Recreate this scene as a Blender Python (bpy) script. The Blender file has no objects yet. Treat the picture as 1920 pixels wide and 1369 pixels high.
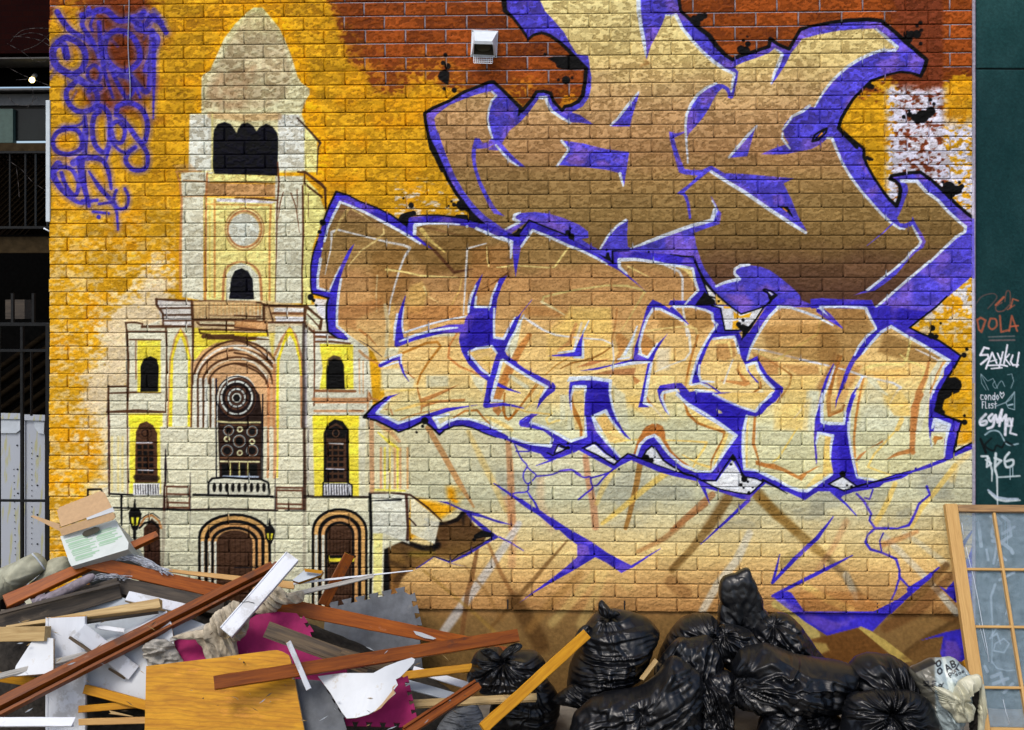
import bpy, bmesh, math, random
import numpy as np
from mathutils import Vector, Matrix, Euler, noise as mnoise

# ============================================================ CAMERA, SKY, SUN, EXPOSURE
scene = bpy.context.scene
F, TH, HZ = 2100., math.radians(2.18), 572.          # focal length, yaw, horizon row (units of a 1920 wide frame)
COURSE = 0.0677
DIST = F*COURSE/25.974*math.cos(TH)                   # camera to wall, metres
CAMH = 746*DIST/math.cos(TH)/F                        # camera height
cam_data = bpy.data.cameras.new('camera'); cam = bpy.data.objects.new('camera', cam_data)
scene.collection.objects.link(cam); scene.camera = cam
cam.location = (0, -DIST, CAMH); cam.rotation_euler = (math.radians(90), 0, TH)
cam_data.sensor_fit = 'HORIZONTAL'; cam_data.sensor_width = 36; cam_data.lens = F/1920*36
cam_data.shift_y = -(684.5-HZ)/1920; cam_data.clip_end = 500; cam_data.clip_start = .05

SUN_EL, SUN_AZ = 52., 205.                            # degrees; azimuth from +Y (north) clockwise: in front of the wall, a little left
scene.world = bpy.data.worlds.new('World'); scene.world.use_nodes = True
wt = scene.world.node_tree; bg = wt.nodes['Background']
sky = wt.nodes.new('ShaderNodeTexSky'); sky.sky_type = 'NISHITA'; sky.sun_disc = False
sky.sun_elevation = math.radians(SUN_EL); sky.sun_rotation = math.radians(SUN_AZ)
sky.air_density = 1.; sky.dust_density = 3.; sky.ozone_density = 1.
wt.links.new(sky.outputs[0], bg.inputs[0]); bg.inputs[1].default_value = .14
sd = bpy.data.lights.new('sun', 'SUN'); sd.energy = 1.2; sd.angle = math.radians(18); sd.color = (1, .96, .9)
sun = bpy.data.objects.new('sun', sd); scene.collection.objects.link(sun)
_a, _e = math.radians(SUN_AZ), math.radians(SUN_EL)
sun.rotation_euler = Vector((math.sin(_a)*math.cos(_e), math.cos(_a)*math.cos(_e), math.sin(_e))).to_track_quat('Z', 'Y').to_euler()
scene.view_settings.view_transform = 'Standard'; scene.view_settings.look = 'None'
scene.view_settings.exposure = 0.42; scene.view_settings.gamma = 1
scene.render.engine = 'CYCLES'
scene.cycles.max_bounces = 6; scene.cycles.use_denoising = True

FWD = np.array([-math.sin(TH), math.cos(TH), 0]); RGT = np.array([math.cos(TH), math.sin(TH), 0])
def at(px, py, Y=0.):
    """the point of the vertical plane y = Y seen at (px, py) of the 1920x1369 frame"""
    u, v = (px-960)/F, (HZ-py)/F
    d = FWD+u*RGT+np.array([0, 0, v]); t = (Y+DIST)/d[1]
    return Vector((t*d[0], -DIST+t*d[1], CAMH+t*d[2]))
def px_of(X, Z, Y=0.):
    zc = -X*math.sin(TH)+(DIST+Y)*math.cos(TH); xc = X*math.cos(TH)+(DIST+Y)*math.sin(TH)
    return 960+F*xc/zc, HZ-F*(Z-CAMH)/zc
def mpp(Y=0.): return (DIST+Y)/F                      # metres per frame pixel at depth Y
COL = scene.collection
def tag(o, label=None, cat=None, group=None, kind=None):
    for k, v in (('label', label), ('category', cat), ('group', group), ('kind', kind)):
        if v: o[k] = v
    return o
def empty(name, loc=(0, 0, 0), label=None, cat=None, group=None):
    o = bpy.data.objects.new(name, None); COL.objects.link(o); o.location = loc; o.empty_display_size = .05
    return tag(o, label, cat, group)
def link(name, me, mat=None, parent=None, smooth=False):
    o = bpy.data.objects.new(name, me); COL.objects.link(o)
    if mat: me.materials.append(mat)
    if parent:
        o.parent = parent; o.matrix_parent_inverse = Matrix.Translation(-parent.location) if parent.rotation_euler == Euler((0, 0, 0)) else parent.matrix_basis.inverted()
    if smooth: me.polygons.foreach_set('use_smooth', [True]*len(me.polygons))
    return o
def raw_mesh(name, verts, quads, smooth=True):
    """fast mesh from numpy arrays"""
    me = bpy.data.meshes.new(name); n = len(verts); m = len(quads)
    me.vertices.add(n); me.vertices.foreach_set('co', np.ascontiguousarray(verts, np.float32).ravel())
    k = quads.shape[1]
    me.loops.add(m*k); me.loops.foreach_set('vertex_index', np.ascontiguousarray(quads, np.int32).ravel())
    me.polygons.add(m); me.polygons.foreach_set('loop_start', np.arange(0, m*k, k, dtype=np.int32))
    try: me.polygons.foreach_set('loop_total', np.full(m, k, np.int32))
    except Exception: pass
    me.polygons.foreach_set('use_smooth', np.full(m, smooth, bool))
    me.update(calc_edges=True)
    return me
def set_col(me, name, rgb):
    a = me.color_attributes.new(name, 'FLOAT_COLOR', 'POINT')
    c = np.ones((len(rgb), 4), np.float32); c[:, :3] = rgb; a.data.foreach_set('color', c.ravel())
def lin(c):
    c = np.asarray(c, np.float32); return np.where(c <= .04045, c/12.92, ((c+.055)/1.055)**2.4)
def paint_lin(c):
    """painted tone to surface colour: outdoor air and wall sheen lift the darks, so the paint itself is a little deeper"""
    l = lin(np.clip(c, 0, 1)); y = l.mean(-1, keepdims=True)
    return np.clip(l*np.clip((y/.35)**.18, .5, 1.08)-.006, .002, .88)
# ============================================================ PAINT RASTERISER
# The mural is painted in numpy into an array that the wall's vertices sample
# (a colour attribute of real brick geometry); coordinates are wall coordinates
# measured in units of about 2.6 mm.
CS = 1.5
CX0, CY0, CX1, CY1 = -70, -60, 1990, 1440
CW, CH = int((CX1-CX0)*CS), int((CY1-CY0)*CS)
CAN = np.zeros((CH, CW, 3), np.float32)      # sRGB 0..1
PNT = np.zeros((CH, CW), np.float32)         # 1 = painted (mortar too)
_gx = (np.arange(CW, dtype=np.float32)+.5)/CS+CX0
_gy = (np.arange(CH, dtype=np.float32)+.5)/CS+CY0

def vnoise(x, y, seed=0):
    """smooth value noise on arrays, 0..1"""
    xi = np.floor(x).astype(np.int64); yi = np.floor(y).astype(np.int64)
    xf = (x-xi).astype(np.float32); yf = (y-yi).astype(np.float32)
    xf = xf*xf*(3-2*xf); yf = yf*yf*(3-2*yf)
    def h(a, b):
        n = (a*374761393 + b*668265263 + seed*974634777) & 0xffffffff
        n = ((n ^ (n >> 13))*1274126177) & 0xffffffff
        n = n ^ (n >> 16)
        return (n & 0xffff).astype(np.float32)/65535.
    a = h(xi, yi); b = h(xi+1, yi); c = h(xi, yi+1); d = h(xi+1, yi+1)
    return (a*(1-xf)+b*xf)*(1-yf)+(c*(1-xf)+d*xf)*yf
def fbm(x, y, seed=0, oct=4, gain=.5):
    s = 0; a = 1.; t = 0
    for i in range(oct):
        s = s+a*vnoise(x*2**i+i*17.3, y*2**i-i*9.1, seed+i*31); t += a; a *= gain
    return s/t
# one shared wobble so that sprayed edges are not ruler-straight
_FR = [0., 0., 1.]
def fr(x0=0, y0=0, s=1.): _FR[:] = [x0, y0, s]
def _pp(pts):
    a = np.array(pts, np.float32).reshape(-1, 2)
    return a/_FR[2]+np.array(_FR[:2], np.float32)
def crom(p, n=6, closed=False):
    q = np.vstack([p[-1:], p, p[:2]]) if closed else np.vstack([2*p[:1]-p[1:2], p, 2*p[-1:]-p[-2:-1]])
    out = []
    for i in range(1, len(q)-2):
        a, b, c, d = q[i-1], q[i], q[i+1], q[i+2]
        for k in range(n):
            t = k/n
            out.append(.5*((2*b)+(-a+c)*t+(2*a-5*b+4*c-d)*t*t+(-a+3*b-3*c+d)*t**3))
    if not closed: out.append(q[-2])
    return np.array(out, np.float32)
def _box(x0, y0, x1, y1, m):
    a = max(0, int((x0-m-CX0)*CS)); b = min(CW, int((x1+m-CX0)*CS)+2)
    c = max(0, int((y0-m-CY0)*CS)); d = min(CH, int((y1+m-CY0)*CS)+2)
    return a, b, c, d
def _apply(a, b, c, d, m, col, paint=1.):
    if b <= a or d <= c: return
    if callable(col): cc = col(_gx[None, a:b]+0*_gy[c:d, None], _gy[c:d, None]+0*_gx[None, a:b])
    else: cc = np.array(col, np.float32)/255.
    m3 = m[..., None]
    CAN[c:d, a:b] = CAN[c:d, a:b]*(1-m3)+cc*m3
    if paint: PNT[c:d, a:b] = np.maximum(PNT[c:d, a:b], np.minimum(1, m*1.6)*paint)
def poly(pts, col, soft=.6, al=1., sm=False, paint=1., frame=True, tex=0.):
    p = _pp(pts) if frame else np.asarray(pts, np.float32).reshape(-1, 2)
    if sm: p = crom(p, 5, True)
    a, b, c, d = _box(p[:, 0].min(), p[:, 1].min(), p[:, 0].max(), p[:, 1].max(), soft*2+1)
    if b <= a or d <= c: return
    X = _gx[None, a:b]; Y = _gy[c:d, None]
    ins = np.zeros((d-c, b-a), bool); dist = np.full((d-c, b-a), 1e9, np.float32)
    for i in range(len(p)):
        x1, y1 = p[i]; x2, y2 = p[(i+1) % len(p)]
        if y1 != y2:
            cond = ((Y < y1) != (Y < y2))
            xc = (x2-x1)*(Y-y1)/(y2-y1)+x1
            ins ^= cond & (X < xc)
        # distance only inside the neighbourhood of the edge
        r = soft*2+1
        ea, eb, ec, ed = _box(min(x1, x2), min(y1, y2), max(x1, x2), max(y1, y2), r)
        ea = max(ea, a)-a; eb = min(eb, b)-a; ec = max(ec, c)-c; ed = min(ed, d)-c
        if eb <= ea or ed <= ec: continue
        dx, dy = x2-x1, y2-y1; L = dx*dx+dy*dy+1e-9
        xx = X[:, ea:eb]-x1; yy = Y[ec:ed]-y1
        t = np.clip((xx*dx+yy*dy)/L, 0, 1)
        dd = (xx-t*dx)**2+(yy-t*dy)**2
        dist[ec:ed, ea:eb] = np.minimum(dist[ec:ed, ea:eb], dd)
    dist = np.sqrt(dist)
    sd = np.where(ins, dist, -dist)
    m = np.clip(.5+sd/(2*soft), 0, 1)
    m = m*m*(3-2*m)
    if tex: m = m*(1-tex+tex*fbm(X/9+0*Y, Y/9+0*X, 5, 3)*1.6).clip(0, 1)
    _apply(a, b, c, d, m*al, col, paint)
def stroke(pts, w, col, soft=.6, al=1., sm=False, paint=1., tex=0., frame=True, cap=True):
    p = _pp(pts) if frame else np.asarray(pts, np.float32).reshape(-1, 2)
    n = len(p)
    if not np.isscalar(w) and np.ndim(w) == 0: w = float(w)
    ws = np.full(n, w, np.float32) if np.isscalar(w) else np.interp(np.linspace(0, 1, n), np.linspace(0, 1, len(w)), w).astype(np.float32)
    if sm:
        k = 5; q = crom(p, k); ws = np.interp(np.arange(len(q))/k, np.arange(n), ws); p = q
    wm = ws.max()/2+soft*2+1
    a, b, c, d = _box(p[:, 0].min(), p[:, 1].min(), p[:, 0].max(), p[:, 1].max(), wm)
    if b <= a or d <= c: return
    best = np.full((d-c, b-a), -1e9, np.float32)
    for i in range(len(p)-1):
        x1, y1 = p[i]; x2, y2 = p[i+1]
        ea, eb, ec, ed = _box(min(x1, x2), min(y1, y2), max(x1, x2), max(y1, y2), wm)
        ea = max(ea, a); eb = min(eb, b); ec = max(ec, c); ed = min(ed, d)
        if eb <= ea or ed <= ec: continue
        dx, dy = x2-x1, y2-y1; L = dx*dx+dy*dy+1e-9
        xx = _gx[None, ea:eb]-x1; yy = _gy[ec:ed, None]-y1
        t = np.clip((xx*dx+yy*dy)/L, 0, 1)
        dd = np.sqrt((xx-t*dx)**2+(yy-t*dy)**2)
        s = (ws[i]*(1-t)+ws[i+1]*t)/2-dd
        v = best[ec-c:ed-c, ea-a:eb-a]; np.maximum(v, s, out=v)
    m = np.clip(.5+best/(2*soft), 0, 1); m = m*m*(3-2*m)
    if tex:
        X = _gx[None, a:b]+0*_gy[c:d, None]; Y = _gy[c:d, None]+0*_gx[None, a:b]
        m = m*np.clip(1-tex+tex*1.9*fbm(X/5, Y/5, 7, 3), 0, 1)
    _apply(a, b, c, d, m*al, col, paint)
def dot(x, y, r, col, soft=.6, al=1.): stroke([x, y, x+.01, y], 2*r, col, soft, al)
def ell(cx, cy, rx, ry, n=40, a0=0, a1=360):
    t = np.radians(np.linspace(a0, a1, n, endpoint=(a1-a0) % 360 != 0))
    return np.stack([cx+rx*np.cos(t), cy+ry*np.sin(t)], 1).ravel().tolist()
def ring(cx, cy, rx, ry, w, col, soft=.6, al=1., a0=0, a1=360, tex=0.):
    p = ell(cx, cy, rx, ry, 41, a0, a1-.001 if (a1-a0) % 360 == 0 else a1)
    if (a1-a0) % 360 == 0 or a1-a0 >= 360: p = p+p[:2]
    stroke(p, w, col, soft, al, tex=tex)
def vgrad(stops, wob=14, seed=3):
    ys = np.array([s[0] for s in stops], np.float32); cs = np.array([s[1] for s in stops], np.float32)/255.
    def f(X, Y):
        q = Y+(fbm(X/45, Y/30, seed, 3)-.5)*2*wob
        return np.stack([np.interp(q, ys, cs[:, k]) for k in range(3)], -1).astype(np.float32)
    return f
def splat(x, y, r, n, spread, seed, col=(18, 22, 30)):
    rs = random.Random(seed)
    dot(x, y, r, col)
    for i in range(n):
        a = rs.uniform(0, 6.3); q = rs.uniform(.6, 1)*spread
        dot(x+math.cos(a)*q, y+math.sin(a)*q*.7, rs.uniform(.25, .75)*r*(1-.3*q/spread), col)

K = (17, 21, 30); WH = (198, 210, 226)
BL = (66, 56, 196); BM = (88, 76, 210); BD = (44, 34, 160); LI = (138, 100, 205)
# ============================================================ THE MURAL
def blue(X, Y):
    n = fbm(X/26, Y/20, 41, 3)[..., None]; m = fbm(X/34, Y/30, 77, 2)[..., None]; g = fbm(X/5, Y/4, 13, 2)[..., None]
    c = np.array([84, 75, 210], np.float32)*np.clip(.8+.36*n, .7, 1.15)
    k = np.clip((m-.58)*5, 0, .75)
    c = c*(1-k)+np.array([128, 98, 205], np.float32)*k
    return (c*(.9+.2*g)/255.).astype(np.float32)
def dblue(X, Y):
    n = fbm(X/22, Y/22, 43, 3)[..., None]; m = fbm(X/30, Y/26, 79, 2)[..., None]
    c = np.array([62, 51, 192], np.float32)*np.clip(.84+.3*n, .7, 1.15)
    k = np.clip((m-.6)*5, 0, .7)
    c = c*(1-k)+np.array([112, 86, 200], np.float32)*k
    return (c/255.).astype(np.float32)
def background():
    X = _gx[None, :]+0*_gy[:, None]; Y = _gy[:, None]+0*_gx[None, :]
    C = np.array
    n1 = fbm(X/60, Y/38, 1, 4); n2 = fbm(X/9, Y/6, 2, 3); n3 = fbm(X/28, Y/20, 9, 3)
    red = C([154, 76, 30])/255.; yel = C([238, 178, 36])/255.; whi = C([205, 208, 222])/255.; ora = C([226, 148, 16])/255.
    base = np.empty((CH, CW, 3), np.float32); base[:] = red
    base *= (.86+.3*n1)[..., None]
    def put(m, col, paint=True):
        m = np.clip(m, 0, 1).astype(np.float32)[..., None]
        base[:] = base*(1-m)+col*m
        if paint: PNT[:] = np.maximum(PNT, np.clip(m[..., 0]*1.7-.3, 0, 1))
    # yellow field: everything left of x~640 and below a stepped edge
    edge = np.interp(X, [0, 90, 105, 320, 330, 600, 640, 700, 735, 800, 860, 900, 1000, 1100, 1500, 1610, 1680, 1830],
                        [50, 50, 20, -40, -70, -70, 60, 150, 165, 135, 160, 180, 190, 200, 200, 165, 150, 150])
    m = .5+(Y-edge+(n2-.5)*50+(n1-.5)*110)/np.interp(X, [0, 250, 700, 1500, 1600], [24, 60, 85, 40, 22])
    yc = yel*(1-(n3*.22)[..., None])+.0
    k = np.clip((n1-.52)*4, 0, 1)[..., None]*.5
    yc = yc*(1-k)+ora*k
    put(m, yc)
    # brown/red left under the purple scrawl
    mm = np.clip(1-np.abs(X-225)/75, 0, 1)*np.clip((230-Y)/60, 0, 1)*3+(n1-.5)*1.6
    put(np.clip(mm, 0, 1)*(X < 330)*(X > 120)*(Y < 235), C([128, 60, 28])/255., False)
    # pale sanded area on the left
    mm = np.clip(1-((X-270-(Y-560)*-.35)/70)**2-((Y-650)/170)**2, -1, 1)*1.3+(n2-.5)*1.6+(n1-.5)*1.5
    put(np.clip(mm*1.1, 0, .8)*(X < 420), C([214, 206, 192])/255.)
    mm = np.clip((X-150-(n1-.5)*160)/40, 0, 1)*np.clip((Y-720)/80, 0, 1)
    put(mm*(X < 420)*np.clip(1.2-(n2-.5)*2, 0, 1), C([204, 198, 172])/255.)
    mm = np.clip((Y-330)/300, 0, .6)*np.clip((n2-.46)*6, 0, 1)*(X < 330)
    put(mm, C([226, 204, 156])/255.)
    # whitish blotches in the yellow between the pieces and at the right edge
    mm = (fbm(X/14, Y/5, 21, 3)-.56)*9*np.clip(1-np.abs(Y-378)/60, 0, 1)*((X > 740) & (X < 870))
    put(np.clip(mm, 0, .7), whi)
    d = np.clip(np.minimum(X-1655, 1850-X)/14, 0, 1)*np.clip((Y-160+(n1-.5)*30)/12, 0, 1)*np.clip((470-Y)/30, 0, 1)
    d2 = (1.05-np.clip((X-1762)/18, 0, 1)*np.clip((245-Y)/30, 0, 1)*1.0)
    put(np.clip((X-1672+(n2-.5)*30)/10, 0, 1)*np.clip((420-Y)/40, 0, 1)*np.clip((1772-X)/8+np.clip((Y-270)/20, 0, 1), 0, 1), C([134, 66, 40])/255.)
    mm = d*d2*np.clip((fbm(X/8, Y/5, 33, 3)-.36)*8, 0, 1)
    put(mm*(Y > 150), C([206, 206, 224])/255.)
    # right margin, lower
    m2 = ((X > 1690) & (Y > 500)).astype(np.float32)
    put(m2*np.clip((fbm(X/9, Y/8, 37, 3)-.50)*9, 0, 1)*np.clip(1-(Y-560)/150, .15, 1), C([208, 206, 208])/255.)
    CAN[:] = base
    # pale wall behind cathedral base and the field under the lower letters
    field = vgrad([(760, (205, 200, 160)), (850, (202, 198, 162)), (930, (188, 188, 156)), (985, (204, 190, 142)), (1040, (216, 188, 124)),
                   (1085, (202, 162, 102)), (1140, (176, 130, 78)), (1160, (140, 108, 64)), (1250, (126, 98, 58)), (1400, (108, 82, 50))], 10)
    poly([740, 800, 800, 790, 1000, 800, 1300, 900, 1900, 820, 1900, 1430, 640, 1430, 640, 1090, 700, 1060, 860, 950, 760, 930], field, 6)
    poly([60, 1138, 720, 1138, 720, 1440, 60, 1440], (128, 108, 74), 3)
    # soft grey clouding
    X = X; Y = Y
    mm = np.clip((fbm(X/70, Y/40, 61, 3)-.52)*4, 0, .5)*np.clip((Y-870)/20, 0, 1)*np.clip((1000-Y)/30, 0, 1)*(X > 930)
    base2 = CAN; m3 = mm[..., None].astype(np.float32); CAN[:] = base2*(1-m3)+C([150, 152, 138])/255.*m3
def orange_patch():
    o = (232, 160, 18); oo = (206, 136, 90)
    poly([762, 835, 800, 830, 815, 870, 830, 900, 828, 925, 845, 935, 862, 962, 840, 975, 815, 965, 775, 930, 765, 880], o, 9, .95, tex=.35)
    poly([775, 850, 820, 850, 830, 880, 812, 925, 780, 920], (226, 148, 8), 7, .7)
    poly([768, 920, 800, 925, 845, 952, 862, 965, 842, 975, 818, 965], (236, 160, 10), 2)
    for (x, y) in ((850, 840), (870, 870), (895, 920), (815, 870), (835, 915)):
        poly(ell(x, y, 16, 11, 14), o, 7, .6, tex=.5)
def lower_field():
    br = (150, 105, 55); lt = (212, 208, 196); ye = (222, 190, 92); dk = (108, 78, 42); pk = (196, 140, 96)
    S = stroke
    fr(680, 740, 4.8)
    S([590, 300, 740, 560, 860, 780, 1000, 1010], [11, 11, 11, 4], (188, 138, 84), .9, .85)
    S([1310, 430, 1330, 700, 1345, 1190], [10, 13, 15], (188, 132, 88), 2.2, .75)
    S([950, 330, 1060, 560, 1180, 800, 1290, 1040], [8, 12, 12, 10], (216, 186, 108), 3, .6)
    S([1600, 760, 1600, 1000, 1700, 1190], [14, 16, 18], (205, 168, 128), 5, .4)
    fr(1050, 740, 4.8)
    S([230, 560, 250, 740, 300, 980, 320, 1190], [11, 12, 13, 13], (190, 130, 92), 2, .7)
    S([720, 620, 690, 800, 620, 1100, 590, 1200], [11, 11, 9, 8], (160, 112, 50), 1, .85)
    S([960, 700, 760, 850, 560, 1020, 380, 1160], [12, 11, 10, 7], (222, 188, 88), 2, .75)
    S([480, 680, 380, 850, 330, 980], [11, 11, 8], (216, 186, 100), 2.4, .6)
    S([1370, 900, 1200, 1050, 1040, 1190], [13, 12, 10], (170, 115, 70), 1.6, .75)
    S([1500, 930, 1400, 1100, 1330, 1200], [20, 22, 20], (130, 98, 58), 5, .6)
    S([1790, 900, 1900, 1030, 1960, 1090], [22, 20, 18], (142, 112, 56), 4, .7)
    S([1560, 960, 1680, 960], [18, 18], (140, 120, 70), 6, .45)
    fr(1430, 740, 4.8)
    S([0, 940, 130, 1090, 300, 1230], [14, 16, 16], (140, 108, 55), 3, .75)
    S([1190, 800, 1130, 950, 1050, 1100, 990, 1200], [9, 10, 10, 10], (222, 190, 100), 1.6, .8)
    S([1730, 640, 1560, 860, 1420, 1030, 1340, 1190], [10, 10, 9, 7], (222, 190, 100), 1.6, .8)
    S([1850, 540, 1750, 620, 1700, 760], [10, 10, 14], (220, 188, 112), 4, .5)
    fr(780, 930, 3.84)
    S([650, 20, 700, 200, 690, 500], [12, 14, 14], pk, 4, .5)
    S([740, 200, 640, 360, 480, 590, 340, 780, 200, 980], [12, 14, 16, 18, 16], (190, 190, 190), 3, .75)
    S([440, 390, 400, 600, 370, 700, 330, 1000], [7, 9, 9, 9], (130, 88, 52), 1.4, .8)
    S([520, 340, 600, 530, 680, 680, 760, 800], [5, 8, 8, 6], (152, 104, 58), 2, .7)
    S([1090, 320, 950, 480, 780, 680, 640, 840, 540, 950], [3, 7, 9, 9, 7], (125, 90, 50), 2, .75)
    S([700, 740, 760, 830, 850, 980, 900, 1080], [26, 30, 32, 30], (92, 64, 36), 7, .7)
    S([1180, 560, 960, 780, 820, 960], [14, 16, 18], (160, 118, 62), 5, .5)
    S([1290, 560, 1120, 760, 980, 920], [16, 16, 16], (205, 180, 110), 5, .5)
    S([1360, 540, 1300, 700, 1190, 930], [14, 16, 20], (200, 175, 108), 5, .5)
    S([1920, 200, 1780, 310, 1600, 400], [10, 10, 8], (168, 118, 70), 2, .7)
    S([1920, 440, 1840, 520], [10, 10], (125, 88, 48), 2, .6)
    S([1840, 620, 1940, 700], [26, 26], (140, 98, 56), 6, .6)
    S([60, 540, 300, 740, 420, 850, 560, 980], [5, 6, 7, 8], (160, 125, 60), 2, .6)
    S([350, 500, 500, 680, 620, 900], [4, 6, 6], (150, 110, 60), 2, .5)
    S([1420, 560, 1530, 640], [22, 22], (190, 160, 100), 6, .5)
    fr(1260, 900, 3.31)
    S([350, 110, 230, 290, 120, 430, 0, 560], [16, 16, 14, 12], (132, 100, 52), 2.4, .75)
    S([210, 150, 120, 220, 0, 310], [9, 9, 8], (172, 118, 72), 1.2, .8)
    S([530, 100, 700, 250, 860, 400, 960, 480], [18, 18, 18, 14], (150, 116, 58), 4, .75)
    S([960, 480, 1080, 600, 1170, 740], [12, 14, 16], (112, 92, 62), 4, .6)
    S([480, 330, 400, 500, 280, 650, 190, 810], [14, 16, 15, 14], (200, 196, 178), 3, .75)
    S([760, 460, 700, 520], [20, 20], (160, 140, 84), 5, .5)
    S([1080, 260, 1000, 420, 900, 560], [12, 10, 8], (190, 140, 96), 4, .5)
    S([1080, 590, 1130, 700, 1140, 740], [14, 12, 8], (190, 185, 165), 3, .6)
    S([830, 660, 960, 740, 1110, 800], [12, 14, 14], (216, 190, 110), 3, .75)
    S([640, 770, 720, 800, 800, 860, 890, 970], [14, 18, 20, 20], (190, 172, 100), 1.6, .85)
    S([1310, 340, 1420, 450, 1560, 590], [11, 12, 12], (196, 190, 168), 3, .7)
    S([1570, 600, 1660, 700, 1770, 830], [10, 12, 14], (190, 188, 172), 2, .85)
    S([1440, 330, 1560, 410, 1700, 520], [9, 10, 12], (196, 190, 160), 3, .7)
    S([1310, 400, 1420, 360, 1520, 320], [12, 10, 7], (200, 140, 84), 3, .7)
    S([1700, 530, 1560, 680, 1400, 830], [14, 16, 16], (112, 80, 44), 3, .75)
    S([1720, 600, 1500, 830, 1330, 920], [18, 24, 20], (110, 72, 40), 5, .6)
    S([1250, 800, 1150, 870], [26, 26], (150, 100, 52), 6, .4)
    S([1760, 880, 1600, 980, 1460, 1080], [8, 14, 12], (92, 68, 40), 3, .7)
    S([1640, 820, 1700, 850, 1780, 870], [14, 16, 16], (120, 80, 44), 4, .5)
    poly([710, 690, 1160, 690, 1330, 800, 1250, 815, 820, 815], (178, 118, 62), 5, .55)
    S([690, 690, 700, 810], [6, 6], (40, 34, 130), .6, .0)
    # foundation shapes
    poly([870, 990, 1010, 960, 1160, 920, 1260, 1000, 1350, 1090, 1400, 1140, 900, 1140], (112, 70, 34), 2, .75)
    poly([1150, 915, 1190, 912, 1330, 1000, 1500, 1130, 1430, 1140, 1290, 1030], (184, 160, 84), .8, .95)
    poly([880, 1010, 960, 1020, 980, 1060, 900, 1100], (190, 168, 92), 3, .7)
    poly([1540, 1000, 1800, 880, 1800, 1180, 1420, 1120], (118, 84, 46), 6, .6)
    # blue foundation panel under the last course
    B = dblue
    poly([620, 720, 715, 690, 740, 700, 820, 815, 1250, 815, 1400, 740, 1530, 640, 1655, 540, 1600, 615, 1480, 715, 1360, 830, 1250, 945, 1180, 915, 965, 970, 830, 885], B, .7)
    poly([730, 770, 830, 850, 830, 870, 960, 950, 1050, 925, 1060, 900, 940, 860, 840, 820], (120, 86, 180), 3, .5)
    poly([635, 738, 700, 742, 750, 810, 720, 800], (130, 112, 200), 2, .7)
    poly([1540, 1002, 1700, 950, 1800, 930, 1860, 940, 1860, 1130, 1690, 1130, 1670, 1080, 1690, 975, 1620, 985], B, .7)
    poly([1700, 1000, 1770, 1010, 1800, 1070, 1790, 1130, 1700, 1120], (130, 90, 180), 3, .6)
    poly([1655, 655, 1700, 680, 1735, 640, 1800, 560, 1850, 440, 1875, 380, 1900, 760, 1760, 760], B, .7)
    poly([1860, 380, 1880, 320, 1900, 380, 1900, 640, 1850, 700, 1830, 660, 1850, 560], (126, 122, 190), 2, .6)
    poly([1850, 780, 1880, 730, 1910, 700, 1890, 820], (176, 176, 196), 1, .9)
    S([1860, 318, 1830, 360, 1800, 410], [3, 6, 8], (66, 62, 160), 1)
    # blue arrows
    S([475, 125, 330, 260, 178, 398], [7, 5, 1.5], B)
    S([1000, 228, 900, 360, 760, 490, 622, 638], [2, 8, 8, 5], B)
    S([622, 638, 645, 560, 668, 460], [5, 5, 1.5], B)
    S([1120, 468, 960, 550, 780, 640, 625, 720], [2, 7, 7, 6], B)
    S([1655, 542, 1560, 620, 1470, 680], [3, 6, 9], B)
    S([990, 70, 1080, 150, 1145, 222], [6, 4, 2], B)
    S([1145, 85, 1190, 130, 1235, 210, 1225, 250, 1260, 300, 1310, 300, 1400, 300, 1470, 280, 1500, 225, 1530, 150, 1600, 90, 1580, 40], [4, 5, 4, 4, 5, 5, 3, 5, 5, 4, 4, 5], B, 1)
    S([1260, 300, 1215, 340, 1200, 385, 1230, 430, 1300, 450, 1390, 490, 1412, 560, 1410, 600, 1470, 665], [5, 3, 5, 5, 4, 5, 4, 5, 3], B, 1)
    S([1310, 330, 1288, 380, 1300, 440], [3, 2.5, 3], B); S([1410, 610, 1385, 690, 1360, 745], [4, 3.5, 3], B)
    S([1245, 60, 1225, 120, 1195, 110], [3, 3, 3], B)
    fr(780, 930, 3.84)
    poly([690, 0, 760, 20, 890, 110, 1000, 170, 1090, 230, 1250, 320, 1380, 410, 1550, 500, 1545, 520, 1480, 555, 1370, 480, 1290, 440, 1160, 520, 1000, 610, 860, 690, 745, 768, 830, 700, 980, 590, 1080, 510, 1160, 440, 1160, 350, 1090, 300, 1000, 215, 920, 140, 800, 60], B, .6)
    poly([1170, 340, 1240, 360, 1250, 420, 1165, 430], (130, 96, 190), 2, .7)
    S([1550, 510, 1660, 440, 1760, 378], [5, 3, 1], B)
    S([820, 0, 860, 50, 885, 105], [4, 3, 3], B)
    poly([155, 35, 230, 42, 330, 90, 420, 115, 560, 165, 700, 208, 600, 195, 480, 155, 400, 140, 470, 195, 550, 260, 600, 295, 480, 360, 380, 425, 250, 480, 360, 508, 250, 485, 130, 440, 60, 490, 0, 528, 0, 515, 60, 475, 130, 428, 240, 465, 360, 400, 460, 350, 540, 300, 470, 235, 400, 170, 340, 110, 240, 62], (62, 54, 170), .6)
    S([600, 295, 690, 340, 775, 395], [3, 2.5, 1.5], B)
    fr(680, 740, 4.8)
    for q in ([1370, 450, 1390, 500, 1430, 580, 1480, 640, 1450, 700, 1450, 760, 1490, 800, 1560, 730, 1520, 690, 1480, 650], [1490, 800, 1480, 870, 1370, 885, 1330, 910],
              [1480, 870, 1540, 960, 1580, 1050], [1380, 510, 1500, 510], [1560, 735, 1700, 720, 1780, 690, 1890, 680, 1960, 720]):
        stroke(q, 2.6, dblue, .7, sm=True)
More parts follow.
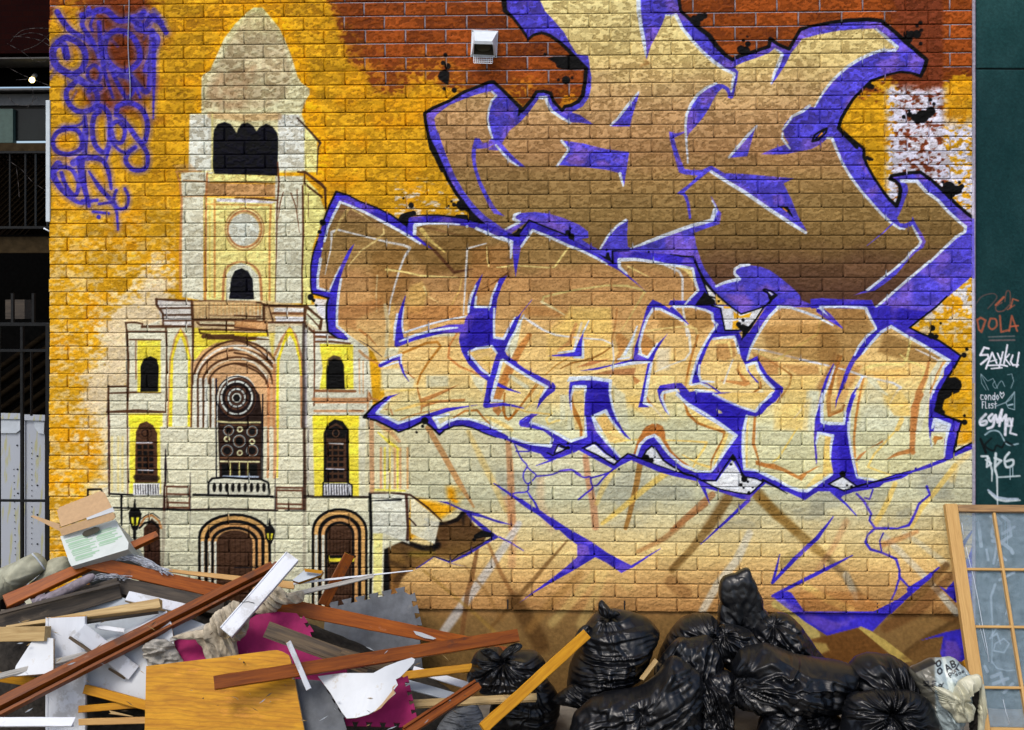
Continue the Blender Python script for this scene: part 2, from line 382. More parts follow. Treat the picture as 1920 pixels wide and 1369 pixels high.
    S([1180, 798, 1260, 850, 1350, 910], [2, 4, 5], B); S([1350, 910, 1480, 1000, 1600, 1070, 1750, 1190], [5, 8, 10, 12], B)
    fr(1050, 740, 4.8)
    for q in ([0, 685, 100, 675, 160, 720, 220, 745, 270, 740, 280, 790, 290, 840, 230, 890, 165, 945], [275, 750, 420, 710, 480, 670], [310, 820, 340, 810, 400, 740, 480, 670]):
        stroke(q, 3.2, dblue, .7, sm=True)
    # torn burnt paper at the cathedral's foot
    fr(560, 760, 3.803)
    soot = (26, 24, 26)
    poly([600, 925, 680, 945, 760, 970, 900, 1010, 960, 1000, 965, 950, 930, 890, 885, 850, 925, 840, 905, 800, 960, 830, 1050, 830, 1130, 800, 1160, 760, 1190, 765, 1260, 860, 1350, 915, 1310, 990, 1100, 1105, 965, 1075, 740, 1225, 700, 1330, 605, 1400], vgrad([(940, (96, 66, 44)), (1010, (104, 76, 46)), (1045, (130, 98, 52)), (1100, (150, 104, 56)), (1140, (140, 92, 50))], 10), 1.5)
    S([612, 940, 620, 1150, 630, 1360], [12, 16, 12], soot, 3, .95)
    S([600, 930, 680, 950, 760, 975, 880, 1015, 960, 1020, 1000, 990], [5, 8, 9, 10, 12, 8], soot, 2.2, .9, tex=.4)
    S([905, 810, 960, 840, 1050, 845, 1130, 815, 1170, 770], [5, 7, 6, 8, 6], soot, 1.6, .95, tex=.3)
    S([925, 870, 960, 940, 990, 1000], [6, 10, 14], soot, 3, .8, tex=.3)
    S([1170, 775, 1175, 850], [10, 3], soot, 3, .6)
    S([640, 1110, 760, 1160, 700, 1250], [8, 10, 14], (50, 36, 28), 5, .6, tex=.5)
    S([640, 960, 760, 1030, 800, 1130], [14, 18, 14], (70, 50, 36), 6, .4, tex=.4)
    S([800, 1060, 950, 1060], [10, 12], (140, 130, 40), 5, .35, tex=.5)
    S([1050, 850, 1030, 1000], [12, 12], (84, 56, 34), 6, .5, tex=.4)
    splat(560+1275/3.803, 760+935/3.803, 1, 0, 1, 1)
    fr(); stroke([893, 1006, 905, 1001, 922, 1003], [9, 13, 8], K, .8); dot(889, 1012, 3.5, K); stroke([845, 1052, 860, 1040, 890, 1026, 922, 1008], [1.5, 2, 2, 1.5], K); stroke([812, 1043, 826, 1047, 845, 1052], 1.6, K)
def cathedral():
    cr = vgrad([(20, (214, 212, 150)), (90, (210, 205, 165)), (200, (212, 208, 166)), (320, (222, 216, 150)), (560, (216, 214, 158)), (620, (208, 206, 170)), (1100, (203, 202, 172))], 12)
    gr = (203, 206, 196); cy = (226, 217, 140); br = (96, 62, 40); db = (62, 38, 28); tn = (186, 128, 82); lb = (176, 122, 70); Y = (232, 214, 52); yo = (222, 196, 40)
    S = stroke; P = poly
    fr()
    P([205, 775, 242, 770, 245, 620, 300, 600, 600, 570, 690, 640, 700, 770, 770, 930, 765, 1010, 720, 1030, 716, 1160, 200, 1160], vgrad([(600, (204, 202, 180)), (1100, (202, 200, 168))], 8), 2)
    # dome glow and dome
    P([355, 330, 365, 220, 372, 150, 395, 95, 430, 45, 468, 0, 500, 0, 545, 50, 575, 110, 590, 170, 610, 240, 625, 330], (240, 170, 18), 10, .75)
    fr(320, 10, 4.415)
    P([630, 60, 690, 20, 760, 20, 820, 90, 900, 190, 960, 320, 1010, 450, 1050, 590, 1080, 640, 1150, 690, 1150, 740, 1110, 800, 1085, 900, 1120, 1000, 1210, 1110, 1215, 1380, 150, 1400, 160, 900, 255, 895, 258, 600, 270, 575, 330, 540, 380, 420, 450, 270, 540, 150], cr, 1)
    X = [640, 60, 760, 60, 880, 180, 940, 330, 1000, 560, 960, 760, 800, 850, 500, 860, 270, 860, 300, 640, 420, 450, 560, 190]
    P(X, (168, 140, 108), 6, .45, tex=.9)
    P([700, 500, 640, 850, 400, 880, 300, 720, 420, 560], (150, 100, 62), 6, .3, tex=.9)
    P([160, 905, 340, 905, 345, 1370, 150, 1370], (208, 212, 206), 1.4, .85)
    P([890, 905, 1060, 905, 1110, 1000, 1110, 1370, 890, 1370], (206, 212, 220), 2, .7)
    P([1110, 1000, 1210, 1110, 1215, 1380, 1110, 1380], cy, 1.5, .8)
    S([330, 910, 600, 930, 890, 920], [12, 14, 14], (206, 160, 104), 3, .6)
    S([345, 905, 345, 1370], 4, (222, 214, 130), 1.2, .7)
    # triple arch openings
    dk = (20, 30, 42)
    P([352, 1100, 360, 1030, 390, 985, 450, 965, 500, 985, 530, 1030, 545, 1060, 560, 1020, 590, 980, 640, 972, 685, 1000, 712, 1045, 735, 1010, 790, 980, 840, 1000, 880, 1050, 892, 1100, 885, 1409, 365, 1400, 350, 1350], dk, .6)
    S([1050, 935, 1150, 1040, 1240, 1140, 1222, 1180, 1212, 1400], [3.5, 4, 5, 3, 2.2], (84, 62, 50), .8)
    fr(300, 300, 4.278)
    P([430, -20, 945, -20, 938, 128, 600, 115, 440, 100], dk, .6)
    P([130, 100, 150, 95, 380, 90, 380, 0, 1265, 0, 1265, 250, 1330, 400, 1220, 700, 1210, 900, 1220, 1160, 1330, 1180, 1330, 1400, -10, 1400, 180, 1100, 160, 300], cr, 1.5, .0)
    P([170, 100, 430, 100, 350, 300, 350, 1130, 180, 1100], (206, 208, 190), 1.5, .95)
    P([100, 40, 250, 30, 300, 90, 160, 110], (200, 160, 110), 2, .5)
    P([380, 110, 945, 130, 940, 180, 400, 175], cy, 1, .95); P([370, 185, 940, 195, 940, 300, 370, 290], (190, 146, 102), 1.2, .9)
    P([350, 300, 930, 310, 925, 1140, 370, 1140], cy, 1.2, .95)
    P([925, 130, 1150, 130, 1150, 1150, 925, 1150], (203, 206, 188), 1.2, .95)
    P([1150, 130, 1265, 250, 1330, 420, 1225, 700, 1205, 900, 1215, 1160, 1150, 1160], (220, 218, 140), 1.5, .95)
    P([1225, 1110, 1350, 1120, 1340, 1300, 1270, 1230], (206, 206, 212), 1.2, .9)
    P([455, 310, 700, 315, 930, 335, 900, 350, 460, 335], (206, 206, 222), 1, .95)
    S([370, 180, 600, 178, 940, 185], [1.5, 3, 2], br, .8); S([600, 305, 800, 312, 940, 325], [2, 4, 3], br, .8)
    S([380, 110, 370, 300, 365, 1130], 4, (192, 128, 78), 1, .9); S([440, 320, 440, 1100], 4, (204, 140, 70), 1, .85); S([375, 355, 890, 365], 3, (204, 150, 80), 1, .9)
    S([890, 365, 880, 600, 880, 1130], 4, (204, 140, 74), 1, .85); S([400, 320, 400, 1100], 2.5, (222, 190, 80), 1, .7)
    S([135, 95, 160, 180, 175, 320, 165, 700, 165, 1060], [2, 4, 4, 5, 4], (196, 134, 88), 1.4, .85); S([130, 95, 330, 90], 3, lb, 1, .8); S([190, 165, 370, 175], 3, lb, 1, .7); S([180, 295, 360, 290], 2.5, lb, 1, .7)
    S([945, 20, 955, 180, 940, 400, 935, 700, 925, 1140], [3, 3.4, 3, 2, 1.4], (110, 66, 44), .8)
    S([1145, 210, 1150, 600, 1140, 900, 1142, 1150], [3.5, 4, 3, 3.5], (104, 66, 44), .9)
    for q in ([990, 260, 965, 350, 950, 470], [1050, 265, 1090, 370, 1120, 580], [1100, 240, 1105, 380], [1190, 270, 1192, 460]): S(q, [2, 2.4, 1], (120, 76, 48), .8)
    S([1105, 97, 1165, 98, 1300, 200, 1325, 230, 1330, 400], [3, 5, 6, 5, 2.5], br, .8); S([1160, 100, 1160, 190, 1300, 300], [2, 4, 4], br, .8)
    # clock roundel
    P(ell(680, 558, 150, 160, 36), (206, 164, 112), 1.5, .6)
    P(ell(675, 560, 122, 130, 36), (206, 210, 196), 1); ring(680, 555, 155, 170, 2.4, lb, .9, .85, tex=.4); ring(680, 555, 137, 146, 3.6, (186, 120, 74), 1.2, .85, tex=.4); ring(680, 555, 146, 158, 1.6, (226, 214, 150), .8, .8)
    # small door
    P([530, 1130, 535, 920, 580, 850, 650, 825, 720, 850, 790, 930, 810, 1130], (210, 212, 190), 1.2)
    S([505, 1120, 520, 900, 570, 840, 650, 818, 730, 838, 800, 920, 815, 1120], [5, 5, 3.5, 3, 3.5, 5, 5], (190, 126, 78), 1.2, .9, sm=True)
    P([555, 1115, 572, 950, 600, 890, 655, 868, 710, 895, 745, 960, 755, 1120], dk, .6)
    # balcony tier
    P([0, 1120, 265, 1130, 850, 1130, 1170, 1165, 1300, 1290, 1290, 1400, 0, 1400], (208, 190, 150), 1.5, .8)
    for i in range(13): S([430+i*31, 1150, 432+i*31, 1240], 2.4, (196, 134, 74), .9, .85)
    for i in range(4): S([290+i*28, 1160, 290+i*28, 1270], 2.2, (190, 140, 90), .9, .8)
    for q, w in (([0, 1130, 250, 1130], 3.4), ([0, 1130, 20, 1190, 35, 1270], 4), ([20, 1190, 250, 1188], 3.6), ([30, 1250, 250, 1245], 3.6), ([270, 1270, 265, 1135, 400, 1130, 600, 1135, 810, 1145, 830, 1160, 830, 1270], 4),
                 ([395, 1150, 395, 1270], 3.5), ([395, 1245, 810, 1258], 3.4), ([265, 1275, 830, 1275], 2.6), ([840, 1165, 1180, 1175, 1290, 1280, 1280, 1360], 4.2), ([850, 1180, 900, 1290], 4), ([900, 1230, 1160, 1225], 3.6), ([900, 1300, 1150, 1305], 4),
                 ([1170, 1180, 1160, 1400], 4), ([1180, 1235, 1270, 1340], 2.4), ([30, 1285, 230, 1285], 2), ([300, 1300, 600, 1330], 3.4), ([600, 1290, 600, 1330], 3), ([650, 1290, 800, 1300], 4), ([0, 1335, 260, 1340], 3.6), ([265, 1200, 260, 1400], 4)):
        S(q, w, (92, 62, 42), .8, .95)
    S([1200, 1250, 1260, 1330], 1.5, (70, 70, 90), .8, .8)
    # ---- lower facade bands
    fr(180, 540, 5.267)
    P([290, 340, 690, 380, 690, 960, 690, 1369, 100, 1369, 120, 970, 300, 960], (206, 205, 180), 1.5, .92)
    P([960, 130, 1580, 120, 1580, 520, 960, 560], (208, 176, 124), 1.5, .6)
    P([690, 390, 950, 390, 940, 1369, 700, 1369], (205, 206, 180), 1, .95)
    P([600, 120, 940, 120, 940, 380, 660, 380], (206, 206, 206), 1, .85)
    P([960, 390, 1580, 450, 1580, 520, 1300, 540, 1130, 620, 990, 700, 960, 720], Y, 1.5, .85, tex=.2)
    P([1020, 330, 1380, 340, 1380, 370, 1040, 365], (206, 196, 160), 1)
    P([1380, 310, 1450, 310, 1440, 370, 1380, 370], (222, 200, 150), .8)
    brn = (92, 60, 40)
    L = lambda q, w, c=brn, a=.95: S(q, w, c, .8, a)
    L([590, 110, 760, 120, 940, 128], [3, 5, 3]); L([598, 110, 600, 170, 660, 250, 665, 380], [5, 5, 4, 4]); L([640, 200, 930, 198], 3.6); L([670, 268, 940, 265], 3.6); L([680, 325, 1360, 315], 3.2)
    L([945, 130, 960, 400, 960, 700, 945, 1000, 940, 1369], [5, 5, 4, 4, 4]); L([295, 345, 380, 340, 460, 355, 455, 390], 3.6); L([460, 382, 700, 380, 940, 382], [5, 6, 4]); L([295, 345, 305, 430, 320, 700, 315, 1040, 310, 1240], [3, 4, 5, 5, 3])
    L([310, 430, 700, 432], 3.4); L([335, 510, 640, 515], 3.2); L([395, 520, 395, 900], 2.2, (150, 100, 66)); L([690, 380, 700, 600, 690, 1230], [4, 3, 2.4])
    L([120, 975, 320, 970], 3.4); L([125, 970, 122, 1220, 130, 1369], 4.4); L([130, 1040, 400, 1030, 640, 1035], [3, 4, 2.4]); L([110, 1225, 400, 1215, 680, 1225], [4, 7, 4])
    L([1000, 345, 1030, 365, 1380, 372, 1580, 390], [3, 4, 5, 3]); L([1020, 410, 1580, 418], 4); L([1020, 410, 1030, 450, 1130, 460], 3); L([1060, 480, 1580, 470], 7); L([1100, 500, 1580, 500], 4); L([1450, 310, 1440, 370], 4); L([1380, 310, 1375, 370], 3); L([950, 315, 1580, 322], 4)
    # yellow lancets left
    P([410, 520, 640, 520, 640, 1030, 410, 1030], Y, 1.6, .9, tex=.2)
    P([440, 1025, 440, 780, 470, 700, 540, 672, 600, 700, 622, 780, 615, 1025], (22, 20, 22), .7)
    P([660, 1240, 320, 1240, 320, 1369, 660, 1369], Y, 1.5, .85)
    P([700, 1369, 725, 700, 780, 480, 838, 390, 900, 480, 945, 700, 940, 1369], (190, 140, 84), 1, .85)
    P([718, 1369, 740, 700, 790, 500, 838, 410, 885, 500, 935, 700, 930, 1369], Y, .8, .95)
    P([755, 1369, 765, 700, 800, 560, 838, 480, 870, 560, 910, 720, 905, 1369], (204, 206, 182), .9)
    # great arch
    P([960, 900, 965, 740, 1050, 620, 1180, 545, 1380, 510, 1580, 540, 1700, 620, 1850, 720, 1880, 900, 1880, 1369, 1170, 1369, 1170, 950], (202, 156, 108), 1, .9)
    cx, cy = 1400, 960
    for (rx, ry, w, c, cyy) in ((440, 425, 4, brn, 945), (415, 375, 4.2, (208, 204, 190), 945), (400, 335, 4, brn, 945), (345, 262, 4, brn, 945), (320, 240, 2.6, (206, 190, 160), 945), (283, 200, 3.6, brn, 945)):
        q = ell(cx, cyy, rx, ry, 30, 180, 360); S(q, w, c, .8, .95)
    for x, w, c in ((985, 7, (206, 206, 190)), (1008, 4, brn), (1035, 5, (206, 206, 196)), (1062, 4, brn), (1090, 5, (204, 206, 196)), (1132, 4, brn), (1160, 5, (206, 208, 196)), (1190, 3.4, (30, 34, 60))):
        S([x, 900 if x > 1000 else 870, x, 1369], w, c, .8, .95)
    P([1195, 1369, 1195, 1080, 1230, 950, 1300, 880, 1400, 855, 1500, 880, 1560, 950, 1600, 1100, 1600, 1369], (206, 208, 196), 1)
    fr()
    # arch right side legs and window body
    P([412, 905, 408, 770, 412, 735, 430, 715, 450, 708, 470, 718, 487, 740, 492, 780, 490, 905], (52, 40, 36), 1)
    ring(447, 747, 34, 37, 4.5, (92, 62, 46), .8)
    for r, w, c in ((38, 2, (28, 30, 40)), (29, 3.2, (200, 208, 200)), (25, 4, (40, 34, 34)), (20, 3, (104, 70, 52)), (15.5, 3, (198, 206, 200)), (11.5, 3, (88, 60, 46)), (7.5, 2.4, (204, 208, 196)), (4, 5, (22, 22, 26))):
        ring(444, 746, r, r*1.06, w, c, .7, .95)
    for k in range(10):
        a = k*.63+.2; S([444+15*math.cos(a), 746+16*math.sin(a), 444+30*math.cos(a), 746+31*math.sin(a)], 2.4, (40, 34, 38), .8, .75)
    S([408, 790, 430, 792, 488, 792], 3, (214, 206, 150), .8); P([411, 795, 489, 795, 488, 905, 412, 905], (60, 44, 38), .8); S([414, 797, 486, 797], 2.4, (110, 76, 54), .8)
    for (x, y, r) in ((429, 807, 9), (473, 809, 9.5), (449, 827, 11), (426, 845, 10.5), (473, 845, 10.5)):
        dot(x, y, r+2, (30, 34, 48)); ring(x, y, r, r, 1.6, (196, 204, 190), .6, .8); ring(x, y, r-2, r-2, 2.6, (100, 68, 48), .7); dot(x, y, r-4, (18, 18, 24))
    for (x, y) in ((450, 805), (426, 823), (473, 828), (450, 849)): dot(x, y, 5.6, (206, 206, 160)); dot(x, y, 3.2, (96, 64, 46)); 
    S([414, 858, 486, 858], 4, (100, 70, 50), .8); S([414, 865, 486, 866], 3, (214, 208, 160), .8)
    for x, w in ((422, 13), (441, 9), (456, 9), (475, 15)): P([x-w/2, 870, x+w/2, 870, x+w/2, 892, x-w/2, 892], (20, 20, 24), .8)
    for x in (432, 449, 465): S([x, 868, x, 892], 2, (200, 196, 120), .7)
    S([405, 740, 406, 895], 2.6, (24, 28, 40), .7); S([493, 740, 492, 900], 2.8, (24, 28, 40), .7); S([419, 893, 484, 894], 3, (160, 175, 196), .8)
    for x, w, c in ((503, 4, (204, 140, 92)), (516, 6, (198, 140, 92)), (521, 3, (226, 208, 60))): S([x, 720, x, 850, x-1, 895], w, c, 1, .85)
    for x, e in ((371, 845), (378, 850), (385, 850), (396, 842)): pass
    # balustrade centre
    P([391, 930, 390, 905, 396, 897, 420, 895, 500, 898, 507, 910, 508, 928], (200, 200, 180), .8)
    S([391, 928, 391, 905, 398, 897, 420, 895, 490, 899, 503, 905, 506, 926], 4, K, .7)
    for i in range(9): P(ell(402+i*11.6, 914, 3.6, 9, 12), (30, 24, 26), .7)
    S([363, 928, 420, 929, 512, 931], 4.5, K, .7)
    # piers, string courses
    D = (44, 30, 28)
    S([340, 956, 420, 954, 520, 957], 3.6, D, .8); S([205, 926, 250, 928], 3.6, K, .8); S([213, 952, 300, 954, 345, 956], [3, 4, 4], K, .8); S([240, 928, 340, 930], 2, K, .7, .5)
    for x, y0, y1, w in ((311, 842, 910, 5), (357, 886, 1020, 2.6), (516, 892, 1075, 3.6), (571, 760, 1080, 6)):
        S([x, y0, x, (y0+y1)/2, x-1, y1], [w*.3, w, w*.6], (40, 30, 38), .9)
    S([568, 620, 570, 760, 572, 900, 571, 1090], [4, 6, 6, 5], (84, 62, 48), 1.6, .9); S([578, 640, 578, 900], 3, (150, 140, 150), 2, .5)
    S([309, 905, 307, 1000, 305, 1065], [3, 7, 5], (70, 42, 36), 1)
    for (x0, x1, ys) in ((313, 355, (912, 926, 942, 951)), (519, 567, (914, 919, 945, 953))):
        for y in ys: S([x0, y, x1, y+1], 3.6, (110, 72, 54), .8)
        S([x0, ys[0], x0, ys[-1]], 2.5, (110, 72, 54), .8); S([x1, ys[0], x1, ys[-1]], 2, (110, 72, 54), .8)
    S([570, 930, 640, 931, 695, 932], 3.6, D, .8); S([535, 957, 570, 957], 3, K, .7, .6)
    # left pavilion lower
    S([204, 770, 205, 860, 205, 926], [3, 5, 2.4], (96, 58, 56), .9); S([239, 778, 240, 925], 2.4, (130, 96, 80), .8)
    P([243, 780, 300, 778, 302, 925, 243, 925], Y, 2, .9, tex=.15)
    P([253, 905, 255, 810, 262, 795, 275, 790, 287, 797, 295, 812, 296, 905], (88, 60, 44), .8)
    ring(272, 812, 6, 6, 2, (40, 28, 26), .7); ring(272, 812, 13, 11, 1.4, (60, 42, 34), .7)
    for j in range(5):
        for i in range(3): P([258+i*11, 834+j*11.5, 266+i*11, 834+j*11.5, 266+i*11, 842+j*11.5, 258+i*11, 842+j*11.5], (26, 22, 24), .9)
    S([256, 830, 285, 830], 2.4, (200, 200, 206), .7); S([258, 881, 287, 882], 2.2, (190, 190, 196), .7); S([255, 895, 295, 897], 10, (34, 28, 28), 1.6, .7)
    P([250, 906, 300, 906, 300, 928, 250, 928], (204, 206, 206), .9)
    for i in range(10): S([254+i*4.7, 909, 255+i*4.7, 926], 1.8, (60, 56, 64), .6)
    for x in (210, 222, 230): S([x, 820, x, 920], 4, (226, 196, 90), 2.5, .5, tex=.4)
    S([165, 930, 165, 918, 190, 917], 4, K, .7); S([190, 917, 193, 926], 3, K, .7)
    # twin openings upper right pavilion
    fr(440, 540, 5.267)
    P([760, 400, 1160, 470, 1300, 620, 1300, 1369, 690, 1369, 690, 380], (205, 205, 184), 1.6, .9)
    P([400, 380, 690, 370, 690, 1369, 400, 1369], (204, 205, 180), 1, .92)
    P([290, 180, 700, 180, 700, 350, 290, 350], (202, 168, 120), 1, .85); P([390, 195, 690, 200, 690, 240, 390, 235], (206, 206, 202), .8); P([400, 280, 680, 285, 680, 330, 410, 330], (206, 206, 206), .8); P([720, 210, 850, 300, 820, 400, 700, 330], (206, 208, 180), .9)
    P([0, 440, 330, 440, 340, 480, 0, 480], yo, .8, .95); P([340, 440, 400, 440, 380, 700, 350, 560], yo, 3, .6)
    P([0, 330, 330, 330, 330, 420, 0, 420], (202, 146, 92), 1.2, .8)
    L([290, 180, 700, 180, 860, 310, 850, 410], [3, 5, 5, 4]); L([290, 160, 290, 320], 4.5); L([340, 190, 380, 330], 3); L([380, 250, 690, 255], 5, (128, 84, 54)); L([300, 340, 690, 342], [4, 4]); L([690, 190, 690, 360, 780, 440, 1040, 440], [4, 5, 5, 4])
    L([720, 260, 830, 380], 3); L([0, 270, 260, 285], 3); L([100, 325, 300, 330], 3.4, (110, 72, 44)); L([0, 390, 320, 420, 330, 470], 3.2); L([0, 410, 310, 425], 3); L([0, 490, 340, 510], [8, 2]); L([0, 500, 200, 505], 4)
    for q in ([0, 510, 120, 545, 250, 620, 370, 745], [0, 640, 120, 660, 250, 720, 350, 830]): L(q, 3.8)
    S([0, 590, 120, 620, 220, 670, 370, 800], 4, (206, 204, 186), .9); L([0, 745, 120, 775, 230, 830, 330, 930], 3.6); S([80, 700, 200, 740, 300, 850, 350, 930], 3.4, (206, 200, 180), .9)
    S([400, 660, 470, 500, 545, 390, 600, 470, 660, 700, 665, 1369], [5, 5, 4, 5, 6, 5], (186, 132, 84), 1.2, .9)
    S([435, 700, 490, 530, 545, 420, 600, 530, 640, 700, 655, 860], [5, 5, 9, 5, 4, 3], Y, .8)
    S([430, 700, 425, 1000, 425, 1369], 5, Y, .9); S([345, 900, 335, 1369], 4, (204, 140, 92), 1, .8); S([395, 760, 390, 1369], 6, (196, 136, 88), 1.2, .85)
    S([685, 360, 680, 700, 690, 1000, 680, 1369], [6, 6, 7, 8], (74, 62, 58), 1.6, .9); S([705, 420, 705, 1369], 4, (150, 145, 165), 2.5, .55)
    L([785, 420, 790, 700, 785, 1160], [4, 3, 3], (120, 76, 52))
    P([800, 450, 1130, 460, 1130, 490, 800, 480], (206, 208, 206), .8); P([800, 500, 1130, 515, 1130, 540, 800, 530], (206, 208, 206), .8)
    L([790, 440, 1060, 440], 4, (110, 74, 50)); L([800, 480, 1060, 490], 5, (120, 78, 52)); L([800, 530, 960, 530, 1140, 550], 4, (110, 74, 48))
    P([840, 550, 1170, 560, 1175, 1000, 840, 1000, 870, 800], Y, 1.6, .92, tex=.15)
    P([905, 1000, 905, 800, 930, 700, 980, 665, 1040, 680, 1080, 760, 1090, 1000], (18, 22, 32), 1.3); S([930, 710, 980, 680, 1040, 700], 6, (110, 90, 60), 2, .8)
    S([1230, 700, 1235, 1040], 2.4, (206, 150, 96), 1, .7); S([1270, 720, 1270, 1040], 2.2, (206, 150, 96), 1, .7)
    L([795, 1015, 1190, 1020], 5, (150, 96, 58)); S([780, 1100, 1040, 1105, 1330, 1100], 7, (196, 140, 92), 1, .9); S([800, 1130, 1320, 1130], 3.4, (190, 134, 86), .9); S([790, 1215, 1270, 1215], 4.4, (196, 146, 102), .9); S([1330, 1040, 1350, 1090, 1420, 1110], [5, 4, 3], lb, 1)
    S([1320, 1020, 1310, 1369], 3, (196, 146, 100), 1.2, .8); L([1160, 1205, 1260, 1212], 2, (140, 96, 66))
    P([780, 1255, 1230, 1260, 1230, 1369, 775, 1369], Y, 2, .92)
    fr()
    # right pavilion lower window
    P([586, 780, 672, 780, 673, 930, 590, 930], Y, 2, .9, tex=.15)
    P([607, 905, 607, 812, 614, 795, 628, 786, 643, 790, 654, 805, 655, 905], (24, 22, 26), .9); P([613, 903, 612, 812, 618, 800, 630, 793, 642, 800, 649, 815, 650, 903], (84, 60, 46), .9)
    P([613, 822, 613, 806, 630, 798, 648, 808, 648, 822], (30, 26, 28), 1); ring(630, 812, 6, 7, 1.6, (110, 80, 60), .7)
    for j in range(6):
        for i in range(3): P([614+i*11, 835+j*11, 622+i*11, 835+j*11, 622+i*11, 842+j*11, 614+i*11, 842+j*11], (24, 20, 24), .9)
    S([617, 831, 643, 832], 2.4, (196, 196, 196), .7); S([612, 879, 645, 880], 2.2, (180, 180, 190), .7)
    P([607, 906, 658, 906, 662, 930, 606, 930], (200, 202, 206), .8)
    for i in range(9): S([611+i*5, 908, 612+i*5, 927], 1.8, (40, 38, 46), .6)
    S([606, 905, 606, 930, 660, 930, 660, 910, 652, 905], 3, K, .7)
    # ground storey
    P([205, 958, 700, 958, 700, 1120, 205, 1120], (202, 202, 174), 2, .75)
    P([700, 925, 760, 928, 768, 1020, 720, 1000, 718, 1120, 698, 1120], (204, 206, 190), 1.4, .9); P([770, 930, 825, 975, 815, 1020, 770, 1000], (206, 206, 184), 1.4, .9)
    def portal(cx, top, hw, bot, rad, doorc=(82, 58, 44)):
        q = []
        for k, (dx, c, w) in enumerate(((0, K, 5), (6, (204, 160, 96), 7), (12.5, K, 5), (19, (200, 150, 92), 6), (25, K, 4.5), (30, (196, 150, 96), 5), (35, K, 4.5))):
            if hw-dx < 10: break
            h = hw-dx; r = rad*h/hw
            pts = [cx-h, bot, cx-h, top+rad+dx*.3]+ell(cx, top+rad+dx*.35, h, rad-dx*.65, 15, 180, 360)+[cx+h, bot]
            if k == 0: poly(pts, (60, 46, 40), .8, frame=False if 0 else True)
            S(pts, w, c, .8)
            if c[0] > 100: S([cx-h, bot, cx-h, top+rad+10], w*.8, (204, 206, 190), .8); 
        h = hw-33 if hw > 50 else hw-27
        P([cx-h, bot, cx-h, top+rad+8]+ell(cx, top+rad+8, h, rad*.5, 13, 180, 360)+[cx+h, bot], doorc, 1.4)
        for i in range(7): S([cx-h+5+i*(2*h-8)/6, top+rad, cx-h+5+i*(2*h-8)/6, bot], 1.6, (50, 34, 28), 1, .6)
    portal(440, 965, 66, 1130, 42); portal(637, 955, 50, 1140, 40)
    S([440, 1064, 490, 1064], 2, K, .8, .8); P([616, 1046, 665, 1046, 664, 1053, 616, 1053], (232, 216, 60), .8); S([614, 1044, 665, 1043], 5, K, 1.2); S([620, 1056, 664, 1056], 3, K, .8)
    P([270, 1100, 270, 990, 285, 972, 300, 985, 302, 1100], (74, 50, 40), 1); S([263, 985, 272, 970, 285, 966, 298, 976, 303, 990], 4, (190, 136, 84), .8); S([262, 975, 274, 966, 287, 962, 300, 972], 1.6, K, .6); S([262, 990, 272, 980, 286, 978, 299, 990], 3.6, K, .8)
    for i in range(4): S([277+i*7, 990, 277+i*7, 1090], 1.5, (40, 28, 24), .9, .6)
    for (x, y, s) in ((253, 970, 1.), (506, 1000, .8)):
        P([x-12*s, y-8*s, x-8*s, y-16*s, x, y-20*s, x+8*s, y-16*s, x+13*s, y-6*s, x+10*s, y+10*s, x+5*s, y+24*s, x-4*s, y+24*s, x-10*s, y+10*s], K, .8)
        S([x, y-34*s, x, y-18*s], [2, 6], K, .8); P([x-7*s, y, x-2*s, y, x-2*s, y+16*s, x-5*s, y+12*s], (230, 220, 60), .8); P([x+3*s, y, x+8*s, y, x+5*s, y+14*s, x+2*s, y+16*s], (230, 220, 60), .8); S([x, y+24*s, x, y+40*s], 6*s, K, 1)
    S([228, 930, 228, 985], [5, 3], K, .8); S([694, 925, 696, 1000, 695, 1120], [6, 6, 5], K, .9); S([762, 930, 765, 990, 764, 1012], [6, 5, 6], (84, 56, 48), 1)
    S([694, 924, 730, 923, 770, 928, 800, 950, 828, 976], [5, 5, 4, 4, 3], (70, 48, 40), .8); S([698, 939, 752, 937], [2, 4], K, .8); S([768, 972, 780, 985], 3, (70, 48, 44), .8); S([698, 921, 760, 920], 2.5, (232, 214, 60), 1.5, .8)
    P([700, 1000, 718, 1000, 716, 1115, 700, 1115], (226, 214, 120), 2, .8)
    # fringe to the right of the lower pavilion
    fr(680, 740, 4.8)
    P([30, 200, 120, 230, 330, 340, 410, 420, 420, 880, 20, 880], (206, 200, 160), 2, .75)
    S([80, 230, 85, 860], 9, (192, 142, 98), 1, .8); S([130, 260, 250, 330, 330, 420], [5, 8, 6], (196, 146, 100), 1.5, .7); S([140, 340, 240, 430, 340, 500], [3, 6, 4], (228, 214, 70), 1.2, .85)
    for x, c in ((165, (214, 150, 100)), (200, (230, 214, 70)), (245, (226, 206, 90)), (290, (206, 150, 100)), (315, (230, 214, 60)), (340, (206, 150, 100)), (405, (206, 150, 90))): S([x, 480, x, 840], 4, c, 1.1, .75)
    S([245, 700, 245, 800], 1.6, (110, 80, 110), .8); S([110, 855, 380, 865], [3, 3], (232, 216, 60), 1.5, .8)
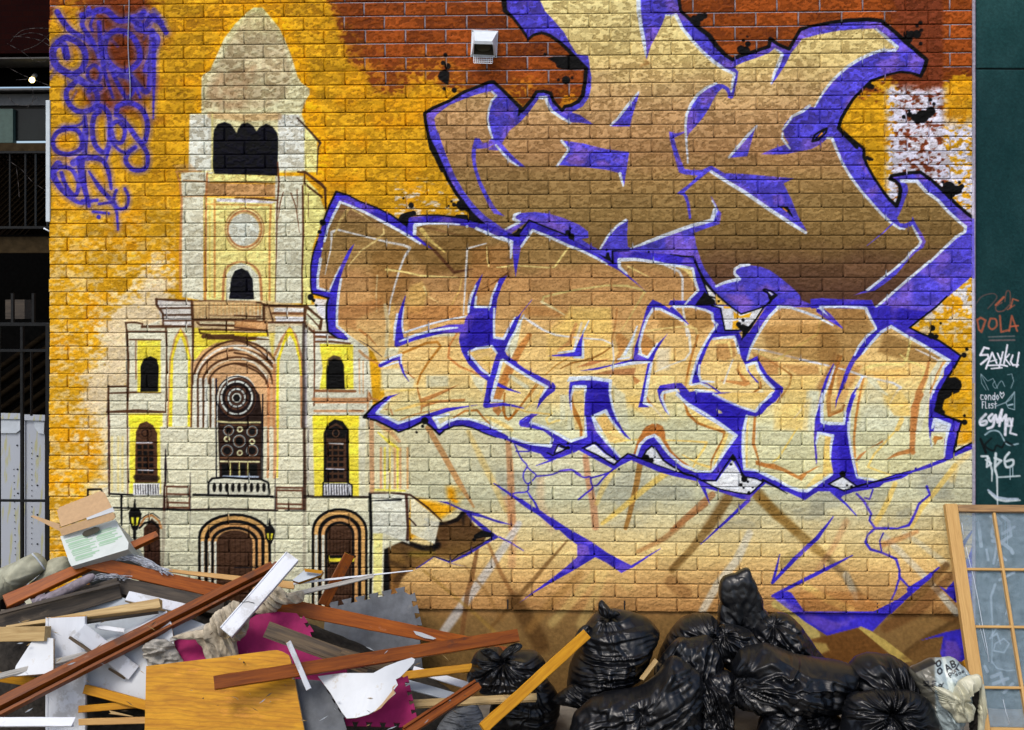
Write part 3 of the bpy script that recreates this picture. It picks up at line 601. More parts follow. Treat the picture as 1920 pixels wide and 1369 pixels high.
def upper_piece():
    P = poly; S = stroke; B = blue
    fill = vgrad([(20, (216, 200, 138)), (110, (212, 190, 126)), (165, (200, 168, 116)), (215, (188, 150, 104)), (290, (172, 132, 88)), (330, (160, 128, 80)), (400, (150, 122, 74)), (455, (134, 106, 64)), (495, (114, 84, 60)), (560, (94, 66, 54))], 16)
    fr(780, 10, 4.8)
    # silhouette in tan
    sil = []
    def add(x0, y0, s, q): sil.extend((np.array(q, float).reshape(-1, 2)/s+[x0, y0]).ravel().tolist())
    add(780, 10, 4.8, [800, -100, 810, 50, 880, 110, 950, 200, 1015, 305, 1060, 270, 1130, 252, 1200, 272, 1290, 335, 1360, 400, 1440, 490, 1530, 575, 1522, 700, 1500, 810, 1460, 865, 1400, 902, 1340, 912, 1318, 955, 1270, 905, 1235, 865, 1212, 792, 1150, 778, 1088, 782, 1040, 855, 945, 965, 945, 920, 880, 865, 800, 785, 705, 695, 660, 695, 560, 735, 430, 785, 300, 865, 160, 925, 80, 975, 90, 1060, 115, 1200])
    add(780, 240, 4.8, [175, 205, 235, 340, 295, 470, 365, 590, 435, 680, 505, 780, 610, 870, 800, 1000])
    sil += [960, 470, 1100, 480, 1180, 500, 1300, 520, 1420, 590, 1500, 600, 1640, 580, 1705, 615, 1773, 560, 1828, 512]
    add(1500, 240, 4.8, [1575, 830, 1500, 770, 1400, 680, 1280, 560, 1180, 470, 1080, 400, 950, 410, 820, 430, 805, 460, 860, 480, 890, 510, 905, 560, 890, 640, 870, 705, 800, 640, 740, 560, 660, 440, 610, 350, 575, 270, 575, 190, 510, 140, 430, 70])
    add(1500, 10, 4.8, [345, 1110, 370, 1020, 410, 950, 480, 840, 560, 760, 640, 680, 780, 630, 900, 600, 1000, 610, 1085, 640, 1120, 560, 1135, 490, 1080, 440, 960, 340, 850, 240, 720, 140, 600, 130, 450, 140, 300, 155, 100, 190, 0, 215])
    add(1150, 10, 4.8, [1580, 400, 1480, 355, 1415, 310, 1400, 375, 1250, 425, 1110, 470, 1070, 495, 1010, 450, 930, 370, 860, 270, 750, 190, 660, 100, 600, 45, 560, -100])
    P(sil, fill, .8, frame=False)
    # U1
    q = []
    def cat(x0, y0, s, L): q.extend((np.array(L, float).reshape(-1, 2)/s+[x0, y0]).ravel().tolist())
    cat(780, 10, 4.8, [760, -60, 810, 50, 880, 110, 950, 200, 1015, 305, 1060, 270, 1130, 252, 1200, 272, 1290, 335, 1360, 400, 1440, 490, 1530, 575, 1522, 700, 1500, 810, 1460, 865, 1400, 902, 1340, 912, 1318, 955, 1270, 905, 1235, 865, 1212, 792, 1150, 778, 1088, 782, 1040, 855, 945, 965, 945, 920, 880, 865, 800, 785, 705, 695, 660, 695, 560, 735, 430, 785, 300, 865, 160, 925, 80, 975, 90, 1060, 115, 1200])
    cat(780, 240, 4.8, [175, 205, 235, 340, 295, 470, 365, 590, 435, 680, 505, 780, 610, 870, 720, 1000, 860, 1010, 900, 960, 800, 920, 720, 860, 620, 790, 520, 690, 430, 570, 360, 450, 290, 290, 230, 130, 205, 50])
    cat(780, 10, 4.8, [180, 1110, 165, 1020, 190, 980, 300, 900, 430, 845, 560, 800, 660, 775, 725, 815, 680, 860, 655, 940, 645, 1020, 655, 1100, 685, 1200, 700, 1260, 640, 1300, 790, 1310, 770, 1250, 840, 1130, 940, 1050, 1020, 960, 1110, 835, 1175, 835, 1195, 890, 1230, 950, 1300, 1005, 1390, 1055, 1480, 1058, 1600, 1075, 1480, 990, 1400, 965, 1500, 910, 1555, 830, 1575, 740, 1580, 650, 1565, 560, 1550, 455, 1450, 440, 1390, 350, 1330, 240, 1250, 150, 1160, 50, 1110, -60])
    P(q, B, .6, frame=False)
    W = lambda p, w=2.6, sm=False: S(p, np.array(w)*1.3+.4, WH, .7, .95, sm)
    fr(780, 240, 4.8)
    P([690, 90, 640, 130, 600, 135, 570, 95, 530, 90, 505, 180, 500, 260, 520, 370, 560, 500, 610, 610, 650, 690, 700, 770, 800, 795, 735, 745, 695, 690, 645, 600, 590, 490, 552, 380, 537, 290, 540, 190, 590, 187, 650, 180, 700, 150, 730, 160, 780, 240, 860, 310, 940, 350, 985, 352, 900, 280, 830, 210, 780, 150, 760, 110, 780, 80, 720, 60], B)
    W([720, 155, 790, 240, 850, 300, 925, 347], [2.5, 3.5, 3, 1.5]); W([650, -40, 660, 0, 672, 50, 690, 95], [3, 3, 2])
    P([1325, 115, 1500, 140, 1700, 190, 1918, 218, 1900, 340, 1872, 520, 1840, 410, 1740, 382, 1560, 357, 1400, 345, 1285, 335, 1350, 250, 1385, 200], B)
    P([1390, 240, 1450, 240, 1520, 315, 1400, 330, 1350, 300], LI, 2, .8); P([1620, 300, 1700, 290, 1760, 340, 1640, 340], LI, 2, .6)
    W([1310, 118, 1375, 195, 1340, 245, 1270, 342], [3.5, 3, 3, 3]); W([1835, 412, 1865, 522], [4, 2])
    fr(780, 10, 4.8)
    W([680, 775, 722, 815, 680, 860, 655, 940, 645, 1020, 655, 1100, 685, 1195], [2, 3, 2.6, 2.6, 2.4, 2.4, 2]); W([1115, 833, 1170, 833, 1185, 890, 1225, 955, 1300, 1008, 1388, 1058], [4, 5, 4, 4, 3.5, 2.5])
    fr(1150, 10, 4.8)
    P([232, 785, 215, 860, 170, 1000, 150, 1092, -20, 1092, 0, 1060, 110, 940], B); W([-22, 1078, 40, 1020, 130, 900, 225, 785], [3.2, 3, 4, 2.4])
    # top centre
    P([240, -80, 600, -80, 605, 50, 660, 100, 750, 190, 860, 270, 930, 370, 1010, 450, 1070, 495, 1110, 470, 1250, 425, 1400, 375, 1415, 310, 1480, 355, 1580, 400, 1680, 225, 1760, 195, 1930, 175, 1930, 250, 1850, 262, 1750, 290, 1700, 300, 1650, 370, 1600, 430, 1550, 530, 1480, 640, 1418, 722, 1450, 610, 1490, 520, 1520, 440, 1455, 385, 1400, 430, 1300, 470, 1180, 510, 1085, 552, 1125, 600, 1110, 700, 1080, 830, 1060, 845, 1030, 830, 1030, 800, 1010, 765, 980, 748, 940, 785, 900, 850, 860, 930, 800, 1020, 740, 1090, 680, 1155, 660, 1205, 650, 1100, 660, 985, 700, 890, 760, 800, 840, 740, 920, 705, 990, 713, 1040, 745, 1055, 780, 1070, 700, 1085, 620, 1000, 580, 900, 510, 800, 420, 700, 310, 620, 210, 560, 92, 470, 88, 440, 170, 390, 270, 340, 360, 298, 490, 285, 430, 265, 250, 245, 100], B)
    W([225, -80, 228, 50, 250, 200, 275, 330, 293, 455], [6, 6, 5, 5, 2]); W([562, 90, 620, 208, 700, 308, 800, 418, 900, 508, 1000, 578, 1088, 618, 1072, 700, 1060, 780], [5, 4, 4, 4, 5, 4, 4, 3.6, 2]); W([470, 90, 560, 90], 2)
    W([925, 703, 840, 742, 760, 802, 700, 890, 658, 985, 648, 1100, 655, 1205, 670, 1420], [3, 4, 4, 4, 3.4, 3, 3, 2]); W([1455, 392, 1520, 440, 1490, 520, 1450, 610, 1420, 702], [2, 4, 5, 4, 2])
    S([290, 500, 320, 520, 250, 545], 5, (150, 100, 50), 3, .6)
    # right hook
    fr(1500, 10, 4.8)
    h = []
    def hat(x0, y0, s, L): h.extend((np.array(L, float).reshape(-1, 2)/s+[x0, y0]).ravel().tolist())
    hat(1500, 10, 4.8, [0, 215, 100, 190, 300, 155, 450, 140, 600, 130, 720, 140, 850, 240, 960, 340, 1080, 440, 1135, 490, 1120, 560, 1085, 640, 1000, 610, 900, 600, 780, 630, 640, 680, 560, 760, 480, 840, 410, 950, 370, 1020, 345, 1110])
    hat(1500, 240, 4.8, [430, 70, 510, 140, 575, 190, 575, 270, 610, 350, 660, 440, 740, 560, 800, 640, 870, 705, 890, 640, 905, 560, 890, 510, 860, 480, 805, 460, 820, 430, 950, 410, 1080, 400, 1180, 470, 1280, 560, 1400, 680, 1500, 770, 1575, 830])
    h += [1834, 412, 1834, 508, 1773, 560, 1705, 615, 1660, 640, 1600, 600, 1642, 577, 1680, 546]
    hat(1500, 240, 4.8, [1170, 1200, 1300, 1080, 1400, 990, 1490, 940, 1495, 895, 1430, 840, 1340, 760, 1240, 650, 1130, 570, 1050, 480, 925, 478, 965, 510, 972, 570, 950, 630, 910, 740, 870, 815, 900, 860, 950, 860, 1000, 840, 1010, 800, 1045, 870, 1100, 960, 1130, 1020, 1112, 1075, 1040, 1120, 975, 1190])
    h += [1680, 515, 1660, 531, 1640, 545, 1600, 554, 1626, 543, 1680, 502, 1696, 488]
    hat(1500, 240, 4.8, [1000, 1120, 1090, 1030, 1050, 950, 1008, 880, 940, 905, 900, 905, 830, 860, 740, 780, 640, 670, 530, 540, 450, 430, 380, 310, 330, 200, 285, 90, 240, 100, 180, 150, 100, 190, 0, 210, -130, 238, -280, 240, -350, 236, -250, 190, -100, 140, -140, 80, -158, 0])
    hat(1500, 10, 4.8, [-160, 1150, -140, 1070, -90, 1010, 0, 960, 60, 905, 100, 915, 130, 920, 170, 850, 240, 760, 310, 670, 380, 600, 460, 530, 560, 470, 660, 425, 760, 398, 880, 385, 840, 345, 760, 280, 660, 212, 540, 215, 350, 230, 160, 265, 30, 290, 0, 320])
    P(h, B, .6, frame=False)
    W([680, 213, 760, 278, 875, 378, 855, 408, 750, 402, 650, 432, 540, 482, 440, 545, 360, 612, 290, 678, 220, 765, 130, 915], [2, 4, 4.5, 3.4, 4, 4.4, 4.4, 4, 3.6, 3.4, 3, 2]); W([85, 905, 30, 950, -70, 1000, -110, 1060, -158, 1120], [4, 4, 3.4, 3, 2.6])
    W([-158, 1150, -160, 1200, -135, 1235, -92, 1290], [2.6, 3, 3, 2])
    fr(1500, 240, 4.8)
    W([245, 92, 285, 92, 330, 200, 380, 315, 450, 435, 530, 545, 640, 672, 740, 782, 830, 862, 895, 905, 940, 910], [3, 4, 3.6, 3.6, 3.6, 3.4, 3.2, 3.4, 3.6, 3, 2]); W([915, 478, 1050, 478, 1130, 570, 1240, 652, 1340, 762, 1430, 842, 1488, 890, 1482, 935, 1400, 985, 1300, 1080, 1170, 1205], [5, 5, 4.4, 4, 4, 4, 4.4, 4, 4, 3.6, 3])
    W([1008, 880, 1048, 950, 1088, 1025, 1060, 1068, 1000, 1120, 940, 1195], [2, 3, 3.4, 3, 3, 3]); S([830, 862, 740, 950, 600, 1060], [3, 2, .8], B)
    P([560, 290, 620, 440, 580, 400, 540, 320], LI, 2.5, .7)
    S([195, 88, 240, 70], 0.1, K)
    # spray arcs
    S([110, 120, 130, 65, 200, 20, 243, 2, 230, 45, 160, 112, 112, 124], 3.6, K, .6); P([120, 115, 200, 25, 240, 10, 150, 108], K, .6); S([160, 85, 195, 50], [1.2, 3.2], (214, 140, 40), .6)
    fr(0, 0, 1); W([1696, 488, 1680, 502, 1626, 544], [3, 3, 3.6]); W([1743, 490, 1700, 526, 1642, 577], [3.4, 3.6, 3.2])
    # lower-left figure
    fr(1150, 240, 4.8)
    P([500, 30, 510, 110, 545, 240, 590, 400, 640, 418, 760, 430, 700, 490, 570, 590, 630, 608, 660, 680, 680, 820, 700, 820, 690, 700, 670, 620, 640, 580, 720, 505, 860, 392, 1000, 475, 1200, 592, 1400, 722, 1570, 832, 1690, 902, 1742, 930, 1660, 790, 1600, 640, 1530, 500, 1622, 455, 1400, 435, 1150, 413, 1000, 408, 880, 338, 800, 378, 700, 380, 640, 370, 600, 270, 570, 180, 545, 90, 635, 48, 640, 32, 560, 50, 528, 38], B)
    W([880, 393, 1000, 470, 1200, 592, 1400, 732, 1570, 842, 1732, 945], [4, 5, 5, 5, 5, 3.4])
    P([1430, 600, 1520, 600, 1540, 690, 1440, 690], LI, 3, .5); P([1476, 702, 1572, 708, 1622, 812, 1545, 742], K, .6); S([1528, 722, 1560, 750], [2, 2.6], (214, 140, 40), .5)
    P([1280, 0, 1262, 50, 1240, 130, 1205, 255, 1040, 270, 1100, 190, 1200, 60, 1280, -20], B); W([1040, 265, 1130, 162, 1220, 55, 1290, -18], [3, 4, 4, 2.5])
    P([165, 1090, 300, 1035, 500, 958, 700, 888, 895, 832, 935, 732, 972, 765, 955, 865, 830, 905, 725, 945, 742, 1050, 800, 1230, 600, 1240, 100, 1200, -20, 1130], B)
    W([165, 1085, 300, 1030, 500, 953, 700, 882, 885, 832, 918, 740], [3, 4.4, 5, 5, 5, 7]); S([880, 620, 912, 680, 940, 735], [1, 2, 2], B); W([888, 655, 922, 718], [1.6, 2])
    # seam to lower piece
    fr(940, 380, 4.8)
    P([1140, 155, 1130, 300, 1140, 420, 890, 430, 960, 300, 1040, 210, 1120, 158], B); W([890, 415, 960, 300, 1040, 210, 1122, 158], [2.4, 3, 3, 3.6])
    P([0, 240, 60, 235, 170, 185, 130, 150, 125, 120, 170, 95, 300, 85, 430, 100, 560, 140, 700, 200, 780, 260, 785, 315, 720, 330, 800, 385, 890, 430, 1140, 400, 1170, 415, 1500, 320, 1740, 320, 1760, 450, 1830, 600, 1930, 740, 1930, 900, 1600, 700, 1000, 700, 600, 450, 0, 400], B)
    W([170, 90, 120, 112, 112, 148, 165, 175, 40, 240], [2, 4, 4, 3.6, 2.6]); P([430, 190, 560, 190, 620, 240, 480, 230], LI, 3, .6)
    fr(1280, 440, 4.8)
    P([0, 0, 100, 0, 130, 150, 200, 320, 300, 465, 380, 430, 520, 400, 470, 350, 475, 310, 520, 282, 600, 275, 700, 290, 780, 320, 860, 375, 940, 440, 1020, 510, 1062, 560, 1060, 620, 1150, 660, 1150, 580, 1250, 572, 1400, 582, 1700, 590, 1720, 640, 1740, 660, 1800, 620, 1930, 520, 1930, 900, 1730, 830, 1660, 660, 1000, 700, 650, 760, 520, 900, 280, 860, 200, 620, 0, 620], B)
    P([380, 540, 560, 540, 640, 620, 560, 640, 460, 620], LI, 5, .8); P([640, 510, 760, 440, 830, 500, 740, 500], LI, 5, .6)
    W([600, 272, 520, 280, 470, 310, 465, 350, 510, 400, 380, 430, 300, 465], [3, 4, 3.6, 3.2, 4.4, 4, 3])
def lower_piece():
    P = poly; S = stroke; B = dblue
    W = lambda p, w=2.8, sm=False: S(p, np.array(w)*1.3+.4, WH, .7, .95, sm)
    D = lambda p, w, sm=False: S(p, w, B, .6, 1, sm)
    fill = vgrad([(375, (134, 100, 72)), (430, (150, 120, 72)), (490, (158, 126, 76)), (520, (180, 136, 86)), (590, (200, 156, 98)), (640, (214, 180, 116)), (690, (222, 190, 122)), (740, (220, 198, 134)), (775, (208, 202, 152)), (800, (202, 202, 164)), (900, (204, 200, 152))], 20)
    s = []
    def add(x0, y0, k, q): s.extend((np.array(q, float).reshape(-1, 2)/k+[x0, y0]).ravel().tolist())
    add(570, 340, 4.8, [290, 97, 400, 130, 500, 182, 650, 240, 780, 305, 860, 360, 930, 405, 945, 325, 1000, 318, 1200, 310, 1400, 332, 1500, 350, 1590, 378, 1800, 480])
    add(940, 380, 4.8, [60, 300, 250, 160, 400, 222, 560, 292, 640, 330, 870, 460, 1000, 525, 1000, 435, 1150, 435, 1520, 465, 1735, 490, 1830, 700, 1900, 800])
    s += [1345, 573, 1355, 620, 1388, 623, 1440, 573, 1520, 577, 1640, 580, 1665, 590]
    add(1500, 560, 4.8, [985, 265, 1100, 320, 1250, 380, 1350, 450, 1440, 520, 1390, 610, 1320, 710, 1250, 850, 1215, 1000, 1300, 1050, 1430, 1100])
    add(1430, 740, 4.8, [1790, 240, 1750, 350, 1720, 520, 1650, 580, 1400, 680, 1250, 730, 870, 830, 840, 820, 700, 720, 590, 810, 500, 840, 390, 910, 230, 880, 0, 760])
    add(1050, 740, 4.8, [1830, 780, 1700, 740, 1640, 730, 1555, 540, 1400, 770, 1270, 760, 1100, 700, 830, 450, 740, 570, 610, 530, 490, 630, 320, 430, 100, 480, 0, 500])
    add(680, 740, 4.8, [1700, 530, 1500, 500, 1290, 405, 1200, 385, 1100, 350, 1000, 305, 900, 280, 820, 285, 740, 320, 690, 360, 620, 290, 540, 240, 420, 300, 320, 335, 200, 270, 100, 220, 20, 200, 100, 100, 200, 10])
    s += [714, 690, 700, 660, 652, 626]
    add(570, 560, 4.8, [390, 328, 300, 312, 215, 255, 200, 130, 207, 0])
    add(570, 340, 4.8, [205, 1100, 222, 1055, 75, 1010, 62, 950, 60, 770, 80, 660, 120, 540, 165, 390, 220, 240])
    P(s, fill, .9, frame=False)
    # ---- fill details: tan, cream and pale sprayed lines
    tn = (176, 116, 58); wt = (200, 204, 206); cr = (224, 206, 130); ye = (228, 186, 92); gb = (204, 206, 178)
    T = lambda q, w=2.6, c=tn, so=.9, a=.9: S(q, w, c, so, a)
    fr(570, 340, 4.8)
    P([600, 640, 930, 560, 980, 900, 760, 1190, 640, 1190], (140, 98, 46), 9, .45); P([950, 620, 1600, 420, 1700, 700, 1450, 800, 1100, 860], (120, 88, 44), 8, .5)
    P([1500, 600, 1860, 560, 1830, 900, 1500, 1100], (176, 120, 66), 9, .5)
    P([960, 940, 1060, 900, 1120, 1000, 1060, 1190, 900, 1190, 920, 1040], (222, 184, 100), 5, .6)
    T([250, 520, 240, 620, 210, 740, 190, 840], [2.6, 2.6, 2, 1.4], wt); T([245, 520, 250, 460, 300, 435, 400, 460, 560, 500, 760, 550, 900, 575, 955, 600, 900, 690, 860, 800, 820, 930, 780, 1080, 765, 1200], [4, 5, 4, 3, 3, 3.4, 4.4, 4.4, 4, 3.6, 3.4, 3, 2.4], wt)
    T([400, 250, 330, 350, 270, 500], [7, 5, 3], (196, 170, 106), 1.5, .8); T([430, 250, 520, 300, 610, 370], [3, 2.4, 1], (204, 180, 116)); T([715, 410, 720, 470, 640, 540, 520, 620, 400, 760], [2, 3, 3.6, 3, 2], (206, 184, 120))
    T([1060, 440, 1130, 530, 1270, 640], [9, 6, 2.4], (210, 186, 108)); T([1050, 400, 1180, 430, 1400, 490], [5, 4, 2], (110, 72, 46), 2, .6); T([1080, 540, 1190, 640, 1350, 820, 1520, 790], [3, 6, 6, 2], (98, 62, 42))
    T([740, 795, 900, 815, 1050, 850, 1380, 865], [4, 3, 3.4, 1.6], cr); T([1640, 560, 1470, 605, 1460, 780, 1450, 960, 1435, 1200], [2, 3.4, 3.4, 3, 2.4], wt); T([1645, 590, 1650, 720, 1665, 770], [1.6, 2, 2.4], cr); T([1735, 775, 1830, 770], 2, cr)
    T([1420, 880, 1400, 980, 1330, 1110, 1290, 1200], [2, 1.8, 1.6], (214, 180, 100)); T([1080, 950, 1110, 1030, 1210, 1090], [4, 2, 1], (216, 196, 130)); T([660, 850, 650, 1000, 655, 1170], [3, 2, 2], (206, 196, 150), 1.4, .6)
    T([1830, 830, 1700, 920, 1570, 990], [4, 2.4, 1], (112, 72, 42)); S([1850, 700, 1850, 860], 9, (120, 80, 56), 4, .5)
    fr(940, 380, 4.8)
    T([620, 385, 540, 490, 480, 580, 420, 585, 100, 565, 0, 580], [3, 3.4, 3, 2.4, 2, 2], cr); T([1140, 575, 1250, 630, 1330, 670], [3, 2.4, 1], cr); T([1300, 810, 1250, 780, 1130, 750, 950, 745, 700, 780, 500, 820, 380, 850, 370, 895, 450, 935, 580, 1010], [2, 3.6, 4, 3.4, 3, 4, 3.4, 3, 3, 1.6], (200, 186, 116))
    T([1285, 810, 1220, 920, 1150, 1040, 1080, 1150], [4, 3.4, 2.4, 1.6], (204, 182, 112)); T([1470, 565, 1600, 620, 1630, 680, 1630, 880, 1640, 1020, 1670, 1200], [2, 4.4, 4.4, 4, 3.4, 2.4], wt)
    P([1550, 565, 1700, 590, 1760, 770, 1720, 700, 1660, 620], cr, 1.2, .85); P([620, 930, 980, 940, 1000, 1180, 420, 1190, 560, 1080], (226, 196, 110), 4, .6); T([200, 1030, 300, 1090, 400, 1160, 560, 1195], [2, 2.6, 2.6, 2], wt); T([1300, 1150, 1500, 1130, 1720, 1110, 1760, 1180], [2, 2.4, 3, 2.4], (212, 190, 124))
    fr(570, 560, 4.8)
    P([300, 80, 700, 0, 720, 60, 470, 190, 480, 300, 320, 230], (172, 112, 62), 4, .5); P([930, 70, 1400, 60, 1440, 170, 1300, 200, 940, 290], (176, 116, 62), 3, .6)
    T([730, 60, 760, 240, 740, 420], [6, 9, 6], (206, 198, 158), 2, .75); T([800, 60, 790, 250, 770, 430], [8, 9, 5], (224, 188, 106), 3, .5); T([890, 490, 1100, 400, 1200, 390, 1230, 430, 1120, 570, 1050, 680, 1020, 770], [4.4, 5, 5, 4.4, 4.4, 4, 3.6], (182, 120, 44)); T([1020, 800, 1040, 880, 1060, 960], [3, 4, 4], (184, 124, 60))
    T([900, 400, 1100, 330, 1280, 310, 1340, 320], [3, 9, 12, 9], gb, 1.4, .8); T([1380, 310, 1310, 420, 1300, 530, 1400, 610, 1600, 690], [3, 4, 4.4, 4, 3], (200, 130, 70)); P([1050, 900, 1400, 770, 1300, 830, 1160, 900, 1100, 920, 1450, 900, 1450, 925, 1200, 940, 1070, 980, 1050, 1040], (186, 124, 66), .8, .9)
    P([740, 440, 860, 440, 840, 500, 720, 530], gb, 2, .8); P([690, 640, 900, 620, 1000, 720, 980, 800, 690, 820], gb, 3, .7); P([1100, 690, 1300, 690, 1300, 790, 1100, 800], gb, 3, .7); P([1500, 680, 1640, 730, 1600, 840, 1540, 780], gb, 2, .8)
    T([690, 830, 850, 830, 1000, 820], [2, 3, 2], (226, 196, 96), 1.4, .7); T([500, 470, 540, 510, 600, 550, 690, 600], [5, 6, 3], (192, 132, 74), 1.2, .7); S([490, 370, 590, 430, 700, 520], [.8, 1.6, 1.4], (70, 60, 70), .7); S([500, 280, 590, 350, 650, 420], [5, 4, 1.5], (186, 124, 66), 1, .8)
    T([910, 655, 990, 715], 2.4, (186, 116, 60)); T([720, 995, 780, 1000, 800, 1050], [1.5, 4, 3], (192, 140, 92)); T([820, 1010, 1000, 960, 1200, 910], [3, 6, 3], ye, 1.6, .7); T([870, 1090, 1000, 1040, 1300, 980], [2.4, 2.4, 2], (196, 140, 78))
    T([1350, 1070, 1450, 1010, 1560, 1005, 1620, 1080, 1720, 1170], [3, 4, 4.4, 3.4, 2], (176, 112, 48)); T([1720, 900, 1800, 720, 1870, 560], [11, 14, 12], (186, 120, 62), 1.6, .85); P([1700, 970, 1760, 970, 1780, 1010, 1750, 1060, 1700, 1010], (184, 120, 62), .9, .9); T([1800, 960, 1810, 1060, 1840, 1090, 1880, 1050, 1910, 1000], [3, 4, 4, 4, 3], (176, 112, 40))
    fr(880, 560, 4.8)
    P([430, 190, 480, 180, 400, 560, 330, 480], gb, 1, .9); T([540, 330, 440, 480, 370, 640, 260, 900], [9, 14, 13, 9], (188, 122, 60), 1.6, .85); P([480, 60, 880, 110, 880, 170, 560, 160, 420, 130], (180, 122, 66), 4, .5)
    P([700, 290, 860, 130, 1270, 90, 1290, 560, 700, 560], (226, 190, 104), 5, .5); T([650, 30, 760, 90, 860, 150], [5, 3.4, 1.4], (208, 196, 150)); T([490, 170, 560, 220, 660, 280, 780, 330, 960, 350, 1200, 370, 1290, 410, 1300, 540, 1270, 700], [3, 3.4, 3.6, 3, 3, 3, 2.6, 2.6, 2], (200, 204, 210))
    T([820, 630, 920, 580, 1100, 540, 1200, 490, 1270, 440], [2, 3.4, 3.4, 3.4, 2.4], (150, 100, 42)); T([680, 690, 780, 600, 880, 540], [2, 2.4, 2], (190, 136, 60)); T([1330, 90, 1310, 250, 1280, 400], [4, 4, 3], (176, 118, 64), 1.4, .6)
    T([1470, 450, 1350, 350, 1380, 480, 1330, 560], [14, 16, 14, 8], (190, 128, 68), 2.4, .7); P([960, 620, 1100, 560, 1270, 540, 1100, 600], (190, 120, 72), 1, .8); P([1280, 640, 1500, 620, 1480, 690, 1100, 680], (176, 118, 74), 1.4, .85); P([1470, 690, 1540, 740, 1490, 780], (176, 112, 62), 1, .8)
    P([1500, 290, 1350, 540, 1460, 520], gb, 1.4, .85); T([960, 230, 900, 400, 790, 470], [6, 8, 3], (196, 140, 84), 1.4, .8); T([1010, 220, 960, 390, 940, 470], [4, 6, 3], (206, 196, 180), 1.4, .8); T([540, 880, 620, 770], 3, (196, 140, 70)); T([600, 770, 540, 860, 430, 1010, 370, 1080, 330, 1080, 300, 1000, 320, 850], [2, 4, 4, 4, 4, 4, 3.4], (178, 112, 42))
    T([370, 700, 520, 800], [8, 8], gb, 2, .8); T([500, 990, 640, 860, 660, 780], [3, 5, 3], ye, 1.4, .6); T([330, 960, 520, 1020, 720, 1040], [3, 3, 3], ye, 1.2, .8); T([150, 1060, 300, 1130, 380, 1180], [6, 9, 7], ye, 2, .6); T([870, 850, 870, 1090, 780, 1100, 710, 1130, 690, 1080, 750, 1030], [3.4, 4, 4, 4, 4, 2], (226, 200, 116)); 
    P([900, 690, 1260, 700, 1290, 1190, 880, 1190], gb, 3, .6); P([910, 840, 1030, 820, 1040, 1180, 950, 1180], (224, 188, 106), 2, .7); T([925, 850, 930, 960, 980, 1060, 1010, 1190], [2, 5, 5, 5], (170, 108, 44)); T([1590, 870, 1620, 940, 1660, 970], 2.4, (196, 126, 60)); P([1560, 1190, 1620, 1140, 1680, 1125, 1740, 1160, 1760, 1200], (188, 120, 60), 1)
    P([1170, 1080, 1240, 1040, 1300, 1180, 1200, 1190], (222, 180, 100), 2, .8); P([1340, 720, 1560, 780, 1510, 990, 1300, 980], (226, 196, 120), 4, .5); P([1290, 780, 1400, 860, 1440, 1180, 1320, 1180], gb, 3, .7)
    fr(1180, 560, 4.8)
    P([230, 120, 420, 170, 500, 260, 300, 290], (140, 100, 50), 5, .5); P([420, 80, 720, 130, 760, 230, 620, 300, 560, 260], (142, 102, 52), 4, .5); P([110, 300, 240, 400, 170, 520, 90, 480], (192, 128, 66), 2, .7); T([480, 80, 500, 200, 540, 330, 550, 480, 500, 550, 360, 600, 230, 660], [4, 4, 5, 4, 3.4, 2.4, 2], (206, 206, 196))
    T([150, 300, 300, 270, 480, 250, 600, 270, 620, 320], [2, 2.4, 3, 3, 2], (210, 188, 120)); T([620, 330, 570, 480, 530, 640, 505, 780], [3, 4.4, 5, 4.4], (186, 122, 56)); P([240, 440, 370, 440, 360, 640, 250, 640], (208, 206, 190), 5, .6)
    P([780, 400, 940, 380, 960, 520, 860, 560, 790, 540], (190, 140, 82), 2, .75); T([780, 400, 890, 390, 915, 470, 920, 530], [4, 5, 4, 2], (222, 198, 122)); P([980, 580, 1060, 700, 1090, 770, 1040, 790, 820, 740, 830, 730, 1020, 745, 960, 640], (192, 128, 70), 1, .85); P([1000, 600, 1100, 720, 1060, 740, 960, 620], (226, 196, 120), 1.4, .8); T([930, 550, 880, 680, 850, 760], [3, 3, 4], (206, 206, 200))
    T([1100, 445, 1240, 470, 1400, 510, 1600, 560, 1800, 605], [2, 4, 4, 4, 3], (200, 202, 210)); T([1720, 200, 1690, 320, 1560, 400, 1420, 490, 1320, 555, 1260, 550, 1160, 480], [3, 4, 4.4, 4, 3.6, 3, 2], (212, 194, 116)); T([1260, 560, 1380, 630, 1460, 690, 1440, 780, 1390, 850, 1330, 930], [2, 3, 4, 4, 4, 3], (160, 108, 52)); T([1180, 750, 1185, 800, 1080, 870, 950, 930], [3, 3.4, 3.4, 1.6], (184, 120, 50))
    P([1190, 250, 1800, 220, 1900, 420, 1840, 560, 1500, 560, 1240, 480], (152, 108, 54), 6, .5); P([1100, 480, 1340, 570, 1340, 680, 1200, 690], (166, 110, 62), 2, .6); P([1350, 590, 1700, 600, 1710, 680, 1520, 690], (166, 112, 60), 3, .55); P([1340, 720, 1700, 700, 1560, 1180, 1300, 1180, 1400, 900], (224, 192, 108), 6, .5)
    S([1850, 500, 1780, 690, 1720, 800], [5, 12, 14], (150, 100, 56), 4, .6); P([1620, 820, 1700, 830, 1660, 1190, 1600, 1190], gb, 2.4, .8); T([1650, 900, 1560, 980, 1480, 1080], [4, 3, 2], wt, 1.2, .7); T([1190, 830, 1100, 960], [6, 8], gb, 2, .7); P([520, 700, 600, 780, 520, 830, 400, 820], (224, 190, 110), 3, .4)
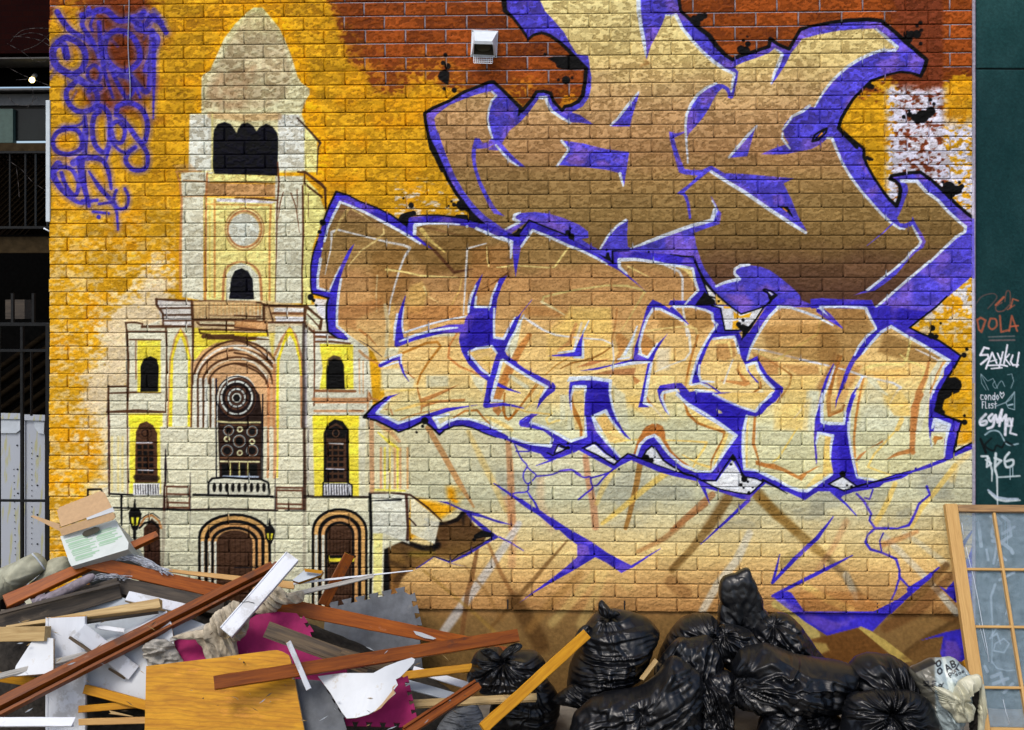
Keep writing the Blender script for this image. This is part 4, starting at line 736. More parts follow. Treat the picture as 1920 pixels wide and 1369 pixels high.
    T([140, 870, 190, 940, 220, 970], 2.4, (196, 120, 56)); T([190, 950, 300, 1070], [4, 4], (206, 206, 200)); T([320, 850, 310, 940], 3, (190, 118, 56)); T([500, 940, 530, 1030, 600, 1110, 720, 1160, 850, 1190], [3, 4, 4.4, 4.4, 4], (176, 112, 44)); T([1130, 1070, 1120, 1190], 3, (190, 124, 66)); P([110, 1200, 150, 1150, 210, 1125, 280, 1150, 315, 1200], (188, 118, 58), 1)
    T([1880, 510, 1830, 660, 1790, 920, 1800, 1050], [5, 7, 8, 7], (178, 118, 60), 1.2, .85); T([1800, 1050, 1900, 1010], 6, (178, 118, 60), 1.2, .85)
    fr(1500, 560, 4.8)
    P([200, 100, 560, 80, 640, 260, 520, 500, 380, 640, 160, 560, 160, 280], (142, 102, 54), 6, .5); P([760, 300, 1280, 520, 1280, 580, 960, 560, 700, 480], (142, 102, 52), 4, .6); P([330, 600, 560, 600, 460, 800, 330, 800], (184, 124, 66), 3, .6)
    T([0, 548, 120, 572, 260, 605], [4, 4, 2], (200, 202, 212)); T([320, 620, 440, 650, 560, 695, 720, 730, 840, 760, 905, 800, 840, 880, 790, 980], [2, 4, 4, 4, 4, 5, 4, 2], (200, 204, 208)); T([560, 695, 500, 800, 470, 850], [3, 3, 2], (202, 204, 206)); T([640, 720, 700, 800, 800, 880], [16, 8, 3], gb, 2, .8)
    T([1000, 350, 960, 540, 930, 590, 760, 590, 620, 610, 570, 640], [4, 4.4, 5, 5, 5, 3], (214, 200, 124)); T([900, 500, 960, 560, 1060, 590, 1125, 630, 1090, 740, 1060, 830], [2, 4, 4.4, 5, 5, 4], (218, 202, 124)); P([580, 640, 700, 650, 950, 620, 1000, 700, 780, 740, 600, 700], (224, 178, 96), 4, .6)
    T([1040, 455, 1160, 510, 1250, 560], [2, 3.4, 3], (206, 204, 200)); T([1270, 560, 1200, 680, 1140, 860, 1060, 1190], [10, 13, 13, 12], (204, 204, 178), 1.2, .9); T([1290, 570, 1230, 680, 1170, 850], 2.4, (200, 132, 70)); T([1160, 560, 1130, 700, 1060, 860, 1020, 1190], [4, 8, 11, 10], (190, 126, 70), 1, .85)
    T([570, 720, 530, 900, 500, 1080, 490, 1200], [4, 4.4, 4.4, 4], (200, 136, 66)); P([620, 720, 540, 940, 540, 1190, 980, 1190, 980, 990, 760, 990, 740, 850], gb, 3, .6); T([850, 970, 1000, 975], 3, wt); P([760, 880, 900, 820, 1000, 960, 980, 1060, 880, 1060, 800, 1000], (226, 192, 104), 2, .6)
    T([370, 520, 300, 700, 260, 900, 265, 1040, 380, 1000, 400, 960], [4, 6, 6, 7, 6, 4], (176, 112, 52)); P([300, 900, 350, 880, 340, 980, 300, 990], (222, 196, 110), 1, .8); P([330, 760, 400, 700, 440, 850, 380, 980, 340, 900], (196, 146, 84), 2, .6)
    P([60, 830, 180, 830, 120, 1190, 20, 1190], gb, 2.4, .7)
    fr(1430, 740, 4.8)
    P([560, 0, 720, 0, 720, 130, 600, 190], (200, 160, 96), 2, .6); T([1420, 0, 1360, 120, 1345, 480, 1350, 520], [12, 12, 10, 9], (190, 126, 70), .9, .9); P([1380, 520, 1230, 545, 1100, 590, 1200, 520, 1340, 480], (190, 124, 64), .9, .9)
    T([870, 10, 840, 200, 820, 400, 830, 560], [4, 4.4, 4.4, 4], (196, 130, 62)); P([830, 590, 870, 540, 1000, 460, 1085, 405, 1080, 430, 950, 490, 850, 600], (182, 116, 60), .8, .9); T([845, 620, 850, 700], 4, ye, 1.2, .8)
    P([560, 370, 620, 380, 600, 600, 640, 700, 540, 720], (226, 190, 102), 1.2, .85); T([310, 300, 230, 430, 140, 570, 90, 605], [3, 3.4, 3.4, 2.4], (226, 196, 100)); T([1210, 310, 1100, 430, 1000, 540, 945, 650, 1080, 700, 1150, 720], [3.4, 4, 4, 4, 3.4, 2.4], (228, 198, 110)); T([1250, 220, 1210, 310], [9, 9], (226, 190, 100), 1, .8)
    P([0, 620, 100, 620, 230, 680, 320, 730, 480, 650, 520, 640, 400, 710, 350, 775, 180, 690, 0, 650], (190, 124, 60), .9, .9); P([480, 720, 600, 700, 500, 790, 380, 840], (226, 190, 110), 1.6, .8); P([100, 100, 440, 30, 400, 330, 230, 320, 100, 300], (226, 192, 108), 5, .45)
    P([1540, 240, 1600, 230, 1590, 330, 1530, 340], (216, 172, 90), 1, .8); P([1540, 370, 1620, 380, 1620, 400, 1570, 410, 1550, 460, 1530, 400], (180, 116, 50), .8, .9)
    P([930, 90, 1230, 100, 1200, 290, 870, 300], gb, 5, .4); P([1130, 90, 1300, 60, 1330, 190, 1180, 190], (226, 190, 104), 2, .6)
    fr(1050, 740, 4.8)
    P([660, 540, 700, 400, 760, 310, 820, 268, 880, 262, 925, 285, 945, 340, 950, 400, 1000, 500, 1080, 580, 1170, 640, 1120, 630, 1000, 550, 900, 380, 850, 360, 780, 390, 720, 440, 690, 540], (188, 120, 60), .9)
    T([490, 430, 540, 410, 700, 405], [4, 5, 3], (228, 196, 104)); T([950, 410, 1200, 420, 1320, 430, 1300, 480, 1230, 580, 1200, 650], [3, 3.4, 4.4, 4.4, 4, 3], (230, 196, 104)); T([1100, 540, 1240, 620, 1340, 650], [2, 4, 5], (230, 196, 104)); T([1120, 80, 1150, 180, 1250, 260, 1400, 310, 1480, 340, 1470, 400, 1410, 500, 1360, 600, 1355, 690], [3, 4.4, 5, 5, 5, 5, 4, 3.4, 2], (178, 114, 48)); T([1500, 360, 1470, 440, 1420, 540, 1390, 640], [6, 7, 6, 4], (228, 200, 116))
    P([320, 220, 400, 170, 420, 200, 520, 330, 600, 420, 540, 430, 450, 430, 380, 320], (224, 184, 106), 1.4, .8); T([110, 80, 130, 180, 190, 300, 190, 380], [2, 4.4, 5.4, 5], (176, 112, 48)); T([1770, 60, 1750, 250, 1740, 440, 1790, 600], [2, 5, 6, 3], (188, 122, 60)); P([1760, 590, 1920, 640, 1920, 670, 1760, 630], (188, 122, 60), .9); P([0, 0, 80, 0, 60, 230, 0, 250], gb, 1, .7)
    P([700, 100, 880, 80, 1000, 190, 960, 240, 780, 220], (226, 200, 130), 4, .5); P([590, 20, 720, 0, 740, 160, 680, 150], (224, 188, 104), 3, .6); T([1690, 160, 1680, 500, 1680, 650], 3, ye, 1.2, .7); P([1150, 120, 1330, 190, 1500, 320, 1400, 310, 1230, 240], (226, 192, 112), 1.6, .8)
    T([600, 60, 700, 60], 1, ye)
    # ---------------------------------------------- blue bands
    fr(570, 340, 4.8)
    P([290, 97, 400, 130, 500, 182, 650, 240, 780, 305, 860, 360, 930, 405, 945, 325, 1000, 318, 1200, 310, 1400, 332, 1500, 350, 1590, 378, 1700, 400, 1900, 480, 1950, 600, 1905, 860, 1885, 700, 1870, 555, 1750, 510, 1650, 465, 1550, 428, 1450, 402, 1200, 387, 1005, 388, 990, 470, 1080, 545, 1160, 615, 1080, 575, 1000, 520, 940, 490, 850, 435, 700, 355, 550, 275, 420, 220, 325, 185, 250, 340, 200, 450, 175, 560, 150, 690, 130, 800, 122, 900, 128, 965, 225, 995, 280, 860, 340, 740, 400, 620, 455, 560, 400, 690, 355, 790, 320, 900, 300, 1010, 290, 1320, 340, 1350, 402, 1415, 390, 1428, 300, 1412, 215, 1355, 200, 1230, 207, 1100, 222, 1055, 75, 1010, 62, 950, 60, 770, 80, 660, 120, 540, 165, 390, 220, 240], B, .6)
    W([325, 190, 270, 300, 215, 420, 185, 540], [3.6, 3.4, 3, 3]); W([325, 188, 420, 222, 550, 280, 700, 360, 850, 440, 950, 500, 1045, 560], [3, 3, 3.4, 3.6, 3.6, 4, 3]); W([150, 700, 125, 860, 125, 960, 225, 992], [4, 3.4, 3.4, 2.4]); W([230, 985, 280, 860, 325, 770], [2, 2, 1.6]); W([335, 880, 315, 1000, 298, 1160, 296, 1300, 345, 1340, 405, 1400], [3, 3, 3, 3, 3, 2])
    W([1640, 465, 1750, 510, 1868, 548, 1862, 620, 1860, 690], [4, 4, 4, 3, 2]); W([995, 470, 1000, 395, 1100, 382, 1250, 380, 1400, 390], [5, 5, 3, 3, 2]); dot(876, 425, 2.2, (214, 220, 230)) if 0 else dot(1468, 407, 2.4, (214, 220, 230)); dot(163, 608, 2, (214, 220, 230)); W([1550, 425, 1660, 470], [4, 4])
    D([915, 1030, 890, 1110, 870, 1200, 880, 1290], [1, 5, 7, 6]) 
    P([910, 1030, 880, 1110, 850, 1190, 820, 1320, 815, 1480, 830, 1495, 860, 1485, 1000, 1430, 1200, 1380, 1350, 1362, 1440, 1355, 1440, 1285, 1300, 1290, 1150, 1330, 1000, 1380, 900, 1410, 885, 1350, 885, 1250, 895, 1140], B)
    fr(570, 560, 4.8)
    W([840, 140, 820, 250, 812, 370], [3, 3.4, 2]); W([860, 385, 1000, 330, 1150, 290, 1300, 268, 1380, 262], [2, 3.4, 3.4, 3, 2]); W([900, 80, 885, 200, 885, 260, 900, 310, 960, 285, 1150, 225, 1290, 190, 1460, 160], [1, 2, 2, 2.4, 2.4, 2.4, 2.4, 2])
    D([690, 600, 790, 550, 850, 540], [8, 7, 6]); D([850, 520, 870, 590, 900, 680, 945, 745], [7, 5.4, 3.4, 1]); W([690, 580, 790, 530, 875, 505], [2, 3, 3]); W([715, 612, 800, 585, 850, 570], 2); W([872, 510, 876, 580], 2)
    # letters: big X
    P([1480, 140, 1500, 0, 1530, -30, 1545, 65, 1660, 75, 1700, -60, 1760, -180, 1830, -210, 1740, -60, 1720, 80, 1710, 340, 1790, 355, 1830, 270, 1920, 150, 1920, 230, 1870, 350, 1810, 470, 1830, 520, 1920, 570, 1920, 640, 1850, 590, 1770, 545, 1750, 640, 1710, 740, 1680, 930, 1650, 975, 1620, 960, 1650, 740, 1580, 690, 1480, 590, 1420, 480, 1395, 380, 1405, 300, 1440, 250, 1450, 180], B)
    P([1480, 490, 1560, 450, 1690, 430, 1735, 490, 1700, 600, 1680, 690, 1600, 620, 1530, 540], fill); P([1500, 490, 1680, 440, 1690, 460, 1550, 500, 1530, 530], (226, 190, 110), 1, .7); P([1580, 540, 1650, 510, 1690, 540, 1670, 640], (224, 188, 106), 1.4, .7)
    W([1480, 480, 1560, 448, 1690, 430, 1735, 490], [2.4, 3.4, 3.4, 2.4]); W([1485, 500, 1600, 640, 1675, 695], [3, 3, 2.4]); P([1490, 180, 1690, 190, 1700, 380, 1480, 420], (40, 30, 160), 7, .65)
    fr(570, 340, 4.8)
    P([1610, 830, 1540, 930, 1490, 1080, 1475, 1200, 1500, 1240, 1560, 1160, 1540, 1140, 1545, 1030, 1580, 930], B); W([1545, 940, 1510, 1020, 1485, 1110, 1480, 1180], [2, 3.4, 3.4, 2.4]); W([1550, 1040, 1540, 1130, 1670, 1135, 1700, 1020, 1740, 920], [2.6, 3, 3, 3, 2])
    P([1830, 845, 1750, 930, 1700, 1030, 1680, 1180, 1720, 1240, 1740, 1060, 1780, 940], B); P([1560, 1140, 1680, 1140, 1690, 1230, 1560, 1230], B)
    fr(880, 560, 4.8)
    P([565, 5, 480, 110, 410, 190, 370, 270, 320, 370, 330, 430, 380, 340, 430, 230, 470, 130, 560, 20], B); P([1750, 60, 1750, 61, 1751, 60], B)
    W([225, 90, 222, 220, 225, 350, 310, 362, 350, 280, 410, 170], [2.6, 2.6, 3, 3, 3, 2]); W([490, 150, 440, 250, 370, 370, 330, 470], [2, 2.4, 3, 3])
    P([320, 490, 400, 560, 500, 630, 620, 690, 760, 760, 778, 790, 770, 830, 700, 880, 640, 950, 605, 1000, 630, 900, 680, 830, 715, 800, 600, 730, 450, 640, 350, 580, 290, 550], B)
    W([300, 550, 430, 640, 560, 720, 700, 795, 640, 890], [3, 4, 3.6, 3.4, 1.6]); D([250, 770, 340, 810, 460, 850], [7, 5, 1.4]); W([290, 560, 240, 760, 195, 915, 300, 920], [4, 4.4, 5, 2]); W([235, 560, 190, 700], 2.4)
    D([160, 965, 300, 950, 400, 965, 490, 987], [8, 6, 4, 1.4]); D([150, 960, 175, 830, 200, 740, 250, 560], [11, 10, 10, 10])
    P([620, 1040, 560, 1035, 480, 1080, 445, 1120, 460, 1150, 560, 1165, 700, 1200, 900, 1300, 700, 1180, 600, 1140, 520, 1110, 560, 1080], B)
    P([1030, 295, 990, 370, 960, 440, 940, 480, 850, 495, 700, 515, 830, 522, 1010, 522, 1015, 400], B); W([1075, 200, 1020, 310], [1.4, 2.4]); W([970, 380, 940, 470, 800, 488], [2.4, 3, 1.6]); W([1025, 380, 1022, 530, 940, 530], [2.4, 3.4, 2])
    # R bowl and legs
    P([1650, 8, 1600, 70, 1570, 170, 1530, 310, 1490, 430, 1475, 540, 1300, 590, 1150, 620, 985, 652, 1150, 640, 1300, 600, 1480, 565, 1610, 560, 1570, 750, 1530, 940, 1520, 978, 1620, 978, 1600, 960, 1560, 945, 1600, 780, 1650, 560, 1680, 480, 1740, 380, 1790, 310, 1700, 400, 1640, 480, 1605, 530, 1520, 495, 1530, 400, 1580, 240, 1650, 95, 1720, 90, 1800, 130, 1920, 200, 1920, 160, 1800, 90, 1720, 40], B)
    W([1545, 500, 1530, 420, 1560, 290, 1605, 170, 1655, 92, 1720, 95, 1850, 160, 1920, 200], [3, 3.4, 3.4, 3.4, 4, 3.4, 3.4, 3]); W([1525, 495, 1605, 530, 1650, 460, 1690, 405], [3, 3, 3, 2]); W([1510, 250, 1460, 380, 1400, 500], [2, 3, 4]); W([1340, 545, 1440, 530], 2); W([1280, 615, 1440, 585, 1620, 570], [3, 4, 3]); W([1640, 580, 1610, 720, 1575, 940, 1640, 965], [3, 4.4, 4, 2])
    P([905, 750, 1000, 735, 1255, 735, 1255, 830, 1280, 950, 1330, 1080, 1390, 1200, 1370, 1200, 1290, 1110, 1240, 1010, 1120, 1060, 1160, 1200, 1040, 1200, 1035, 1000, 1050, 790, 940, 780, 915, 860, 910, 940, 920, 1025, 900, 940, 895, 840], B)
    P([1090, 770, 1240, 780, 1250, 960, 1200, 1010, 1110, 1040, 1080, 960], (38, 28, 158), 5, .75)
    W([890, 740, 910, 720, 1080, 712, 1270, 740, 1265, 860, 1300, 1000], [3, 5.4, 5.4, 4.4, 3, 1.6]); W([920, 1000, 915, 880, 940, 790, 1045, 790, 1040, 950], [1.6, 2.4, 3.4, 3.4, 1.6]); W([1115, 1055, 1230, 1005, 1300, 1110, 1360, 1200], [3.4, 4.4, 3.4, 3]); W([1110, 1060, 1190, 1190], 3)
    fr(1180, 560, 4.8)
    # small R top, tail between letters
    P([350, 55, 370, 15, 600, 20, 640, -20, 700, 0, 780, 30, 830, 80, 850, 290, 980, 290, 1010, 350, 1080, 300, 1200, 120, 1290, 0, 1520, 0, 1650, 60, 1640, 75, 1350, 80, 1300, 120, 1200, 220, 1140, 330, 1100, 430, 1060, 560, 1150, 515, 1180, 580, 1240, 680, 1330, 760, 1385, 800, 1380, 840, 1320, 920, 1240, 980, 1190, 1040, 1140, 1060, 1060, 1050, 1045, 1200, 920, 1200, 770, 1080, 620, 980, 520, 920, 460, 850, 440, 810, 300, 830, 275, 870, 300, 940, 330, 1000, 365, 1057, 320, 1010, 270, 910, 250, 820, 275, 780, 400, 760, 470, 760, 510, 800, 540, 840, 600, 830, 740, 850, 850, 890, 930, 930, 1020, 980, 1130, 1015, 1180, 950, 1240, 890, 1310, 830, 1240, 750, 1180, 660, 1130, 560, 1060, 600, 1080, 660, 1180, 770, 1140, 750, 1060, 650, 1040, 590, 1010, 540, 980, 460, 955, 370, 930, 345, 760, 350, 730, 380, 690, 470, 640, 600, 635, 740, 700, 760, 780, 810, 865, 878, 780, 830, 700, 770, 640, 760, 570, 775, 560, 740, 590, 580, 640, 470, 700, 370, 745, 290, 765, 250, 740, 130, 680, 100, 560, 75, 400, 72], B)
    P([560, 850, 740, 870, 1000, 990, 1050, 1060, 1000, 1190, 880, 1130, 760, 1040, 600, 930], (38, 28, 160), 5, .6)
    P([770, 990, 800, 990, 840, 1020, 800, 1030], (190, 180, 130), .9)
    W([400, 72, 560, 72, 690, 105, 745, 135, 752, 200, 790, 235, 740, 300, 680, 400, 620, 520, 575, 660, 545, 770], [3.6, 3, 3, 3.4, 3, 3, 3, 3, 3.4, 3.4, 3]); W([750, 365, 830, 352, 940, 345, 965, 400, 985, 490], [2.4, 3, 4, 4, 3]); W([630, 600, 625, 680, 645, 742, 760, 750], [2.4, 3, 3, 2]); W([560, 775, 640, 762, 720, 800], 2.6)
    W([1345, 75, 1260, 160, 1190, 270, 1130, 370, 1090, 450, 1060, 550], [4, 4, 3.4, 3.4, 3, 2.4]); W([1340, 72, 1450, 80, 1600, 130, 1720, 180, 1830, 240], [4, 3.4, 3.4, 3.4, 2]); W([1060, 640, 1055, 600, 1140, 572, 1160, 640, 1220, 730, 1300, 810], [2.4, 3.4, 4, 4, 4, 3]); W([1290, 840, 1200, 920, 1140, 1010, 1030, 985, 920, 935, 850, 895, 740, 845, 600, 825], [2.6, 3.4, 3.4, 3, 3, 3, 4, 4])
    W([290, 900, 300, 850, 420, 820, 450, 870, 520, 950, 640, 1030, 780, 1110, 900, 1190], [3, 3.4, 3.4, 4, 4, 4, 4, 4]); W([290, 880, 320, 970, 355, 1040], [3, 3, 1.6]); W([1060, 1060, 1040, 1120, 1025, 1200], [3, 4, 3]); W([400, 75, 430, 130], 3); D([380, 90, 440, 140, 530, 230], [7, 6, 1.6])
    D([1690, 75, 1800, 150, 1910, 260], [9, 6, 2]); W([1700, 80, 1760, 140], [5, 2])
    fr(1500, 560, 4.8)
    # M top and left leg
    P([95, 10, 200, 5, 640, 15, 670, 80, 760, 60, 1000, 100, 1180, 120, 1100, 170, 985, 265, 1100, 320, 1250, 380, 1350, 450, 1440, 520, 1390, 610, 1320, 710, 1250, 850, 1215, 1000, 1300, 1050, 1430, 1100, 1440, 1200, 1160, 1200, 1155, 1050, 1165, 900, 1200, 800, 1290, 700, 1300, 600, 1340, 560, 1240, 500, 1100, 410, 930, 315, 820, 250, 730, 320, 620, 430, 500, 560, 450, 650, 400, 780, 340, 900, 318, 995, 320, 920, 370, 760, 420, 620, 480, 510, 550, 400, 620, 310, 690, 270, 640, 180, 590, 80, 200, 80, 100, 90], B)
    W([680, 262, 640, 190, 590, 85, 400, 72, 180, 78, 250, 170], [3, 3.4, 4, 2.6, 3, 4]); D([165, 110, 270, 190, 390, 270], [8, 6, 1.6]); W([680, 275, 600, 340, 530, 430, 490, 510], [3, 3.4, 3.4, 2]); W([820, 250, 730, 300, 640, 400, 560, 500], [4, 4, 3.4, 2]); W([820, 252, 930, 320, 1100, 415, 1240, 500, 1345, 560, 1290, 620, 1270, 690, 1210, 800, 1180, 900], [4, 4, 4, 4.4, 4.4, 3.4, 3.4, 3.4, 3])
    P([1200, 110, 900, 100, 760, 120, 720, 150, 900, 190, 1080, 170], (46, 36, 172), 6, .6)
    fr(1500, 560, 4.8); D([300, 590, 240, 720, 205, 830, 180, 960, 150, 1200], [2, 5, 6, 8, 10]); D([515, 800, 470, 870, 430, 1000, 410, 1190], [2, 5, 6, 8]); W([310, 610, 260, 760, 215, 860, 195, 1000, 200, 1115, 250, 1120, 400, 1130], [2, 3, 3.4, 4, 5, 4, 4]); W([200, 850, 160, 1000, 140, 1060], [2, 2.4, 2]); W([520, 800, 560, 700], [2, 3]); W([500, 850, 450, 1000, 440, 1190], [2, 2.4, 3])
    P([1220, 1090, 1340, 1130, 1330, 1200, 1200, 1200], (200, 206, 208), 1)
    fr(1430, 740, 4.8)
    P([540, 0, 510, 90, 470, 220, 460, 400, 470, 560, 485, 640, 490, 560, 480, 440, 500, 340, 620, 365, 625, 440, 610, 560, 635, 710, 560, 760, 480, 830, 400, 870, 330, 860, 220, 820, 100, 750, 0, 700, 0, 780, 100, 830, 230, 880, 380, 950, 450, 900, 500, 870, 620, 870, 700, 935, 720, 910, 820, 875, 1000, 845, 1050, 830, 1090, 795, 1250, 755, 1350, 700, 1490, 660, 1650, 600, 1750, 545, 1900, 485, 1900, 425, 1800, 475, 1720, 520, 1750, 350, 1790, 240, 1720, 225, 1550, 150, 1560, 60, 1590, -20, 1530, -10, 1505, 90, 1490, 250, 1500, 380, 1525, 480, 1515, 380, 1520, 300, 1550, 220, 1680, 270, 1650, 400, 1635, 570, 1500, 620, 1350, 680, 1200, 710, 1030, 775, 920, 770, 860, 740, 830, 620, 790, 460, 770, 330, 775, 200, 820, 40, 840, 0, 800, 0, 760, 120, 740, 265, 530, 265, 520, 150, 545, 20], B)
    P([700, 360, 770, 360, 800, 560, 830, 720, 720, 700, 680, 500], (40, 30, 165), 6, .6); S([1640, 400, 1635, 570], 2, (120, 50, 110), .7)
    W([540, 0, 528, 100, 530, 240, 600, 262, 730, 262, 745, 160], [3, 3.4, 4, 4, 3.4, 2.4]); W([480, 440, 500, 345, 630, 370, 612, 470, 608, 560], [2.4, 3.4, 4, 3, 2]); W([768, 250, 772, 360, 800, 540, 845, 735], [2.4, 3, 3, 2]); W([0, 705, 100, 750, 230, 825, 330, 862, 400, 865, 500, 800, 620, 720], [3.4, 3.4, 3.4, 4.4, 4.4, 3.4, 3]); W([850, 745, 940, 755, 1030, 772], 2.6); W([1525, 300, 1550, 222, 1620, 250, 1678, 272, 1650, 400, 1632, 560], [3, 5, 5, 5, 3, 1.6]); W([1510, 380, 1520, 460], 2)
    fr(1050, 740, 4.8)
    P([230, -20, 440, -20, 460, 100, 500, 200, 560, 310, 645, 415, 580, 370, 520, 300, 450, 210, 425, 140, 330, 175, 290, 210, 330, 320, 400, 410, 480, 490, 550, 570, 610, 530, 640, 530, 690, 540, 720, 470, 780, 400, 840, 370, 890, 400, 920, 480, 1000, 570, 1100, 650, 1220, 700, 1360, 700, 1400, 640, 1500, 500, 1590, 370, 1500, 320, 1380, 240, 1230, 150, 1150, 80, 1060, -20, 1840, -20, 1760, 100, 1690, 170, 1650, 300, 1640, 480, 1650, 600, 1660, 680, 1750, 680, 1830, 720, 1920, 790, 1920, 830, 1850, 800, 1780, 860, 1700, 945, 1640, 940, 1450, 880, 1310, 840, 1350, 990, 1240, 780, 1050, 740, 900, 700, 760, 640, 640, 590, 540, 640, 490, 675, 330, 590, 170, 500, 0, 560, 0, 420, 100, 430, 240, 380, 220, 200, 220, 100], B)
    P([240, 0, 440, 0, 460, 120, 280, 190], (38, 28, 160), 4, .6); P([1700, 20, 1760, -20, 1920, -20, 1920, 20, 1800, 150, 1720, 160], fill, 1) if 0 else None
    P([1545, -20, 1890, -20, 1860, 20, 1755, 150, 1600, 105, 1480, 50, 1380, 0], vgrad([(740, (222, 190, 112)), (780, (208, 196, 140))], 4)); W([1380, -5, 1500, 58, 1620, 110, 1755, 152, 1810, 80, 1900, 10], [3, 3, 3, 3, 3, 2.4])
    P([1200, -20, 1400, 20, 1600, 110, 1690, 180, 1540, 320, 1380, 200, 1230, 90], (42, 32, 168), 6, .7); P([1405, 125, 1450, 150, 1460, 168, 1420, 170], (196, 186, 140), .9)
    W([450, 0, 475, 120, 520, 240], [3, 2.4, 1.4]); W([290, 195, 410, 145, 460, 230, 540, 320], [3, 4, 2.4, 1.6]); W([292, 205, 330, 320, 420, 430, 540, 560], [2.4, 3, 3, 2.4]); W([1050, 0, 1160, 90, 1300, 170, 1450, 270, 1585, 370, 1500, 490, 1400, 640, 1355, 695, 1240, 690, 1100, 630, 980, 530, 920, 450, 850, 365, 780, 390, 720, 450, 690, 540], [3, 4, 4, 4.4, 4.4, 3.4, 3, 3, 3, 3, 4, 4, 4, 4, 4, 3]); W([1680, 190, 1650, 330, 1645, 500, 1660, 670, 1760, 680, 1920, 760], [3, 4, 4, 3.4, 3, 3]); W([0, 370, 100, 415, 235, 375, 225, 200], [3, 3.4, 3, 2]); W([1770, 250, 1765, 400], 0.1)
    fr(680, 740, 4.8)
    P([20, 200, 100, 110, 200, 20, 330, -10, 250, 30, 180, 100, 130, 160, 320, 260, 400, 230, 560, 180, 750, 120, 1050, 90, 900, 120, 780, 150, 620, 205, 640, 235, 690, 300, 760, 250, 850, 220, 950, 220, 1100, 275, 1280, 355, 1330, 390, 1500, 445, 1700, 465, 1720, 400, 1620, 320, 1500, 280, 1410, 270, 1410, 235, 1480, 190, 1580, 172, 1520, 220, 1510, 245, 1640, 300, 1740, 360, 1860, 430, 1930, 420, 1930, 510, 1800, 560, 1700, 595, 1640, 578, 1600, 532, 1500, 505, 1370, 445, 1290, 405, 1200, 385, 1100, 350, 1000, 305, 900, 280, 820, 285, 740, 320, 690, 360, 620, 290, 540, 240, 420, 300, 320, 335, 200, 270, 100, 220], B)
    S([1700, 590, 1560, 640], [4, 1], B)
    W([130, 165, 180, 100, 250, 40], [4, 3, 1.6]); W([140, 170, 230, 210, 320, 255, 420, 225, 520, 195], [3, 4, 4, 3, 2]); W([770, 180, 650, 205, 690, 290, 760, 245, 850, 215, 960, 220, 1100, 260, 1250, 330], [4, 4.4, 5, 4, 3.4, 3, 3, 2]); W([1320, 385, 1500, 440, 1690, 462, 1700, 410], [3, 3.4, 4, 3]); W([1510, 250, 1640, 295, 1760, 355, 1880, 420], [3, 3.4, 3.4, 3]); W([1440, 235, 1500, 190], 0.1)
    fr(940, 380, 4.8)
    P([60, 285, 150, 290, 250, 158, 400, 222, 580, 292, 640, 330, 870, 460, 1003, 545, 1003, 435, 1150, 435, 1520, 465, 1735, 490, 1830, 700, 1900, 800, 1830, 860, 1740, 930, 1700, 870, 1775, 790, 1745, 700, 1725, 590, 1640, 570, 1500, 556, 1350, 526, 1200, 506, 1056, 512, 1056, 580, 1130, 642, 1210, 715, 1305, 805, 1230, 740, 1150, 682, 1060, 612, 950, 555, 850, 495, 720, 430, 600, 385, 420, 302, 280, 247, 185, 400, 150, 430, 128, 520, 132, 670, 112, 560, 105, 400, 95, 350, 0, 310, 0, 290], B)
    W([180, 395, 280, 250, 420, 304, 600, 387, 720, 432, 850, 497, 950, 553], [3, 3.6, 3.6, 3.6, 3.4, 3.4, 2.4]); W([1130, 640, 1062, 580, 1060, 516, 1200, 510, 1350, 530, 1500, 560, 1640, 576, 1722, 596, 1742, 700, 1772, 790, 1700, 860, 1650, 920], [2, 4, 5, 4.4, 4, 3.4, 3.4, 3.4, 3.4, 3, 3, 2]); W([0, 312, 95, 352, 88, 490], [3.6, 3.6, 2])
    # ---------------------------------------------- negative spaces and black lines
    wp = (208, 212, 216)
    fr(680, 740, 4.8)
    P([1745, 465, 1820, 492, 1735, 520], wp); S([1660, 522, 1710, 548, 1850, 480, 1760, 448, 1725, 525], 2.6, K); dot(1850, 478, 3.4, K); dot(1848, 438, 2.2, K); dot(1283, 404, 2, K)
    S([10, 200, 100, 100, 215, 25], [4, 4, 3], K); S([10, 205, 120, 232, 220, 280, 325, 338, 430, 298, 550, 238, 620, 290, 690, 362, 740, 318, 820, 285, 900, 280, 1000, 303, 1100, 350, 1200, 385], [4, 4, 3.4, 3, 3.4, 5, 4, 3.4, 3, 3, 2.6, 2.6, 1.6], K); dot(560, 235, 7, K); dot(540, 283, 3, K); dot(486, 338, 2.6, (40, 36, 34)); S([320, 335, 350, 320], 0.1, K); dot(25, 195, 4, K)
    fr(1050, 740, 4.8)
    P([225, 485, 310, 445, 400, 530, 520, 600, 490, 620, 330, 540], wp); S([0, 470, 60, 480, 0, 520], 2.4, K); dot(70, 478, 3.4, K); dot(70, 438, 2.4, K)
    S([200, 480, 320, 430, 420, 530, 520, 600, 485, 632, 350, 550, 220, 488], 3, K); S([485, 632, 550, 575, 610, 530, 740, 580, 900, 640, 1050, 690, 1200, 730, 1270, 770, 1400, 775, 1480, 650, 1556, 540, 1610, 640, 1650, 740], 3, K)
    P([745, 560, 780, 500, 825, 468, 870, 510, 920, 590, 1000, 640, 1100, 700, 1050, 690, 850, 620], wp); S([735, 580, 780, 500, 825, 462, 870, 500, 930, 590, 1000, 640, 1060, 670, 1110, 710, 1200, 735], [3, 3.4, 3.4, 3.4, 4, 3, 4, 3], K); dot(775, 568, 6.4, K); dot(820, 592, 5, K); dot(1000, 635, 2.2, K)
